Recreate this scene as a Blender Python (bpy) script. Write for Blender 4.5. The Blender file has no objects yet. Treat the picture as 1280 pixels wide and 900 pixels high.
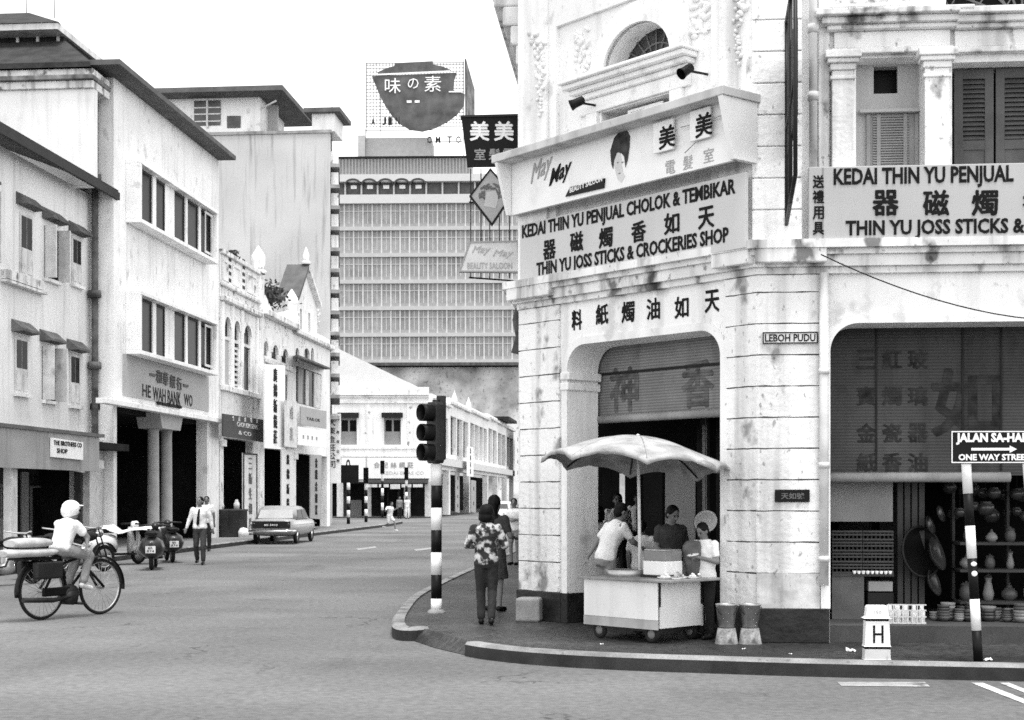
import bpy, math, random
from mathutils import Vector, Matrix
R = math.radians
sc = bpy.context.scene
COL = sc.collection

# ------------------------------------------------------------------ camera, sky, sun, exposure
CAM_H, FPX, CX, HY = 1.72, 1800.0, 640.0, 618.0
cam_data = bpy.data.cameras.new('camera')
cam_data.sensor_width = 36.0
cam_data.lens = FPX / 1280 * 36
cam_data.shift_y = (HY - 450) / 1280
cam_data.clip_start = 0.1
cam_data.clip_end = 2000
cam = bpy.data.objects.new('camera', cam_data)
cam.location = (0, 0, CAM_H)
cam.rotation_euler = (R(90), 0, 0)
COL.objects.link(cam)
sc.camera = cam

world = bpy.data.worlds.new('World')
sc.world = world
world.use_nodes = True
wn = world.node_tree
for n in list(wn.nodes): wn.nodes.remove(n)
SUN_EL, SUN_AZ = 75, 158          # azimuth measured from +Y clockwise: behind the camera, to the right
sky = wn.nodes.new('ShaderNodeTexSky')
sky.sky_type = 'NISHITA'
sky.sun_disc = False
sky.sun_elevation = R(SUN_EL)
sky.sun_rotation = R(SUN_AZ)
sky.air_density = 1.0
sky.dust_density = 1.0
bw = wn.nodes.new('ShaderNodeRGBToBW')
bg = wn.nodes.new('ShaderNodeBackground')
bg.inputs['Strength'].default_value = 0.15
wo = wn.nodes.new('ShaderNodeOutputWorld')
wn.links.new(sky.outputs[0], bw.inputs[0])
wn.links.new(bw.outputs[0], bg.inputs['Color'])
wn.links.new(bg.outputs[0], wo.inputs['Surface'])

sun_d = bpy.data.lights.new('sun', 'SUN')
sun_d.energy = 0.8
sun_d.angle = R(18)
sun_d.color = (1, 1, 1)
sun = bpy.data.objects.new('sun', sun_d)
COL.objects.link(sun)
sv = Vector((math.sin(R(SUN_AZ)) * math.cos(R(SUN_EL)), math.cos(R(SUN_AZ)) * math.cos(R(SUN_EL)), math.sin(R(SUN_EL))))
sun.rotation_euler = sv.to_track_quat('Z', 'Y').to_euler()
sun.location = sv * 60

sc.view_settings.view_transform = 'Standard'
sc.view_settings.look = 'None'
sc.view_settings.exposure = 1.98
sc.view_settings.gamma = 1
sc.view_settings.use_curve_mapping = False
sc.cycles.max_bounces = 6
sc.cycles.pixel_filter_type = 'BLACKMAN_HARRIS'
sc.cycles.filter_width = 1.6
sc.cycles.use_denoising = False          # what sampling noise is left reads like the grain of the film

# ------------------------------------------------------------------ materials (all neutral: the photograph is black and white)
MATS = {}
def mat(name, v, rough=0.85, var=0.12, scale=2.0, streak=0.0, grime=0.0, bump=0.0, metal=0.0, fine=0.0, spec=0.3, trans=0.0, wave=None, bstr=0.25, mid=0.0, cracks=0.0):
    """v base reflectance; var broad blotches; streak vertical weather stains; grime small dark spots; fine grain; wave (scale, amount) woven slats."""
    if name in MATS: return MATS[name]
    m = bpy.data.materials.new(name)
    m.use_nodes = True
    nt = m.node_tree
    p = nt.nodes['Principled BSDF']
    p.inputs['Roughness'].default_value = rough
    p.inputs['Metallic'].default_value = metal
    p.inputs['Specular IOR Level'].default_value = spec
    L = nt.links.new
    geo = nt.nodes.new('ShaderNodeTexCoord')
    def noise(sx, sy, sz, detail=4, s=1.0):
        mp = nt.nodes.new('ShaderNodeMapping')
        mp.inputs['Scale'].default_value = (sx, sy, sz)
        L(geo.outputs['Object'], mp.inputs['Vector'])
        t = nt.nodes.new('ShaderNodeTexNoise')
        t.inputs['Scale'].default_value = s
        t.inputs['Detail'].default_value = detail
        L(mp.outputs[0], t.inputs['Vector'])
        return t.outputs['Fac']
    def remap(src, a, b, c, d):
        r = nt.nodes.new('ShaderNodeMapRange')
        for i, q in enumerate((a, b, c, d)): r.inputs[i + 1].default_value = q
        L(src, r.inputs[0])
        return r.outputs[0]
    def mul(a, b):
        k = nt.nodes.new('ShaderNodeMath'); k.operation = 'MULTIPLY'
        L(a, k.inputs[0]); L(b, k.inputs[1])
        return k.outputs[0]
    out = remap(noise(scale, scale, scale), 0.3, 0.7, v * (1 - var), v * (1 + var * 0.6))
    if streak:
        out = mul(out, remap(noise(4.0, 4.0, 0.28, 6), 0.52, 0.72, 1, 1 - streak))
    if grime:
        out = mul(out, remap(noise(3.1, 3.1, 2.3, 8), 0.60, 0.68, 1, 1 - grime))
        out = mul(out, remap(noise(17, 17, 11, 5), 0.64, 0.70, 1, 1 - grime * .8))
    if fine:
        out = mul(out, remap(noise(90, 90, 90, 2), 0.3, 0.7, 1 - fine, 1 + fine * 0.7))
    if mid:
        out = mul(out, remap(noise(13, 13, 13, 3), 0.34, 0.66, 1 - mid, 1 + mid * .8))
        out = mul(out, remap(noise(.9, .25, 1, 5), 0.58, 0.70, 1, 1 - mid * 1.0))
        out = mul(out, remap(noise(.16, .3, 1, 6), 0.42, 0.62, 1 - mid * .8, 1 + mid * .5))
    if cracks:
        vo = nt.nodes.new('ShaderNodeTexVoronoi'); vo.feature = 'DISTANCE_TO_EDGE'; vo.inputs['Scale'].default_value = .45
        ds = nt.nodes.new('ShaderNodeVectorMath'); ds.operation = 'ADD'
        nv = nt.nodes.new('ShaderNodeTexNoise'); nv.inputs['Scale'].default_value = 2.2; nv.inputs['Detail'].default_value = 6
        L(geo.outputs['Object'], nv.inputs['Vector']); L(geo.outputs['Object'], ds.inputs[0]); L(nv.outputs['Color'], ds.inputs[1]); L(ds.outputs[0], vo.inputs['Vector'])
        ln = remap(vo.outputs['Distance'], 0.0, 0.012, cracks, 0)
        ln = mul(ln, remap(noise(.35, .35, .35, 2), .5, .6, 0, 1))
        iv = nt.nodes.new('ShaderNodeMath'); iv.operation = 'SUBTRACT'; iv.inputs[0].default_value = 1; L(ln, iv.inputs[1])
        out = mul(out, iv.outputs[0])
    if wave:
        w = nt.nodes.new('ShaderNodeTexWave'); w.bands_direction = 'Z'
        w.inputs['Scale'].default_value = wave[0]
        w.inputs['Distortion'].default_value = 0.4
        L(geo.outputs['Object'], w.inputs['Vector'])
        out = mul(out, remap(w.outputs['Fac'], 0, 1, 1 - wave[1], 1))
    L(out, p.inputs['Base Color'])
    if bump:
        b = nt.nodes.new('ShaderNodeBump')
        b.inputs['Strength'].default_value = bstr
        b.inputs['Distance'].default_value = bump
        L(noise(14, 14, 14, 6), b.inputs['Height'])
        L(b.outputs[0], p.inputs['Normal'])
    if trans:
        p.inputs['Transmission Weight'].default_value = trans
    MATS[name] = m
    return m

PL_WHITE = mat('white_plaster', 0.83, var=0.12, scale=0.8, streak=0.22, grime=0.26, bump=0.012, bstr=.4)
PL_OLD = mat('weathered_white_plaster', 0.78, var=0.12, scale=1.2, streak=0.40, grime=0.62, bump=0.015, bstr=.7)
PL_TRIM = mat('stained_moulding_plaster', 0.72, var=0.2, scale=2.2, streak=0.8, grime=0.75, bump=0.01)
PL_STAIN = mat('rain_stained_plaster', 0.80, var=0.14, scale=0.35, streak=0.22, grime=0.06, bump=0.01)
PL_GREY = mat('grey_render', 0.42, var=0.12, scale=1.0, streak=0.12, fine=0.06, bump=0.01)
PL_ROUGH = mat('peeling_plaster', 0.62, var=0.35, scale=5, streak=0.4, grime=0.75, bump=0.02)
JOINT = mat('dirty_joint', 0.12, var=0.5, scale=3)
ASPHALT = mat('worn_asphalt', 0.165, var=0.30, scale=0.20, fine=0.22, bump=0.006, grime=0.14, rough=0.9, mid=0.19, cracks=0.6)
PAVE = mat('damp_pavement', 0.050, var=0.6, scale=0.7, fine=0.4, grime=0.45, bump=0.012, bstr=.6, rough=0.55, mid=0.45, cracks=0.5)
PAVE_DRY = mat('old_pavement', 0.20, var=0.25, scale=0.7, fine=0.2, rough=0.9)
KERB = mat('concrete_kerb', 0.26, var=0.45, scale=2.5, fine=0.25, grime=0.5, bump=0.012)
KERB_FACE = mat('dark_kerb_face', 0.03, var=0.5, scale=3, fine=0.3, bump=0.012)  # kerb fronts, much darker than the tops
CONC = mat('concrete', 0.30, var=0.25, scale=4, fine=0.2, grime=0.3, bump=0.01)
DARK = mat('dark_paint', 0.018, var=0.3, scale=3, rough=0.6, spec=.15)
BLACK = mat('black_paint', 0.006, var=0.3, scale=3, rough=0.5, spec=.15)
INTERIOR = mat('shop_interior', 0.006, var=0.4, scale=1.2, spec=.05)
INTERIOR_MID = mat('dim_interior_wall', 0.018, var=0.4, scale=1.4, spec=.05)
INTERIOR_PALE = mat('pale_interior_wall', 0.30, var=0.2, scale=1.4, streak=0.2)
WOOD = mat('dark_wood', 0.022, var=0.35, scale=4, streak=0.3, rough=0.7, spec=.1)
WOOD_MID = mat('faded_wood', 0.07, var=0.3, scale=4, streak=0.3)
WOOD_PALE = mat('pale_painted_wood', 0.28, var=0.2, scale=3, streak=0.3)
GLASS = mat('dark_window_glass', 0.010, rough=0.3, var=0.6, scale=1.5, spec=0.05)
GLASS_MID = mat('curtained_window_glass', 0.10, rough=0.2, var=0.5, scale=1.3, spec=0.2)
TILE = mat('clay_roof_tiles', 0.035, var=0.5, scale=2.5, grime=0.4, fine=0.3, bump=0.03, bstr=0.6)
PAINT = mat('white_gloss_paint', 0.80, rough=0.45, var=0.06, scale=4, grime=0.08)
PAINT_OLD = mat('dirty_white_paint', 0.62, rough=0.6, var=0.18, scale=4, streak=0.25, grime=0.3)
SIGN_GREY = mat('pale_grey_signboard', 0.52, rough=0.5, var=0.07, scale=1.5, streak=0.06)
SIGN_PALE = mat('off_white_signboard', 0.66, rough=0.5, var=0.06, scale=1.5, streak=0.08)
SIGN_MID = mat('mid_grey_signboard', 0.30, rough=0.5, var=0.12, scale=2)
LETTER = mat('black_lettering', 0.008, rough=0.6, var=0.3, scale=6, spec=.1)
LETTER_FADED = mat('faded_lettering', 0.20, rough=0.7, var=0.3, scale=8)
LETTER_WHITE = mat('white_lettering', 0.78, rough=0.5, var=0.1, scale=8)
METAL = mat('galvanised_metal', 0.45, rough=0.42, metal=0.7, var=0.3, scale=6)
METAL_DARK = mat('dark_metal', 0.02, rough=0.5, metal=0.1, spec=.2, var=0.4, scale=5)
CHROME = mat('chrome', 0.75, rough=0.15, metal=1.0, var=0.1, scale=5)
RUBBER = mat('tyre_rubber', 0.01, rough=0.8, var=0.3, scale=6)
SKIN = mat('skin', 0.17, rough=0.6, var=0.1, scale=9)
HAIR = mat('black_hair', 0.006, rough=0.6, spec=.12, var=0.4, scale=30)
C_WHITE = mat('white_cotton', 0.74, var=0.1, scale=8, bump=0.012)
C_GREY = mat('grey_cotton', 0.22, var=0.2, scale=8, bump=0.012)
C_MID = mat('dark_grey_cotton', 0.04, var=0.25, scale=8, bump=0.012)
C_DARK = mat('black_trouser_cloth', 0.010, var=0.4, scale=7, bump=0.012)
LEAF = mat('dry_dark_foliage', 0.04, var=0.6, scale=8)

def floral():
    m = mat('floral_print_cotton', 0.3, var=0.1, scale=8, bump=0.01)
    nt = m.node_tree; p = nt.nodes['Principled BSDF']
    tc = nt.nodes.new('ShaderNodeTexCoord')
    nz = nt.nodes.new('ShaderNodeTexNoise'); nz.inputs['Scale'].default_value = 14; nz.inputs['Detail'].default_value = 2
    nt.links.new(tc.outputs['Object'], nz.inputs['Vector'])
    cr = nt.nodes.new('ShaderNodeValToRGB'); cr.color_ramp.interpolation = 'CONSTANT'
    cr.color_ramp.elements[0].color = (0.02, 0.02, 0.02, 1)
    e = cr.color_ramp.elements.new(0.47); e.color = (0.16, 0.16, 0.16, 1)
    cr.color_ramp.elements[-1].position = 0.55; cr.color_ramp.elements[-1].color = (0.45, 0.45, 0.45, 1)
    nt.links.new(nz.outputs['Fac'], cr.inputs[0]); nt.links.new(cr.outputs[0], p.inputs['Base Color'])
    return m
C_FLORAL = floral()

# ------------------------------------------------------------------ mesh helpers
class Frame:
    """A vertical plane: o a point at ground level, u runs to the viewer's right along it, n points out of it."""
    def __init__(s, o, u):
        s.o = Vector(o); s.u = Vector((u[0], u[1], 0)).normalized(); s.n = Vector((s.u.y, -s.u.x, 0))
    def p(s, u, z, d=0.0): return s.o + s.u * u + s.n * d + Vector((0, 0, z))
    def px(s, x, y, d=0.0):
        ray = Vector(((x - CX) / FPX, 1, (HY - y) / FPX)); c = Vector((0, 0, CAM_H))
        k = (s.o + s.n * d - c).dot(s.n) / ray.dot(s.n)
        q = c + ray * k - s.o
        return q.dot(s.u), q.z
    def U(s, x, d=0.0): return s.px(x, 400, d)[0]
    def Z(s, x, y, d=0.0): return s.px(x, y, d)[1]
def ground(x, y, z=0.0):
    Y = FPX * (CAM_H - z) / (y - HY)
    return Vector(((x - CX) / FPX * Y, Y, z))
def at(x, y, Y): return Vector(((x - CX) / FPX * Y, Y, CAM_H + (HY - y) / FPX * Y))
WORLD = Frame((0, 0, 0), (1, 0))

TMP = bpy.data.objects.new('temporary', None)
def curve_mesh(polys, depth):
    """Filled flat outline with holes, extruded: a mesh in x, y with thickness in z from 0 to depth."""
    c = bpy.data.curves.new('outline', 'CURVE'); c.dimensions = '2D'; c.fill_mode = 'BOTH'; c.extrude = depth / 2
    for poly in polys:
        s = c.splines.new('POLY'); s.points.add(len(poly) - 1); s.use_cyclic_u = True
        for q, w in zip(s.points, poly): q.co = (w[0], w[1], 0, 1)
    return eval_curve(c, depth / 2)
def eval_curve(c, dz):
    o = bpy.data.objects.new('outline', c); COL.objects.link(o)
    dg = bpy.context.evaluated_depsgraph_get(); dg.update()
    m = bpy.data.meshes.new_from_object(o.evaluated_get(dg))
    vs = [(v.co.x, v.co.y, v.co.z + dz) for v in m.vertices]; fs = [tuple(p.vertices) for p in m.polygons]
    bpy.data.objects.remove(o); bpy.data.meshes.remove(m); bpy.data.curves.remove(c)
    return vs, fs
TEXT = {}
def text_mesh(s, bold=0.0, shear=0.0, res=2, spacing=1.0):
    k = (s, bold, shear, spacing)
    if k not in TEXT:
        c = bpy.data.curves.new('lettering', 'FONT'); c.body = s; c.offset = bold; c.extrude = 0.5; c.resolution_u = res; c.shear = shear; c.space_character = spacing
        vs, fs = eval_curve(c, 0.5)
        x0 = min(v[0] for v in vs); x1 = max(v[0] for v in vs); y0 = min(v[1] for v in vs); y1 = max(v[1] for v in vs)
        TEXT[k] = ([((v[0] - x0) / (x1 - x0), (v[1] - y0) / (y1 - y0), v[2]) for v in vs], fs, (x1 - x0) / (y1 - y0))
    return TEXT[k]

class MB:
    def __init__(s): s.v = []; s.f = []; s.sm = []; s.mi = []
    def add(s, vs, fs, smooth=False, mi=0):
        b = len(s.v); s.v += [Vector(v) for v in vs]
        for f in fs: s.f.append(tuple(i + b for i in f)); s.sm.append(smooth); s.mi.append(mi)
        return s
    def box(s, fr, u0, u1, z0, z1, d0, d1, mi=0):
        P = [fr.p(u, z, d) for d in (d0, d1) for z in (z0, z1) for u in (u0, u1)]
        return s.add(P, [(0, 1, 3, 2), (4, 6, 7, 5), (0, 2, 6, 4), (1, 5, 7, 3), (0, 4, 5, 1), (2, 3, 7, 6)], mi=mi)
    def poly(s, fr, polys, d0, d1, mi=0):
        vs, fs = curve_mesh(polys, d1 - d0)
        return s.add([fr.p(v[0], v[1], d0 + v[2]) for v in vs], fs, mi=mi)
    def prism(s, pts, z0, z1, mi=0):
        vs, fs = curve_mesh([[(p[0], p[1]) for p in pts]], z1 - z0)
        return s.add([(v[0], v[1], z0 + v[2]) for v in vs], fs, mi=mi)
    def text(s, fr, t, u0, u1, z0, z1, d, bold=0.0, shear=0.0, th=0.006, tilt=0.0, mi=0, spacing=1.0):
        """Lettering filling u0..u1, z0..z1 at depth d; tilt lifts the right end by that many metres."""
        vs, fs, _ = text_mesh(t, bold, shear, spacing=spacing)
        return s.add([fr.p(u0 + v[0] * (u1 - u0), z0 + v[1] * (z1 - z0) + v[0] * tilt, d + v[2] * th) for v in vs], fs, mi=mi)
    def char(s, fr, ch, u, z, size, d, bold=0.03, th=0.006, w=None, mi=0):
        w = w or size; a = size * min(bold, .04) * .7
        if bold <= 0: return s.text(fr, ch, u - w / 2, u + w / 2, z - size / 2, z + size / 2, d, th=th, mi=mi)
        w -= a; size -= a                       # brush weight: the glyph doubled a hair's breadth aside, on staggered thicknesses
        for k, (i, j) in enumerate(((-1, 0), (1, 0), (0, -1), (0, 1), (-.7, .7), (.7, -.7))):
            s.text(fr, ch, u - w / 2 + i * a, u + w / 2 + i * a, z - size / 2 + j * a, z + size / 2 + j * a, d, th=th + .0006 * k, mi=mi)
        return s
    def tube(s, pts, r, n=8, cap=True, mi=0, smooth=True):
        pts = [Vector(p) for p in pts]; rs = r if isinstance(r, (list, tuple)) else [r] * len(pts)
        ring0 = None; base = len(s.v); prev = None
        for i, p in enumerate(pts):
            t = (pts[min(i + 1, len(pts) - 1)] - pts[max(i - 1, 0)])
            if t.length < 1e-9: t = Vector((0, 0, 1))
            t.normalize()
            if prev is None: a = t.orthogonal().normalized()
            else:
                a = prev - t * prev.dot(t)
                a = a.normalized() if a.length > 1e-6 else t.orthogonal().normalized()
            prev = a; b = t.cross(a)
            s.v += [p + (a * math.cos(2 * math.pi * k / n) + b * math.sin(2 * math.pi * k / n)) * rs[i] for k in range(n)]
        for i in range(len(pts) - 1):
            for k in range(n):
                q = base + i * n; k2 = (k + 1) % n
                s.f.append((q + k, q + k2, q + n + k2, q + n + k)); s.sm.append(smooth); s.mi.append(mi)
        if cap:
            s.f.append(tuple(base + k for k in reversed(range(n)))); s.sm.append(False); s.mi.append(mi)
            s.f.append(tuple(base + (len(pts) - 1) * n + k for k in range(n))); s.sm.append(False); s.mi.append(mi)
        return s
    def lathe(s, c, prof, n=24, axis=(0, 0, 1), mi=0, smooth=True):
        ax = Vector(axis).normalized(); a = ax.orthogonal().normalized(); b = ax.cross(a); c = Vector(c); base = len(s.v)
        for r, h in prof:
            s.v += [c + ax * h + (a * math.cos(2 * math.pi * k / n) + b * math.sin(2 * math.pi * k / n)) * max(r, 1e-4) for k in range(n)]
        for i in range(len(prof) - 1):
            for k in range(n):
                q = base + i * n; k2 = (k + 1) % n
                s.f.append((q + k, q + k2, q + n + k2, q + n + k)); s.sm.append(smooth); s.mi.append(mi)
        return s
    def torus(s, c, axis, Rr, r, n=32, m=8, mi=0):
        ax = Vector(axis).normalized(); a = ax.orthogonal().normalized(); b = ax.cross(a); c = Vector(c)
        pts = [c + (a * math.cos(2 * math.pi * k / n) + b * math.sin(2 * math.pi * k / n)) * Rr for k in range(n)]
        base = len(s.v)
        for k in range(n):
            o = (pts[k] - c).normalized()
            s.v += [pts[k] + (o * math.cos(2 * math.pi * j / m) + ax * math.sin(2 * math.pi * j / m)) * r for j in range(m)]
        for k in range(n):
            for j in range(m):
                s.f.append((base + k * m + j, base + ((k + 1) % n) * m + j, base + ((k + 1) % n) * m + (j + 1) % m, base + k * m + (j + 1) % m)); s.sm.append(True); s.mi.append(mi)
        return s
    def ell(s, c, rx, ry, rz, X=None, Y=None, n=14, m=9, mi=0):
        c = Vector(c); X = Vector(X or (1, 0, 0)).normalized(); Y = Vector(Y or (0, 1, 0)).normalized(); Zv = X.cross(Y).normalized()
        base = len(s.v)
        for i in range(m + 1):
            t = math.pi * i / m
            for k in range(n):
                f = 2 * math.pi * k / n
                s.v.append(c + X * (rx * math.sin(t) * math.cos(f)) + Y * (ry * math.sin(t) * math.sin(f)) + Zv * (rz * math.cos(t)))
        for i in range(m):
            for k in range(n):
                k2 = (k + 1) % n
                s.f.append((base + i * n + k, base + (i + 1) * n + k, base + (i + 1) * n + k2, base + i * n + k2)); s.sm.append(True); s.mi.append(mi)
        return s
    def loft(s, rings, mi=0, smooth=True, cap=True):
        n = len(rings[0]); base = len(s.v)
        for r in rings: s.v += [Vector(q) for q in r]
        for i in range(len(rings) - 1):
            for k in range(n):
                k2 = (k + 1) % n; q = base + i * n
                s.f.append((q + k, q + k2, q + n + k2, q + n + k)); s.sm.append(smooth); s.mi.append(mi)
        if cap:
            s.f.append(tuple(base + k for k in reversed(range(n)))); s.sm.append(False); s.mi.append(mi)
            s.f.append(tuple(base + (len(rings) - 1) * n + k for k in range(n))); s.sm.append(False); s.mi.append(mi)
        return s
    def mesh(s, name, off=Vector((0, 0, 0))):
        m = bpy.data.meshes.new(name)
        m.from_pydata([v - off for v in s.v], [], s.f)
        m.polygons.foreach_set('use_smooth', s.sm); m.polygons.foreach_set('material_index', s.mi)
        m.update()
        return m
    def build(s, name, mats, parent=None, bevel=0.0, label=None):
        off = Vector((0, 0, 0)); q = parent
        if parent is not None: off = ROOTLOC[parent.name]
        o = bpy.data.objects.new(name, s.mesh(name, off))
        for m in (mats if isinstance(mats, (list, tuple)) else [mats]): o.data.materials.append(m)
        COL.objects.link(o)
        if parent is not None: o.parent = parent
        ROOTLOC[o.name] = off
        if bevel:
            b = o.modifiers.new('bevel', 'BEVEL'); b.width = bevel; b.segments = 2; b.limit_method = 'ANGLE'; b.angle_limit = R(50)
        if label: o['label'] = label
        return o
ROOTLOC = {}
def thing(name, label, cat, loc=(0, 0, 0), group=None):
    o = bpy.data.objects.new(name, None); COL.objects.link(o); o.location = loc; o.empty_display_size = 0.2
    ROOTLOC[o.name] = Vector(loc); o['label'] = label; o['category'] = cat
    if group: o['group'] = group
    return o
def tag(o, label, cat, group=None):
    o['label'] = label; o['category'] = cat
    if group: o['group'] = group
    return o
def structure(name, mb, m, bevel=0):
    o = mb.build(name, m, None, bevel); o['kind'] = 'structure'; return o
def kids(o): return [c for c in bpy.data.objects if c.parent == o]
def copy_tree(o, loc=None, rz=0.0, label=None, parent=None):
    c = o.copy(); COL.objects.link(c)
    if parent is not None: c.parent = parent
    else:
        if loc is not None: c.location = loc
        if rz: c.rotation_euler = (0, 0, rz)
    if label: c['label'] = label
    for ch in kids(o): copy_tree(ch, parent=c)
    return c
def arc(cx, cz, rx, rz, a0, a1, n=12):
    return [(cx + rx * math.cos(R(a0 + (a1 - a0) * i / n)), cz + rz * math.sin(R(a0 + (a1 - a0) * i / n))) for i in range(n + 1)]
def arch(u0, u1, z0, zs, zt, n=14):
    """Outline of an arched opening: sill z0, springing zs, crown zt."""
    return [(u0, z0)] + [(u1, z0)] + arc((u0 + u1) / 2, zs, (u1 - u0) / 2, zt - zs, 0, 180, n)
def rtop(u0, u1, z0, z1, r, n=7):
    return [(u0, z0), (u1, z0)] + arc(u1 - r, z1 - r, r, r, 0, 90, n) + arc(u0 + r, z1 - r, r, r, 90, 180, n)
def rect(u0, u1, z0, z1): return [(u0, z0), (u1, z0), (u1, z1), (u0, z1)]
def offset_path(pts, d):
    """Shift an open path of (x, y) to its right-hand (outer) side by d, mitred."""
    P = [Vector((p[0], p[1])) for p in pts]; out = []
    nn = []
    for a, b in zip(P, P[1:]):
        t = (b - a).normalized(); nn.append(Vector((t.y, -t.x)))
    for i, p in enumerate(P):
        if i == 0: out.append(p + nn[0] * d)
        elif i == len(P) - 1: out.append(p + nn[-1] * d)
        else:
            b = (nn[i - 1] + nn[i]).normalized(); out.append(p + b * (d / max(0.3, b.dot(nn[i]))))
    return out
def band(mb, path, z0, z1, d0, d1, mi=0):
    return mb.prism(offset_path(path, d1) + list(reversed(offset_path(path, d0))), z0, z1, mi)
def ornament(mb, fr, u, z, w, h, seed, n=16, d=0.0):
    """Plaster relief of leaves and scrolls."""
    rnd = random.Random(seed)
    for k in range(n):
        a = rnd.uniform(0, 6.28); uu = u + rnd.uniform(-.45, .45) * w; zz = z + (k / (n - 1) - .5) * h * .95
        X = fr.u * math.cos(a) + Vector((0, 0, 1)) * math.sin(a); Y = fr.n
        mb.ell(fr.p(uu, zz, d + .008), rnd.uniform(.04, .09) * min(1, w * 3), .035, .03, X, Y, n=8, m=6)

# ------------------------------------------------------------------ layout
S_DIR = Vector((0.0885, 0.9961, 0))                 # the street, running away
P2 = Vector((2.65, 15.5, 0)); UA = Vector((0.650, -0.760, 0)).normalized(); LA = 3.872
P1 = P2 - UA * LA
FA = Frame(P1, UA)                                  # chamfered corner face
FB = Frame(P2, (0.9961, -0.0885))                   # face towards the camera
FC = Frame(P1 + S_DIR * 28, -S_DIR)                 # face along the street, u towards the camera
LC = 28.0
FL = Frame((-15.5 + 0.0889 * 40, 40, 0), S_DIR)     # left side of the street
ZP = 0.13

# ------------------------------------------------------------------ ground
g = MB(); g.add([(-400, -60, -0.03), (400, -60, -0.03), (400, 900, -0.03), (-400, 900, -0.03)], [(0, 1, 2, 3)])
structure('ground', g, mat('bare_ground', 0.2, var=0.3, scale=0.2))
g = MB(); g.add([(-60, -40, 0), (80, -40, 0), (80, 330, 0), (-60, 330, 0)], [(0, 1, 2, 3)])
structure('road', g, ASPHALT)

K1 = [(9.5, 12.5), (7.5, 12.75), (4.7, 13.23), (2.9, 13.56), (2.0, 13.8), (1.2, 14.03), (.63, 14.27), (.1, 14.6), (-.3, 15.0), (-.5, 15.3)]
K2 = [(-.98, 17.05), (-1.18, 16.86), (-1.36, 17.0), (-1.47, 17.6), (-1.55, 19.1), (-1.57, 22.3), (-1.37, 25.4), (-.95, 30.4), (-.2, 38)]
K2 += [(-.2 + .0889 * t, 38 + t) for t in (10, 25, 45, 75, 110)]
def smooth_path(P, n=4):
    P = [Vector((p[0], p[1])) for p in P]; out = []
    for i in range(len(P) - 1):
        p0 = P[max(i - 1, 0)]; p1 = P[i]; p2 = P[i + 1]; p3 = P[min(i + 2, len(P) - 1)]
        for k in range(n):
            t = k / n
            out.append(0.5 * ((2 * p1) + (p2 - p0) * t + (2 * p0 - 5 * p1 + 4 * p2 - p3) * t * t + (3 * p1 - p0 - 3 * p2 + p3) * t ** 3))
    out.append(P[-1]); return out
K1s, K2s = smooth_path(K1), smooth_path(K2)
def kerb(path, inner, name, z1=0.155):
    """Kerb stones along a path: dark face, pale top; inner = +1 when the pavement lies on the path's right."""
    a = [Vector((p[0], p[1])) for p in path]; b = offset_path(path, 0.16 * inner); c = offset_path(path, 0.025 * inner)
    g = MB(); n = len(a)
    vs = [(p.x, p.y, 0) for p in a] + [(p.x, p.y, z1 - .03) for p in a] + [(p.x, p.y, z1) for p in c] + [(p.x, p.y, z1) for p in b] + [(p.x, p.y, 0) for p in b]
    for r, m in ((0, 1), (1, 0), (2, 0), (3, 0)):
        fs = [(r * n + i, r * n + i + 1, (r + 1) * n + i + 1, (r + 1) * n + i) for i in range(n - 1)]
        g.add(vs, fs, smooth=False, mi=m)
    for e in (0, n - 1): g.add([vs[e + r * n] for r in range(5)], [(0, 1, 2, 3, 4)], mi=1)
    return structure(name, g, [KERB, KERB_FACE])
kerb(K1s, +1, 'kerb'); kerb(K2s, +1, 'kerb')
g = MB()
inner1 = offset_path(K1s, .155); inner2 = offset_path(K2s, .155)
far = inner2[-1]
g.prism(inner1 + inner2 + [Vector((far.x + 12, far.y)), Vector((14, 60)), Vector((14, 12.4))], -0.01, ZP)
structure('pavement', g, PAVE)
g = MB()                                            # dropped kerb between the two runs of stones
a, b = inner1[-1], inner2[0]
g.add([(a.x, a.y, ZP + .004), (b.x, b.y, ZP + .004), (b.x - .10, b.y - .16, .006), (-.86, 16.1, .006), (a.x - .14, a.y + .02, .006)], [(0, 1, 2, 3, 4)])
structure('pavement', g, PAVE)

kl = [(-13.48 + .0889 * y, y) for y in (10, 22, 34, 46, 58, 70, 76)] + [(-6.5, 82), (-6.6, 86), (-8.2, 88.5), (-14, 89.5)]
kl = smooth_path(kl, 3)
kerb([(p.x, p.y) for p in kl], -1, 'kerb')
g = MB(); g.prism(offset_path(kl, -.155) + [Vector((-40, 89.5)), Vector((-40, 10))], -0.01, 0.14)
structure('pavement', g, PAVE_DRY)

WORN = mat('worn_road_paint', 0.62, var=0.3, scale=7, grime=0.75, fine=0.3)
FAINT = mat('faint_road_paint', 0.34, var=0.3, scale=6, grime=0.7, fine=0.3)
def marking(pts, m):
    g = MB(); g.add([(p.x, p.y, 0.005) for p in pts], [tuple(range(len(pts)))]); structure('road_marking', g, m)
for (x0, y0, x1, y1, w) in ((1214, 854, 1300, 888, 6), (1249, 854, 1300, 874, 5)):
    marking([ground(x0, y0), ground(x0 + 2.4 * w, y0), ground(x1 + 2.4 * w, y1), ground(x1, y1)], WORN)
marking([ground(1046, 853), ground(1156, 853), ground(1163, 859), ground(1052, 858)], FAINT)
for (x, y, w) in ((445, 686, 24), (517, 687, 26), (395, 704, 0)):
    if w: marking([ground(x, y), ground(x + w, y - 3), ground(x + w + 2, y - 1.2), ground(x + 3, y + 1.8)], FAINT)

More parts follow.
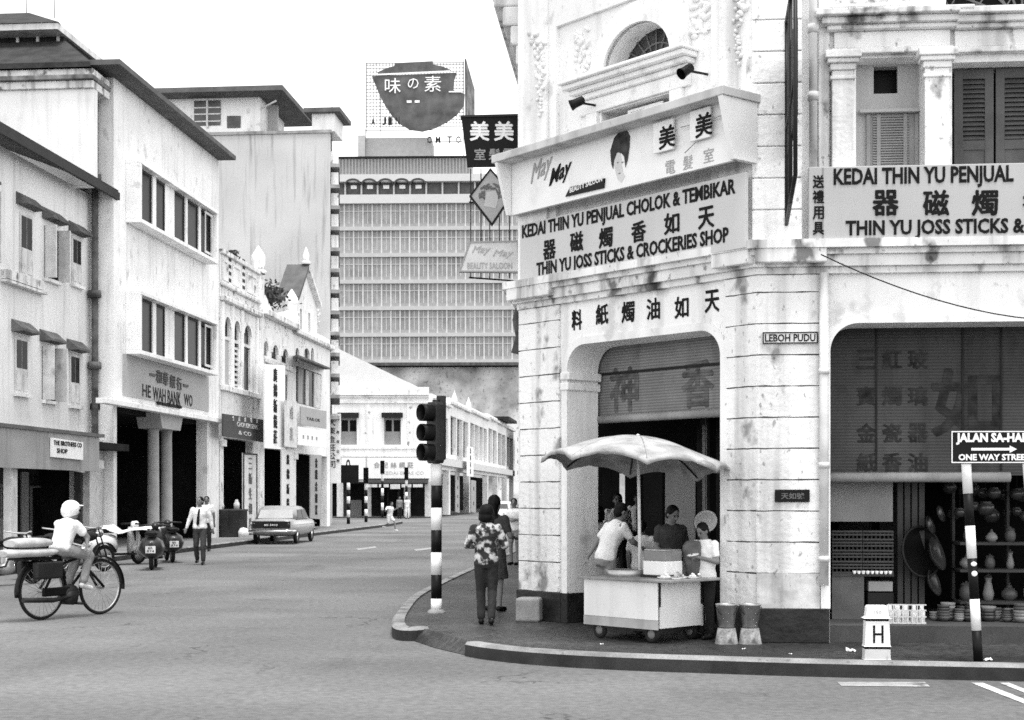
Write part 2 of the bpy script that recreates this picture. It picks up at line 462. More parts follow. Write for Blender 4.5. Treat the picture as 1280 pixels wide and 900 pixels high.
# ------------------------------------------------------------------ corner shophouse
shop = thing('corner_shophouse', 'ornate white two-storey corner shophouse with chamfered face and shuttered windows', 'shophouse', (2, 17, 0))
PATH = [P1 + S_DIR * LC, P1, P2, P2 + FB.u * 9]
JZ = [0.873 + .335 * k for k in range(10)]
ZC0, ZC1 = 4.08, 4.42

# lower walls
uL, uR = FA.U(711), FA.U(903); zt = FA.Z(810, 421)
o = [(0, ZP), (uL, ZP)] + [(uL, zt - .3)] + arc(uL + .3, zt - .3, .3, .3, 180, 90) + arc(uR - .3, zt - .3, .3, .3, 90, 0) + [(uR, ZP), (LA, ZP), (LA, ZC1), (0, ZC1)]
MB().poly(FA, [o], -.5, 0).build('corner_wall', PL_WHITE, shop)
bL = FB.U(1037); bz = FB.Z(1150, 403); bR = bL + 5.2
o = [(0.004, ZP), (bL, ZP), (bL, bz - .3)] + arc(bL + .3, bz - .3, .3, .3, 180, 90) + arc(bR - .3, bz - .3, .3, .3, 90, 0) + [(bR, ZP), (9, ZP), (9, ZC1), (0.004, ZC1)]
MB().poly(FB, [o], -.5, 0).build('front_wall', PL_WHITE, shop)
o = [(0, ZP)]
for k in range(7):
    e = LC - 1.0 - k * 4.0
    o += [(e - 3.2, ZP)][:0]
holes = [rtop(LC - .75 - k * 4 - 3.2, LC - .75 - k * 4, ZP - .1, 3.45, .35) for k in range(6)]
MB().poly(FC, [rect(0, LC - .004, ZP - .02, ZC1)] + [[(u, max(z, ZP - .01)) for u, z in h] for h in holes], -.45, 0).build('arcade_wall', PL_OLD, shop)

# moulded frames of the two shop openings
def frame_band(fr, u0, u1, z1, w, d):
    r = .3
    outer = [(u0 - w, .5), (u0 - w, z1 - r)] + arc(u0 + r, z1 - r, r + w, r + w, 180, 90) + arc(u1 - r, z1 - r, r + w, r + w, 90, 0) + [(u1 + w, .5)]
    inner = [(u0, .5), (u0, z1 - r)] + arc(u0 + r, z1 - r, r, r, 180, 90) + arc(u1 - r, z1 - r, r, r, 90, 0) + [(u1, .5)]
    return MB().poly(fr, [outer + inner[::-1]], -.02, d)
frame_band(FA, uL + .003, uR - .003, zt - .003, .09, .035).build('opening_moulding', PL_WHITE, shop, bevel=.012)
frame_band(FB, bL + .003, bR - .003, bz - .003, .10, .04).build('opening_moulding', PL_WHITE, shop, bevel=.012)
for z, w in ((FA.Z(712, 470), .05), (FA.Z(712, 483), .03)): MB().box(FA, uL - .11, uL + w, z - .05, z + .05, -.52, .05).build('impost', PL_WHITE, shop, bevel=.015)

# rusticated piers
def courses(fr, u0, u1, zs, d, name, ro=None):
    m = MB(); rnd = random.Random(name + str(u0))
    for a, b in zip(zs, zs[1:]):
        e = rnd.uniform(0, .004); nn = 7
        lo = [a + .006 + rnd.uniform(-.003, .005) for _ in range(nn + 1)]; hi = [b - .006 + rnd.uniform(-.005, .003) for _ in range(nn + 1)]
        uu = [u0 + (u1 - u0) * i / nn for i in range(nn + 1)]
        m.poly(fr, [list(zip(uu, lo)) + list(zip(uu, hi))[::-1]], .004, d + e)
    return m.build(name, PL_OLD, shop, bevel=.008)
pl = FA.U(701); pr = FA.U(908)
zs = [.5] + JZ + [ZC0]
for fr, u0, u1 in ((FA, -.03, pl), (FA, pr, LA + .022), (FB, -.022, FB.U(1024))):
    jb = MB().box(fr, u0 + .008, u1 - .008, .5, ZC0 - .01, .003, .022).build('pier_core', JOINT, shop)
    courses(fr, u0, u1, zs, .035, 'rusticated_pier')
m = MB()
m.box(FB, -.02, FB.U(1024), .49, .875, .036, .048)
m.build('peeling_render', PL_ROUGH, shop)
PLN = mat('blackened_plinth', 0.018, var=0.7, scale=3, grime=0.4, rough=0.6, bump=.02, bstr=.6)
MB().box(FA, -.06, uL - .101, ZP, .5, 0, .055).build('plinth', PLN, shop, bevel=.01)
MB().box(FA, uL - .1, uL + .02, ZP, .5, -.51, .05).build('plinth', PLN, shop, bevel=.01)
MB().box(FA, uR - .01, LA + .05, ZP, .5, -.51, .06).build('plinth', PLN, shop, bevel=.01)
MB().box(FB, -.05, bL - .01, ZP, .5, .001, .075).build('plinth', PLN, shop, bevel=.01)

# string course round the corner
for i, (z0, z1, d) in enumerate(((ZC0, ZC0 + .07, .07), (ZC0 + .071, ZC0 + .19, .13), (ZC0 + .191, ZC0 + .25, .18), (ZC0 + .251, ZC1, .25))):
    m = MB(); band(m, PATH, z0, z1, -.1, d); m.build('string_course', PL_TRIM, shop, bevel=.012)
for fr, u0, u1 in ((FA, -.05, pl + .02), (FA, pr - .02, LA + .05), (FB, -.05, FB.U(1030))):
    MB().box(fr, u0, u1, ZC0 + .1, ZC0 + .255, .1, .235).build('course_break', PL_TRIM, shop, bevel=.012)

# upper walls
ZT = 9.6
ac0, ac1 = FA.U(760), FA.U(843); acm = (ac0 + ac1) / 2
az0 = FA.Z(802, 80); azt = FA.Z(806, 28)
wz0, wz1 = FA.Z(800, 215), FA.Z(797, 128)
wu0, wu1 = FA.U(752), FA.U(838)
MB().poly(FA, [rect(0, LA, ZC1 - .02, ZT), arch(ac0, ac1, az0, az0 + .02, azt), rect(wu0, wu1, wz0, wz1)], -.45, 0).build('corner_upper_wall', PL_WHITE, shop)
n1, n2 = FB.U(1070), FB.U(1154); s1, s2 = FB.U(1190), FB.U(1190) + 1.7
nzt, szt = FB.Z(1110, 72), FB.Z(1240, 77); nz0 = FB.Z(1110, 215)
f0, f1 = FB.U(1181), FB.U(1181) + 1.75; fz0 = FB.Z(1240, 17); fzt = fz0 + .85
fz_ = fz0 + .05
MB().poly(FB, [rect(0.004, 9, ZC1 - .02, ZT), rect(n1, n2, nz0, nzt), rect(s1, s2, nz0, szt), arch(f0, f1, fz0, fz_, fzt), rect(s2 + .5, s2 + 2.2, nz0, szt)], -.45, 0).build('front_upper_wall', PL_WHITE, shop)
MB().poly(FC, [rect(0, LC - .004, ZC1 - .02, ZT)] + [rect(LC - 2.2 - k * 2, LC - 1.2 - k * 2, 5.2, 7.3) for k in range(11)], -.45, 0).build('arcade_upper_wall', PL_OLD, shop)

# corner face, upper storey: arch moulding, fanlight, cornice over the window, pilasters, panel frame
e0, e1 = FA.U(738), FA.U(862)
azc = az0 + .02
for w, d in ((1.0, .05), (.62, .085), (.28, .05)):
    ru = (ac1 - ac0) / 2 + (((e1 - e0) - (ac1 - ac0)) / 2) * w; rz = azt - azc + (((e1 - e0) - (ac1 - ac0)) / 2) * w
    ri = (ac1 - ac0) / 2; riz = azt - azc
    m = MB().poly(FA, [[*arc(acm, azc, ru, rz, 0, 180, 20), *arc(acm, azc, ri + .002, riz + .002, 180, 0, 20)]], -.01, d)
    m.build('arch_moulding', PL_WHITE, shop, bevel=.012)
fan = MB().poly(FA, [arch(ac0, ac1, az0, azc, azt)], -.30, -.28).build('fanlight', mat('dusty_fanlight_glass', 0.05, rough=0.3, var=0.6, scale=5), shop)
m = MB()
for k in range(1, 10):
    a = R(18 * k); 
    p0 = FA.p(acm + .16 * math.cos(a), azc + .12 * math.sin(a), -.27); p1 = FA.p(acm + (ac1 - ac0) / 2 * math.cos(a), azc + (azt - azc) * math.sin(a), -.27)
    m.tube([p0, p1], .012, 6)
for q in (.32, .62):
    m.tube([FA.p(u, z, -.27) for u, z in arc(acm, azc, q * (ac1 - ac0) / 2, q * (azt - azc), 0, 180, 16)], .012, 6)
m.build('fanlight_tracery', mat('grey_glazing_bar', 0.16), fan)
c0, c1 = FA.U(722), FA.U(870)
cz = FA.Z(800, 83)
for z0, z1, e, d in ((-.04, .0, .05, .30), (-.10, -.041, .03, .25), (-.16, -.101, -.01, .17), (-.23, -.161, -.05, .10), (-.40, -.231, -.06, .05)):
    MB().box(FA, c0 - e, c1 + e, cz + z0, cz + z1, 0, d).build('window_cornice', PL_WHITE, shop, bevel=.012)
MB().box(FA, wu0 - .22, wu0 - .03, wz0, cz - .402, 0, .06).build('window_pilaster', PL_WHITE, shop, bevel=.012)
MB().box(FA, wu1 + .03, wu1 + .22, wz0, cz - .402, 0, .06).build('window_pilaster', PL_WHITE, shop, bevel=.012)
MB().box(FA, wu0 - .05, wu1 + .05, wz0, wz1 + .05, -.36, -.33).build('window_pane', BLACK, shop)
nb = MB().box(FA, FA.U(786, -.1), FA.U(830, -.1), FA.Z(806, 142, -.1), FA.Z(806, 133, -.1), -.1, -.08).build('notice_board', PAINT, shop)
MB().text(FA, 'SALOON', FA.U(789, -.08), FA.U(805, -.08), FA.Z(806, 140, -.08), FA.Z(806, 135.5, -.08), -.079, bold=.02).build('lettering', LETTER, nb)

pz1 = FA.Z(676, 60)
MB().box(FA, .02, FA.U(690), ZC1, ZT, 0, .10).build('corner_pilaster', PL_WHITE, shop, bevel=.012)
MB().box(FA, FA.U(905), LA + .06, ZC1, ZT, 0, .10).build('corner_pilaster', PL_OLD, shop, bevel=.012)
MB().box(FB, -.06, FB.U(1000), ZC1, ZT, 0.0, .10).build('corner_pilaster', PL_OLD, shop, bevel=.012)
# raised surround of the recessed panel that holds the arch
ip0, ip1 = FA.U(699), FA.U(893); ipz = FA.Z(700, 34)
MB().poly(FA, [rect(FA.U(690) + .003, FA.U(905) - .003, ZC1 + .003, ZT), rect(ip0, ip1, ZC1 + .1, ipz)], .001, .055).build('panel_frame', PL_WHITE, shop, bevel=.012)
for x, y, w, h, n in ((676, 75, .22, .5, 22), (676, 110, .12, .3, 8), (675, 135, .1, .2, 5), (668, 50, .2, .2, 6), (924, 30, .10, .55, 12), (924, 64, .10, .3, 8), (926, 8, .2, .3, 10)):
    m = MB(); ornament(m, FA, FA.U(x, .1), FA.Z(x, y, .1), w, h, int(x + y), n, .1); m.build('pilaster_ornament', PL_OLD, shop)
for x, y, w, h, n, x0, x1, yb in ((728, 65, .3, .55, 26, 713, 740, 96), (880, 16, .36, .5, 30, 868, 897, 40)):
    m = MB(); ornament(m, FA, FA.U(x), FA.Z(x, y), w, h, int(x), n)
    m.box(FA, FA.U(x0), FA.U(x1), FA.Z(x, yb), FA.Z(x, yb) + .03, 0, .03).build('spandrel_ornament', PL_WHITE, shop)
# side cornice seen in profile above the street face
m = MB()
for k, (z0, z1, d) in enumerate(((7.0, 7.25, .05), (7.25, 7.5, .09), (7.5, 7.75, .16), (7.75, 8.0, .26), (8.0, 8.3, .38), (8.3, 8.6, .46), (8.6, 9.2, .52))):
    m.box(FC, 0, LC - .05 + (.0), z0 + .0, z1 - .002, 0, d)
m.build('side_cornice', PL_TRIM, shop, bevel=.03)
m = MB(); band(m, PATH, 9.15, 9.35, -.1, .3); band(m, PATH, 9.352, 9.6, -.1, .45); m.build('roof_cornice', PL_TRIM, shop, bevel=.02)
m = MB(); m.prism([P1, P2, P2 + FB.u * 9, P2 + FB.u * 9 + Vector((.8, 12, 0)), P1 + S_DIR * LC + Vector((4, 0, 0)), P1 + S_DIR * LC], 9.5, 9.62).build('roof', CONC, shop)

# rusticated upper pier on the right of the corner
m = MB()
uq = FB.U(1000)
k = 0; z = ZC1
while z < 9.0:
    m.box(FB, -.075, uq + .01, z + .007, z + .338 - .007, .1, .125); z += .338
m.build('rusticated_upper_pier', PL_OLD, shop, bevel=.008)
MB().box(FB, FB.U(1022), FB.U(1036), ZC1, ZT, 0, .07).build('pilaster_strip', PL_TRIM, shop, bevel=.01)

# front face, upper storey
def pilaster(u0, u1):
    m = MB().box(FB, u0, u1, ZC1, FB.Z(1055, 92), .003, .13)
    zc = FB.Z(1055, 92)
    for z0, z1, e in ((zc - .10, zc - .06, .02), (zc, zc + .07, .02), (zc + .07, zc + .12, .05), (zc + .12, zc + .2, .075)):
        m.box(FB, u0 - e, u1 + e, z0, z1, .003, .13 + e)
    return m.build('pilaster', PL_OLD, shop, bevel=.01)
pilaster(FB.U(1040, .13), FB.U(1067, .13)); pilaster(FB.U(1156, .13), FB.U(1187, .13))
ez = FB.Z(1100, 69)
def entablature(u0, u1, z, k):
    for z0, z1, d in ((z, z + .06, .10), (z + .061, z + .24, .07), (z + .241, z + .29, .15), (z + .291, z + .36, .21), (z + .361, z + .43, .28)):
        MB().box(FB, u0 - (d - .1) * k, u1 + (d - .1) * k, z0, z1, .004, d).build('entablature', PL_TRIM if d > .14 else PL_OLD, shop, bevel=.012)
entablature(FB.U(1038), FB.U(1190), ez, 1)
entablature(FB.U(1192), FB.U(1192) + 1.75, ez - .02, 0)
m = MB().box(FB, FB.U(1034), FB.U(1140), FB.Z(1090, 10), FB.Z(1090, 10) + .5, .003, .05)
m.poly(FB, [rect(FB.U(1034), FB.U(1140), FB.Z(1090, 10), FB.Z(1090, 10) + .5), rect(FB.U(1038), FB.U(1136), FB.Z(1090, 6), FB.Z(1090, 6) + .43)], .05, .075)
m.build('relief_panel', PL_OLD, shop, bevel=.008)
m = MB()
for k in range(5): ornament(m, FB, FB.U(1049 + k * 19), FB.Z(1090, -4), .12, .16, k + 50, 7, .05)
m.build('relief_lettering', PL_OLD, shop)
# niche with ventilation hole and slatted panel
m = MB().poly(FB, [rect(n1 - .02, n2 + .02, nz0, nzt + .02), rect(FB.U(1092, -.25), FB.U(1122, -.25), FB.Z(1106, 117, -.25), FB.Z(1106, 83, -.25))], -.30, -.25)
m.build('niche_wall', PL_GREY, shop)
MB().box(FB, n1, n2, nz0, nzt, -.47, -.46).build('niche_back', BLACK, shop)
m = MB().box(FB, FB.U(1074, -.2), FB.U(1150, -.2), FB.Z(1106, 141, -.2), FB.Z(1106, 137, -.2), -.25, -.16)
m.build('niche_ledge', PL_GREY, shop)
m = MB(); a0, a1 = FB.U(1083, -.22), FB.U(1148, -.22); zz0, zz1 = nz0, FB.Z(1106, 143, -.22)
m.box(FB, a0, a1, zz0, zz1, -.245, -.235)
z = zz0
while z < zz1 - .02: m.box(FB, a0 + .07, a1 - .1, z, z + .012, -.235, -.215); z += .028
for q in (a0, a0 + .11, a1 - .16, a1 - .04): m.box(FB, q, q + .04, zz0, zz1, -.236, -.21)
m.build('slatted_shutter', mat('grey_shutter', 0.30, var=0.2, scale=3, streak=0.2), shop)
# dark louvred double shutters and the fanlight above
def louvre_leaf(u0, u1, z0, z1):
    m = MB(); st = .09; d = -.20
    m.box(FB, u0, u0 + st, z0, z1, d - .04, d).box(FB, u1 - st, u1, z0, z1, d - .04, d)
    zm = z0 + (z1 - z0) * .28
    for a, b in ((z0, z0 + .1), (zm - .05, zm + .05), (z1 - .1, z1)): m.box(FB, u0 + st + .001, u1 - st - .001, a, b, d - .038, d - .002)
    z = zm + .06
    while z < z1 - .12:
        P = [FB.p(u0 + st, z, d - .005), FB.p(u1 - st, z, d - .005), FB.p(u1 - st, z + .045, d - .04), FB.p(u0 + st, z + .045, d - .04)]
        Q = [p + Vector((0, 0, .008)) for p in P]
        m.add(P + Q, [(0, 1, 2, 3), (4, 5, 6, 7), (0, 1, 5, 4), (2, 3, 7, 6)]); z += .05
    m.box(FB, u0 + st, u1 - st, z0 + .1, zm - .05, d - .03, d - .015)
    m.box(FB, u0 + st, u1 - st, z0, z1, d - .06, d - .045)
    return m.build('louvred_shutter', mat('dark_shutter_paint', 0.075, var=0.3, scale=4, streak=0.3, rough=0.6), shop)
louvre_leaf(FB.U(1193, -.2), FB.U(1242, -.2), nz0, szt - .02); louvre_leaf(FB.U(1245, -.2), FB.U(1294, -.2), nz0, szt - .02); louvre_leaf(FB.U(1296, -.2), s2 - .0, nz0, szt - .02)
MB().box(FB, s2 + .4, s2 + 2.3, nz0, szt + .05, -.4, -.38).build('louvred_shutter', DARK, shop)
fan2 = MB().poly(FB, [arch(f0, f1, fz0, fz_, fzt)], -.32, -.30).build('fanlight', GLASS, shop)
m = MB(); fm = (f0 + f1) / 2
for k in range(0, 9):
    a = R(22.5 * k); m.tube([FB.p(fm, fz_ - .04, -.29), FB.p(fm + .87 * math.cos(a), fz_ + .8 * math.sin(a), -.29)], .014, 6)
for q in range(6):
    u = f0 + q * .3; m.tube([FB.p(u, fz0, -.29), FB.p(u + .22, fz0 + .35, -.29)], .009, 6); m.tube([FB.p(u + .22, fz0, -.29), FB.p(u, fz0 + .35, -.29)], .009, 6)
m.build('fanlight_tracery', mat('grey_glazing_bar', 0.16), fan2)

# painted characters over the corner opening
m = MB()
for ch, x, y in (('料', 721, 400), ('紙', 752.5, 393), ('燭', 785, 390), ('油', 816.5, 386), ('如', 852, 384), ('天', 890, 376.5)):
    m.char(FA, ch, FA.U(x, .004), FA.Z(x, y, .004), .245, .003, bold=.035, th=.003, w=.21 if x > 730 else .18)
m.build('painted_lettering', LETTER, shop)

# bamboo blinds
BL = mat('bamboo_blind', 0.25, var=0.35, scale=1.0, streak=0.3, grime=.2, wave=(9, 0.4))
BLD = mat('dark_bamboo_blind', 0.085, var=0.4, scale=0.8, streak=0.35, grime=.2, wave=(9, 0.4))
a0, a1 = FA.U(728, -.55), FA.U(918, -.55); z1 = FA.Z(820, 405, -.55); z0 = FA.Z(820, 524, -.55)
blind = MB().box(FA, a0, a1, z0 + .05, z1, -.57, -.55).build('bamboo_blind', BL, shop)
MB().tube([FA.p(a0, z0 + .03, -.53), FA.p(a1, z0 + .03, -.53)], .05, 10).build('rolled_hem', mat('pale_blind_roll', 0.30, var=0.3, scale=4), blind)
m = MB()
for ch, x, y, s in (('神', 780, 487, .55), ('香', 872, 480, .55)):
    m.char(FA, ch, FA.U(x, -.55), FA.Z(x, y, -.55), s, -.549, bold=.05, th=.003, w=s * .9)
m.build('painted_lettering', mat('faded_ink_on_bamboo', 0.13, var=0.6, scale=7, wave=(9, 0.4)), blind)
m = MB().box(FA, a0 + .02, a1 - .02, FA.Z(820, 462, -.55) - .015, FA.Z(820, 462, -.55) + .015, -.549, -.53)
m.build('batten', DARK, blind)
MB().box(FB, s1 - .05, s2 + .05, nz0, szt + .05, -.47, -.455).build('shutter_backing', BLACK, shop)
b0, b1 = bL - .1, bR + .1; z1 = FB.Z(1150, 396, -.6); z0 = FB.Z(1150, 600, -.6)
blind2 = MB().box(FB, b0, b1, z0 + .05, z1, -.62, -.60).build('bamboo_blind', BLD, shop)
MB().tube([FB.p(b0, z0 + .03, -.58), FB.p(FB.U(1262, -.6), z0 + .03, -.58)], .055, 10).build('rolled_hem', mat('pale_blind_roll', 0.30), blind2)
m = MB(); INK = mat('ink_on_bamboo', 0.036, var=0.7, scale=7, wave=(9, 0.4))
grid = [['三', '紅', '玻'], ['寶', '燭', '璃'], ['金', '瓷', '器'], ['紙', '香', '油']]
for r, y in enumerate((449, 495, 541, 578)):
    for c, x in enumerate((1083, 1115, 1147)):
        m.char(FB, grid[r][c], FB.U(x, -.6), FB.Z(x, y, -.6), .21, -.599, bold=.04, th=.003)
m.char(FB, '如', FB.U(1208, -.6), FB.Z(1208, 503, -.6), .74, -.599, bold=.05, th=.003)
m.char(FB, '天', FB.U(1330, -.6), FB.Z(1208, 503, -.6), .74, -.599, bold=.05, th=.003)
m.build('painted_lettering', INK, blind2)
for x in (1094, 1202, 1250): MB().box(FB, FB.U(x, -.6), FB.U(x, -.6) + .02, z0 + .1, z1, -.599, -.585).build('batten', DARK, blind2)

# interior: floors, ceiling, the row of piers inside the five-foot way, shop fronts
In = P2 + FB.u * 2.1 * 0 + Vector((2.39 - 2.65, 17.84 - 15.5, 0)); In = Vector((2.45, 18.0, 0))
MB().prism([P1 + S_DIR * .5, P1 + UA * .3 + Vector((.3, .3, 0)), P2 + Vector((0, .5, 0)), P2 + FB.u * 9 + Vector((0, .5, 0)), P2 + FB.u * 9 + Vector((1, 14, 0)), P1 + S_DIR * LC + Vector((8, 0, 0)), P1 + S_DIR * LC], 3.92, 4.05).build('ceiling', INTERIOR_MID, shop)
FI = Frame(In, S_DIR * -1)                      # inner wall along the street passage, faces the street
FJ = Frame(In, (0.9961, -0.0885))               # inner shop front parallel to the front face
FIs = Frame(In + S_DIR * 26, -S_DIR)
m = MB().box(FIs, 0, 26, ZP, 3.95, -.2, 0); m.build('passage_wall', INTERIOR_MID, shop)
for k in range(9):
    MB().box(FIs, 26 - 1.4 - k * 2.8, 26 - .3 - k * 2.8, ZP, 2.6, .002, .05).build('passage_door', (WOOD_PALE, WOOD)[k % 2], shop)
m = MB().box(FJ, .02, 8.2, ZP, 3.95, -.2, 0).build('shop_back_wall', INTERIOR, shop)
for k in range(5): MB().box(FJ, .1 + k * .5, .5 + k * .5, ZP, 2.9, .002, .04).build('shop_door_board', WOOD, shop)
step = MB().box(FB, bL - .0, bR, ZP, .31, -7, -.08).build('shop_step', mat('worn_step', 0.06, var=0.4, scale=2, fine=0.3), shop)
Fp = Frame(at(845, 640, 18.6).xy.to_3d(), (0.9961, -0.0885))
MB().box(Fp, -.14, .25, ZP, FB.o.z + 2.02, 0, .04).build('panelled_door', INTERIOR_PALE, shop, bevel=.01)
MB().box(Fp, -.42, -.17, ZP, 2.3, 0, .04).build('panelled_door', INTERIOR_MID, shop, bevel=.01)
MB().box(Fp, .27, .33, ZP, 2.6, -.02, .06).build('door_post', WOOD, shop)
for k in range(5):                              # walls added across the passage to cut its bright end down to strips
    t_ = 2.4 + k * 4.0; Fx = Frame(P1 + S_DIR * t_, (0.9961, -0.0885)); wd = 2.32 + 1.0
    MB().poly(Fx, [rect(.0, wd, ZP, 3.92), rect(.50 + .12 * k, (1.5 - .035 * k) if k < 3 else 1.16, ZP + .01, 2.25)], -.12, .12).build('added_cross_wall', INTERIOR_MID, shop)
# shop interior behind the wide opening
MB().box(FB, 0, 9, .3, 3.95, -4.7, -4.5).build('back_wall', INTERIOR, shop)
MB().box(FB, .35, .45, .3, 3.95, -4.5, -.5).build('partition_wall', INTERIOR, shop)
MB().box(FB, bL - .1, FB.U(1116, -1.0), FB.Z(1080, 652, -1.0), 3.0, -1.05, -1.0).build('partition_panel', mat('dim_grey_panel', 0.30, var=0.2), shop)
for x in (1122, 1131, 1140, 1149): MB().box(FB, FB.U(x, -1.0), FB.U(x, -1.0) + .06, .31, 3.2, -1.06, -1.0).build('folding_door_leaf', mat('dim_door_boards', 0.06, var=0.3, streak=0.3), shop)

# pipes, plaques, lamps
pipe = MB().tube([FB.p(FB.U(1016.5, .16), FB.Z(1017, 215, .16), .16), FB.p(FB.U(1016.5, .16), 9.3, .16)], .045, 10)
for zz in (5.9, 6.62): pipe.tube([FB.p(FB.U(1016.5, .16), zz, .16), FB.p(FB.U(1016.5, .16), zz + .09, .16)], .06, 10)
pipe.build('drain_pipe', PAINT_OLD, shop)
pipe = MB().tube([FB.p(FB.U(1030, .1), .75, .1), FB.p(FB.U(1030, .1), ZC0, .1)], .05, 10)
for zz in (1.0, 2.0, 3.0): pipe.tube([FB.p(FB.U(1030, .1), zz, .1), FB.p(FB.U(1030, .1), zz + .06, .1)], .06, 10)
pipe.build('drain_pipe', PAINT_OLD, shop)
m = MB(); pts = []
for k in range(13):
    t = k / 12; x = 1026 + t * 290; y = 318 + 82 * (1 - (1 - t) ** 1.7)
    pts.append(FB.p(FB.U(x, .3), FB.Z(x, y, .3), .3))
tag(m.tube(pts, .007, 6).build('cable', DARK), 'slack black cable sagging across the white wall below the long front signboard', 'cable')

def plaque(name, fr, x0, x1, y0, y1, m0, lab, cat, txt, m1, tx0, tx1, ty0, ty1, d=.04, border=None):
    d += .002
    r = thing(name, lab, cat, fr.p(fr.U((x0 + x1) / 2, d), fr.Z((x0 + x1) / 2, y1, d), d))
    MB().box(fr, fr.U(x0, d), fr.U(x1, d), fr.Z(x0, y1, d), fr.Z(x0, y0, d), d, d + .02).build('plate', m0, r, bevel=.004)
    if border:
        a, b, c, e = fr.U(x0, d), fr.U(x1, d), fr.Z(x0, y1, d), fr.Z(x0, y0, d)
        MB().poly(fr, [rect(a, b, c, e), rect(a + .012, b - .012, c + .012, e - .012)], d + .021, d + .027).build('border', border, r)
    MB().text(fr, txt, fr.U(tx0, d), fr.U(tx1, d), fr.Z(tx0, ty1, d), fr.Z(tx0, ty0, d), d + .021, bold=.02, th=.003).build('lettering', m1, r)
    return r
plaque('street_nameplate', FB, 953, 1022, 415.5, 430, PAINT_OLD, 'small white street nameplate reading LEBOH PUDU on the corner pier', 'nameplate', 'LEBOH PUDU', LETTER, 956, 1019, 418, 427.5, border=DARK)
plaque('house_plaque', FB, 968.5, 1012, 612, 627.5, BLACK, 'small black plaque with faint characters low on the corner pier', 'plaque', '天如號', mat('dim_lettering', .12), 976, 1005, 616, 624)
for (x, y, lab) in ((722, 128, 'small dark lamp on the plain wall between the window cornice and the street side'), (858, 88, 'small dark lamp tucked under the end of the window cornice beside the corner pier')):
    r = thing('wall_lamp', lab, 'lamp', FA.p(FA.U(x, .3), FA.Z(x, y, .3), .3))
    c = FA.p(FA.U(x, .3), FA.Z(x, y, .3), .3)
    MB().lathe(c, [(0.02, -.09), (.05, -.075), (.055, .045), (.068, .09), (.062, .09)], 14, axis=FA.u * (-.8 if x < 800 else -.1) + FA.n * .5 - Vector((0, 0, .35))).build('lamp_shade', BLACK, r)
    MB().tube([c, c - FA.n * .29 + FA.u * .05], .015, 8).build('bracket', METAL_DARK, r)

# ------------------------------------------------------------------ signs on the corner shophouse
r = thing('salon_signbox', 'long hooded white beauty saloon signbox with a painted portrait above the corner entrance', 'sign', FA.p(2, 4.6, .3))
FS = Frame(FA.p(FA.U(925, .42), 0, .42), Vector((0.615, -0.788, 0)))       # front of the box: its right end stands off the wall
x0, x1 = FS.U(640), FS.U(918)
TL, BLc, TR, BR = FS.px(640, 207), FS.px(649, 267), FS.px(925, 120), FS.px(917, 200)
zb0, zb1 = (BLc[1] + BR[1]) / 2, (TL[1] + TR[1]) / 2
print('signbox', TL, BLc, TR, BR)
MB().box(FS, x0, x1, zb0, zb1, -.05, 0).build('face', PAINT, r)
m = MB().box(FS, x0 - .12, x1 + .06, zb1, zb1 + .10, -.42, .24); m.build('hood', mat('weathered_hood', .52, var=.2, scale=2, streak=.25, grime=.3), r, bevel=.01)
for a, b in ((x0 - .06, x0 - .01), (x1 - .02, x1 + .05)):
    P = [FS.p(q, z, d) for q in (a, b) for z, d in ((zb0 - .0, -.3), (zb0 - .0, .05), (zb1 - .002, .23), (zb1 - .002, -.3))]
    MB().add(P, [(0, 1, 2, 3), (4, 5, 6, 7), (0, 1, 5, 4), (1, 2, 6, 5), (2, 3, 7, 6), (3, 0, 4, 7)]).build('side_panel', PAINT, r)
MB().text(FS, 'May', FS.U(664), FS.U(691), FS.Z(677, 234), FS.Z(677, 204), .002, bold=.0, shear=.4, th=.01, tilt=.12).build('lettering', mat('silver_lettering', .35), r, label='faded grey script reading May')
MB().text(FS, 'May', FS.U(687), FS.U(715), FS.Z(700, 236), FS.Z(700, 210), .002, bold=.01, shear=.4, th=.01, tilt=.10).build('lettering', LETTER, r, label='black script reading May')
tb = MB().poly(FS, [[(FS.U(708), FS.Z(708, 246)), (FS.U(756), FS.Z(756, 235)), (FS.U(757), FS.Z(757, 223)), (FS.U(714), FS.Z(714, 234))]], .002, .02).build('name_strip', BLACK, r)
MB().text(FS, 'BEAUTY SALOON', FS.U(714), FS.U(754.5), FS.Z(714, 241.5), FS.Z(714, 235), .021, bold=.02, th=.003, tilt=.04).build('lettering', LETTER_WHITE, tb)
# portrait of a woman with tall hair, painted flat on the board
pu, pz = FS.U(777), FS.Z(777, 200)
def blob_out(pts): return [(pu + a, pz + b) for a, b in pts]
port = MB().poly(FS, [blob_out([(-.10, -.12), (-.13, -.02), (-.11, .12), (-.06, .22), (-.02, .26), (-.02, .12), (.0, -.02), (.03, -.16), (.06, -.2), (.0, -.26), (-.06, -.22)])], .002, .004).build('portrait_face', mat('painted_face', .60, var=.12, scale=9), r)
MB().poly(FS, [blob_out([(-.17, -.02), (-.14, -.08), (-.12, .02), (-.07, .10), (.0, .08), (.05, .03), (.07, -.10), (.11, -.02), (.14, .12), (.15, .24), (.10, .32), (-.02, .34), (-.12, .28), (-.19, .14)])], .005, .007).build('portrait_hair', mat('painted_hair', .05, var=.8, scale=9), port)
m = MB()
for a, b in ((-.06, -.02), (.02, -.03)): m.ell(FS.p(pu + a, pz + b, .006), .018, .003, .007, FS.u, FS.n)
m.ell(FS.p(pu - .03, pz - .15, .006), .02, .003, .008, FS.u, FS.n); m.build('portrait_mouth', LETTER_FADED, port)
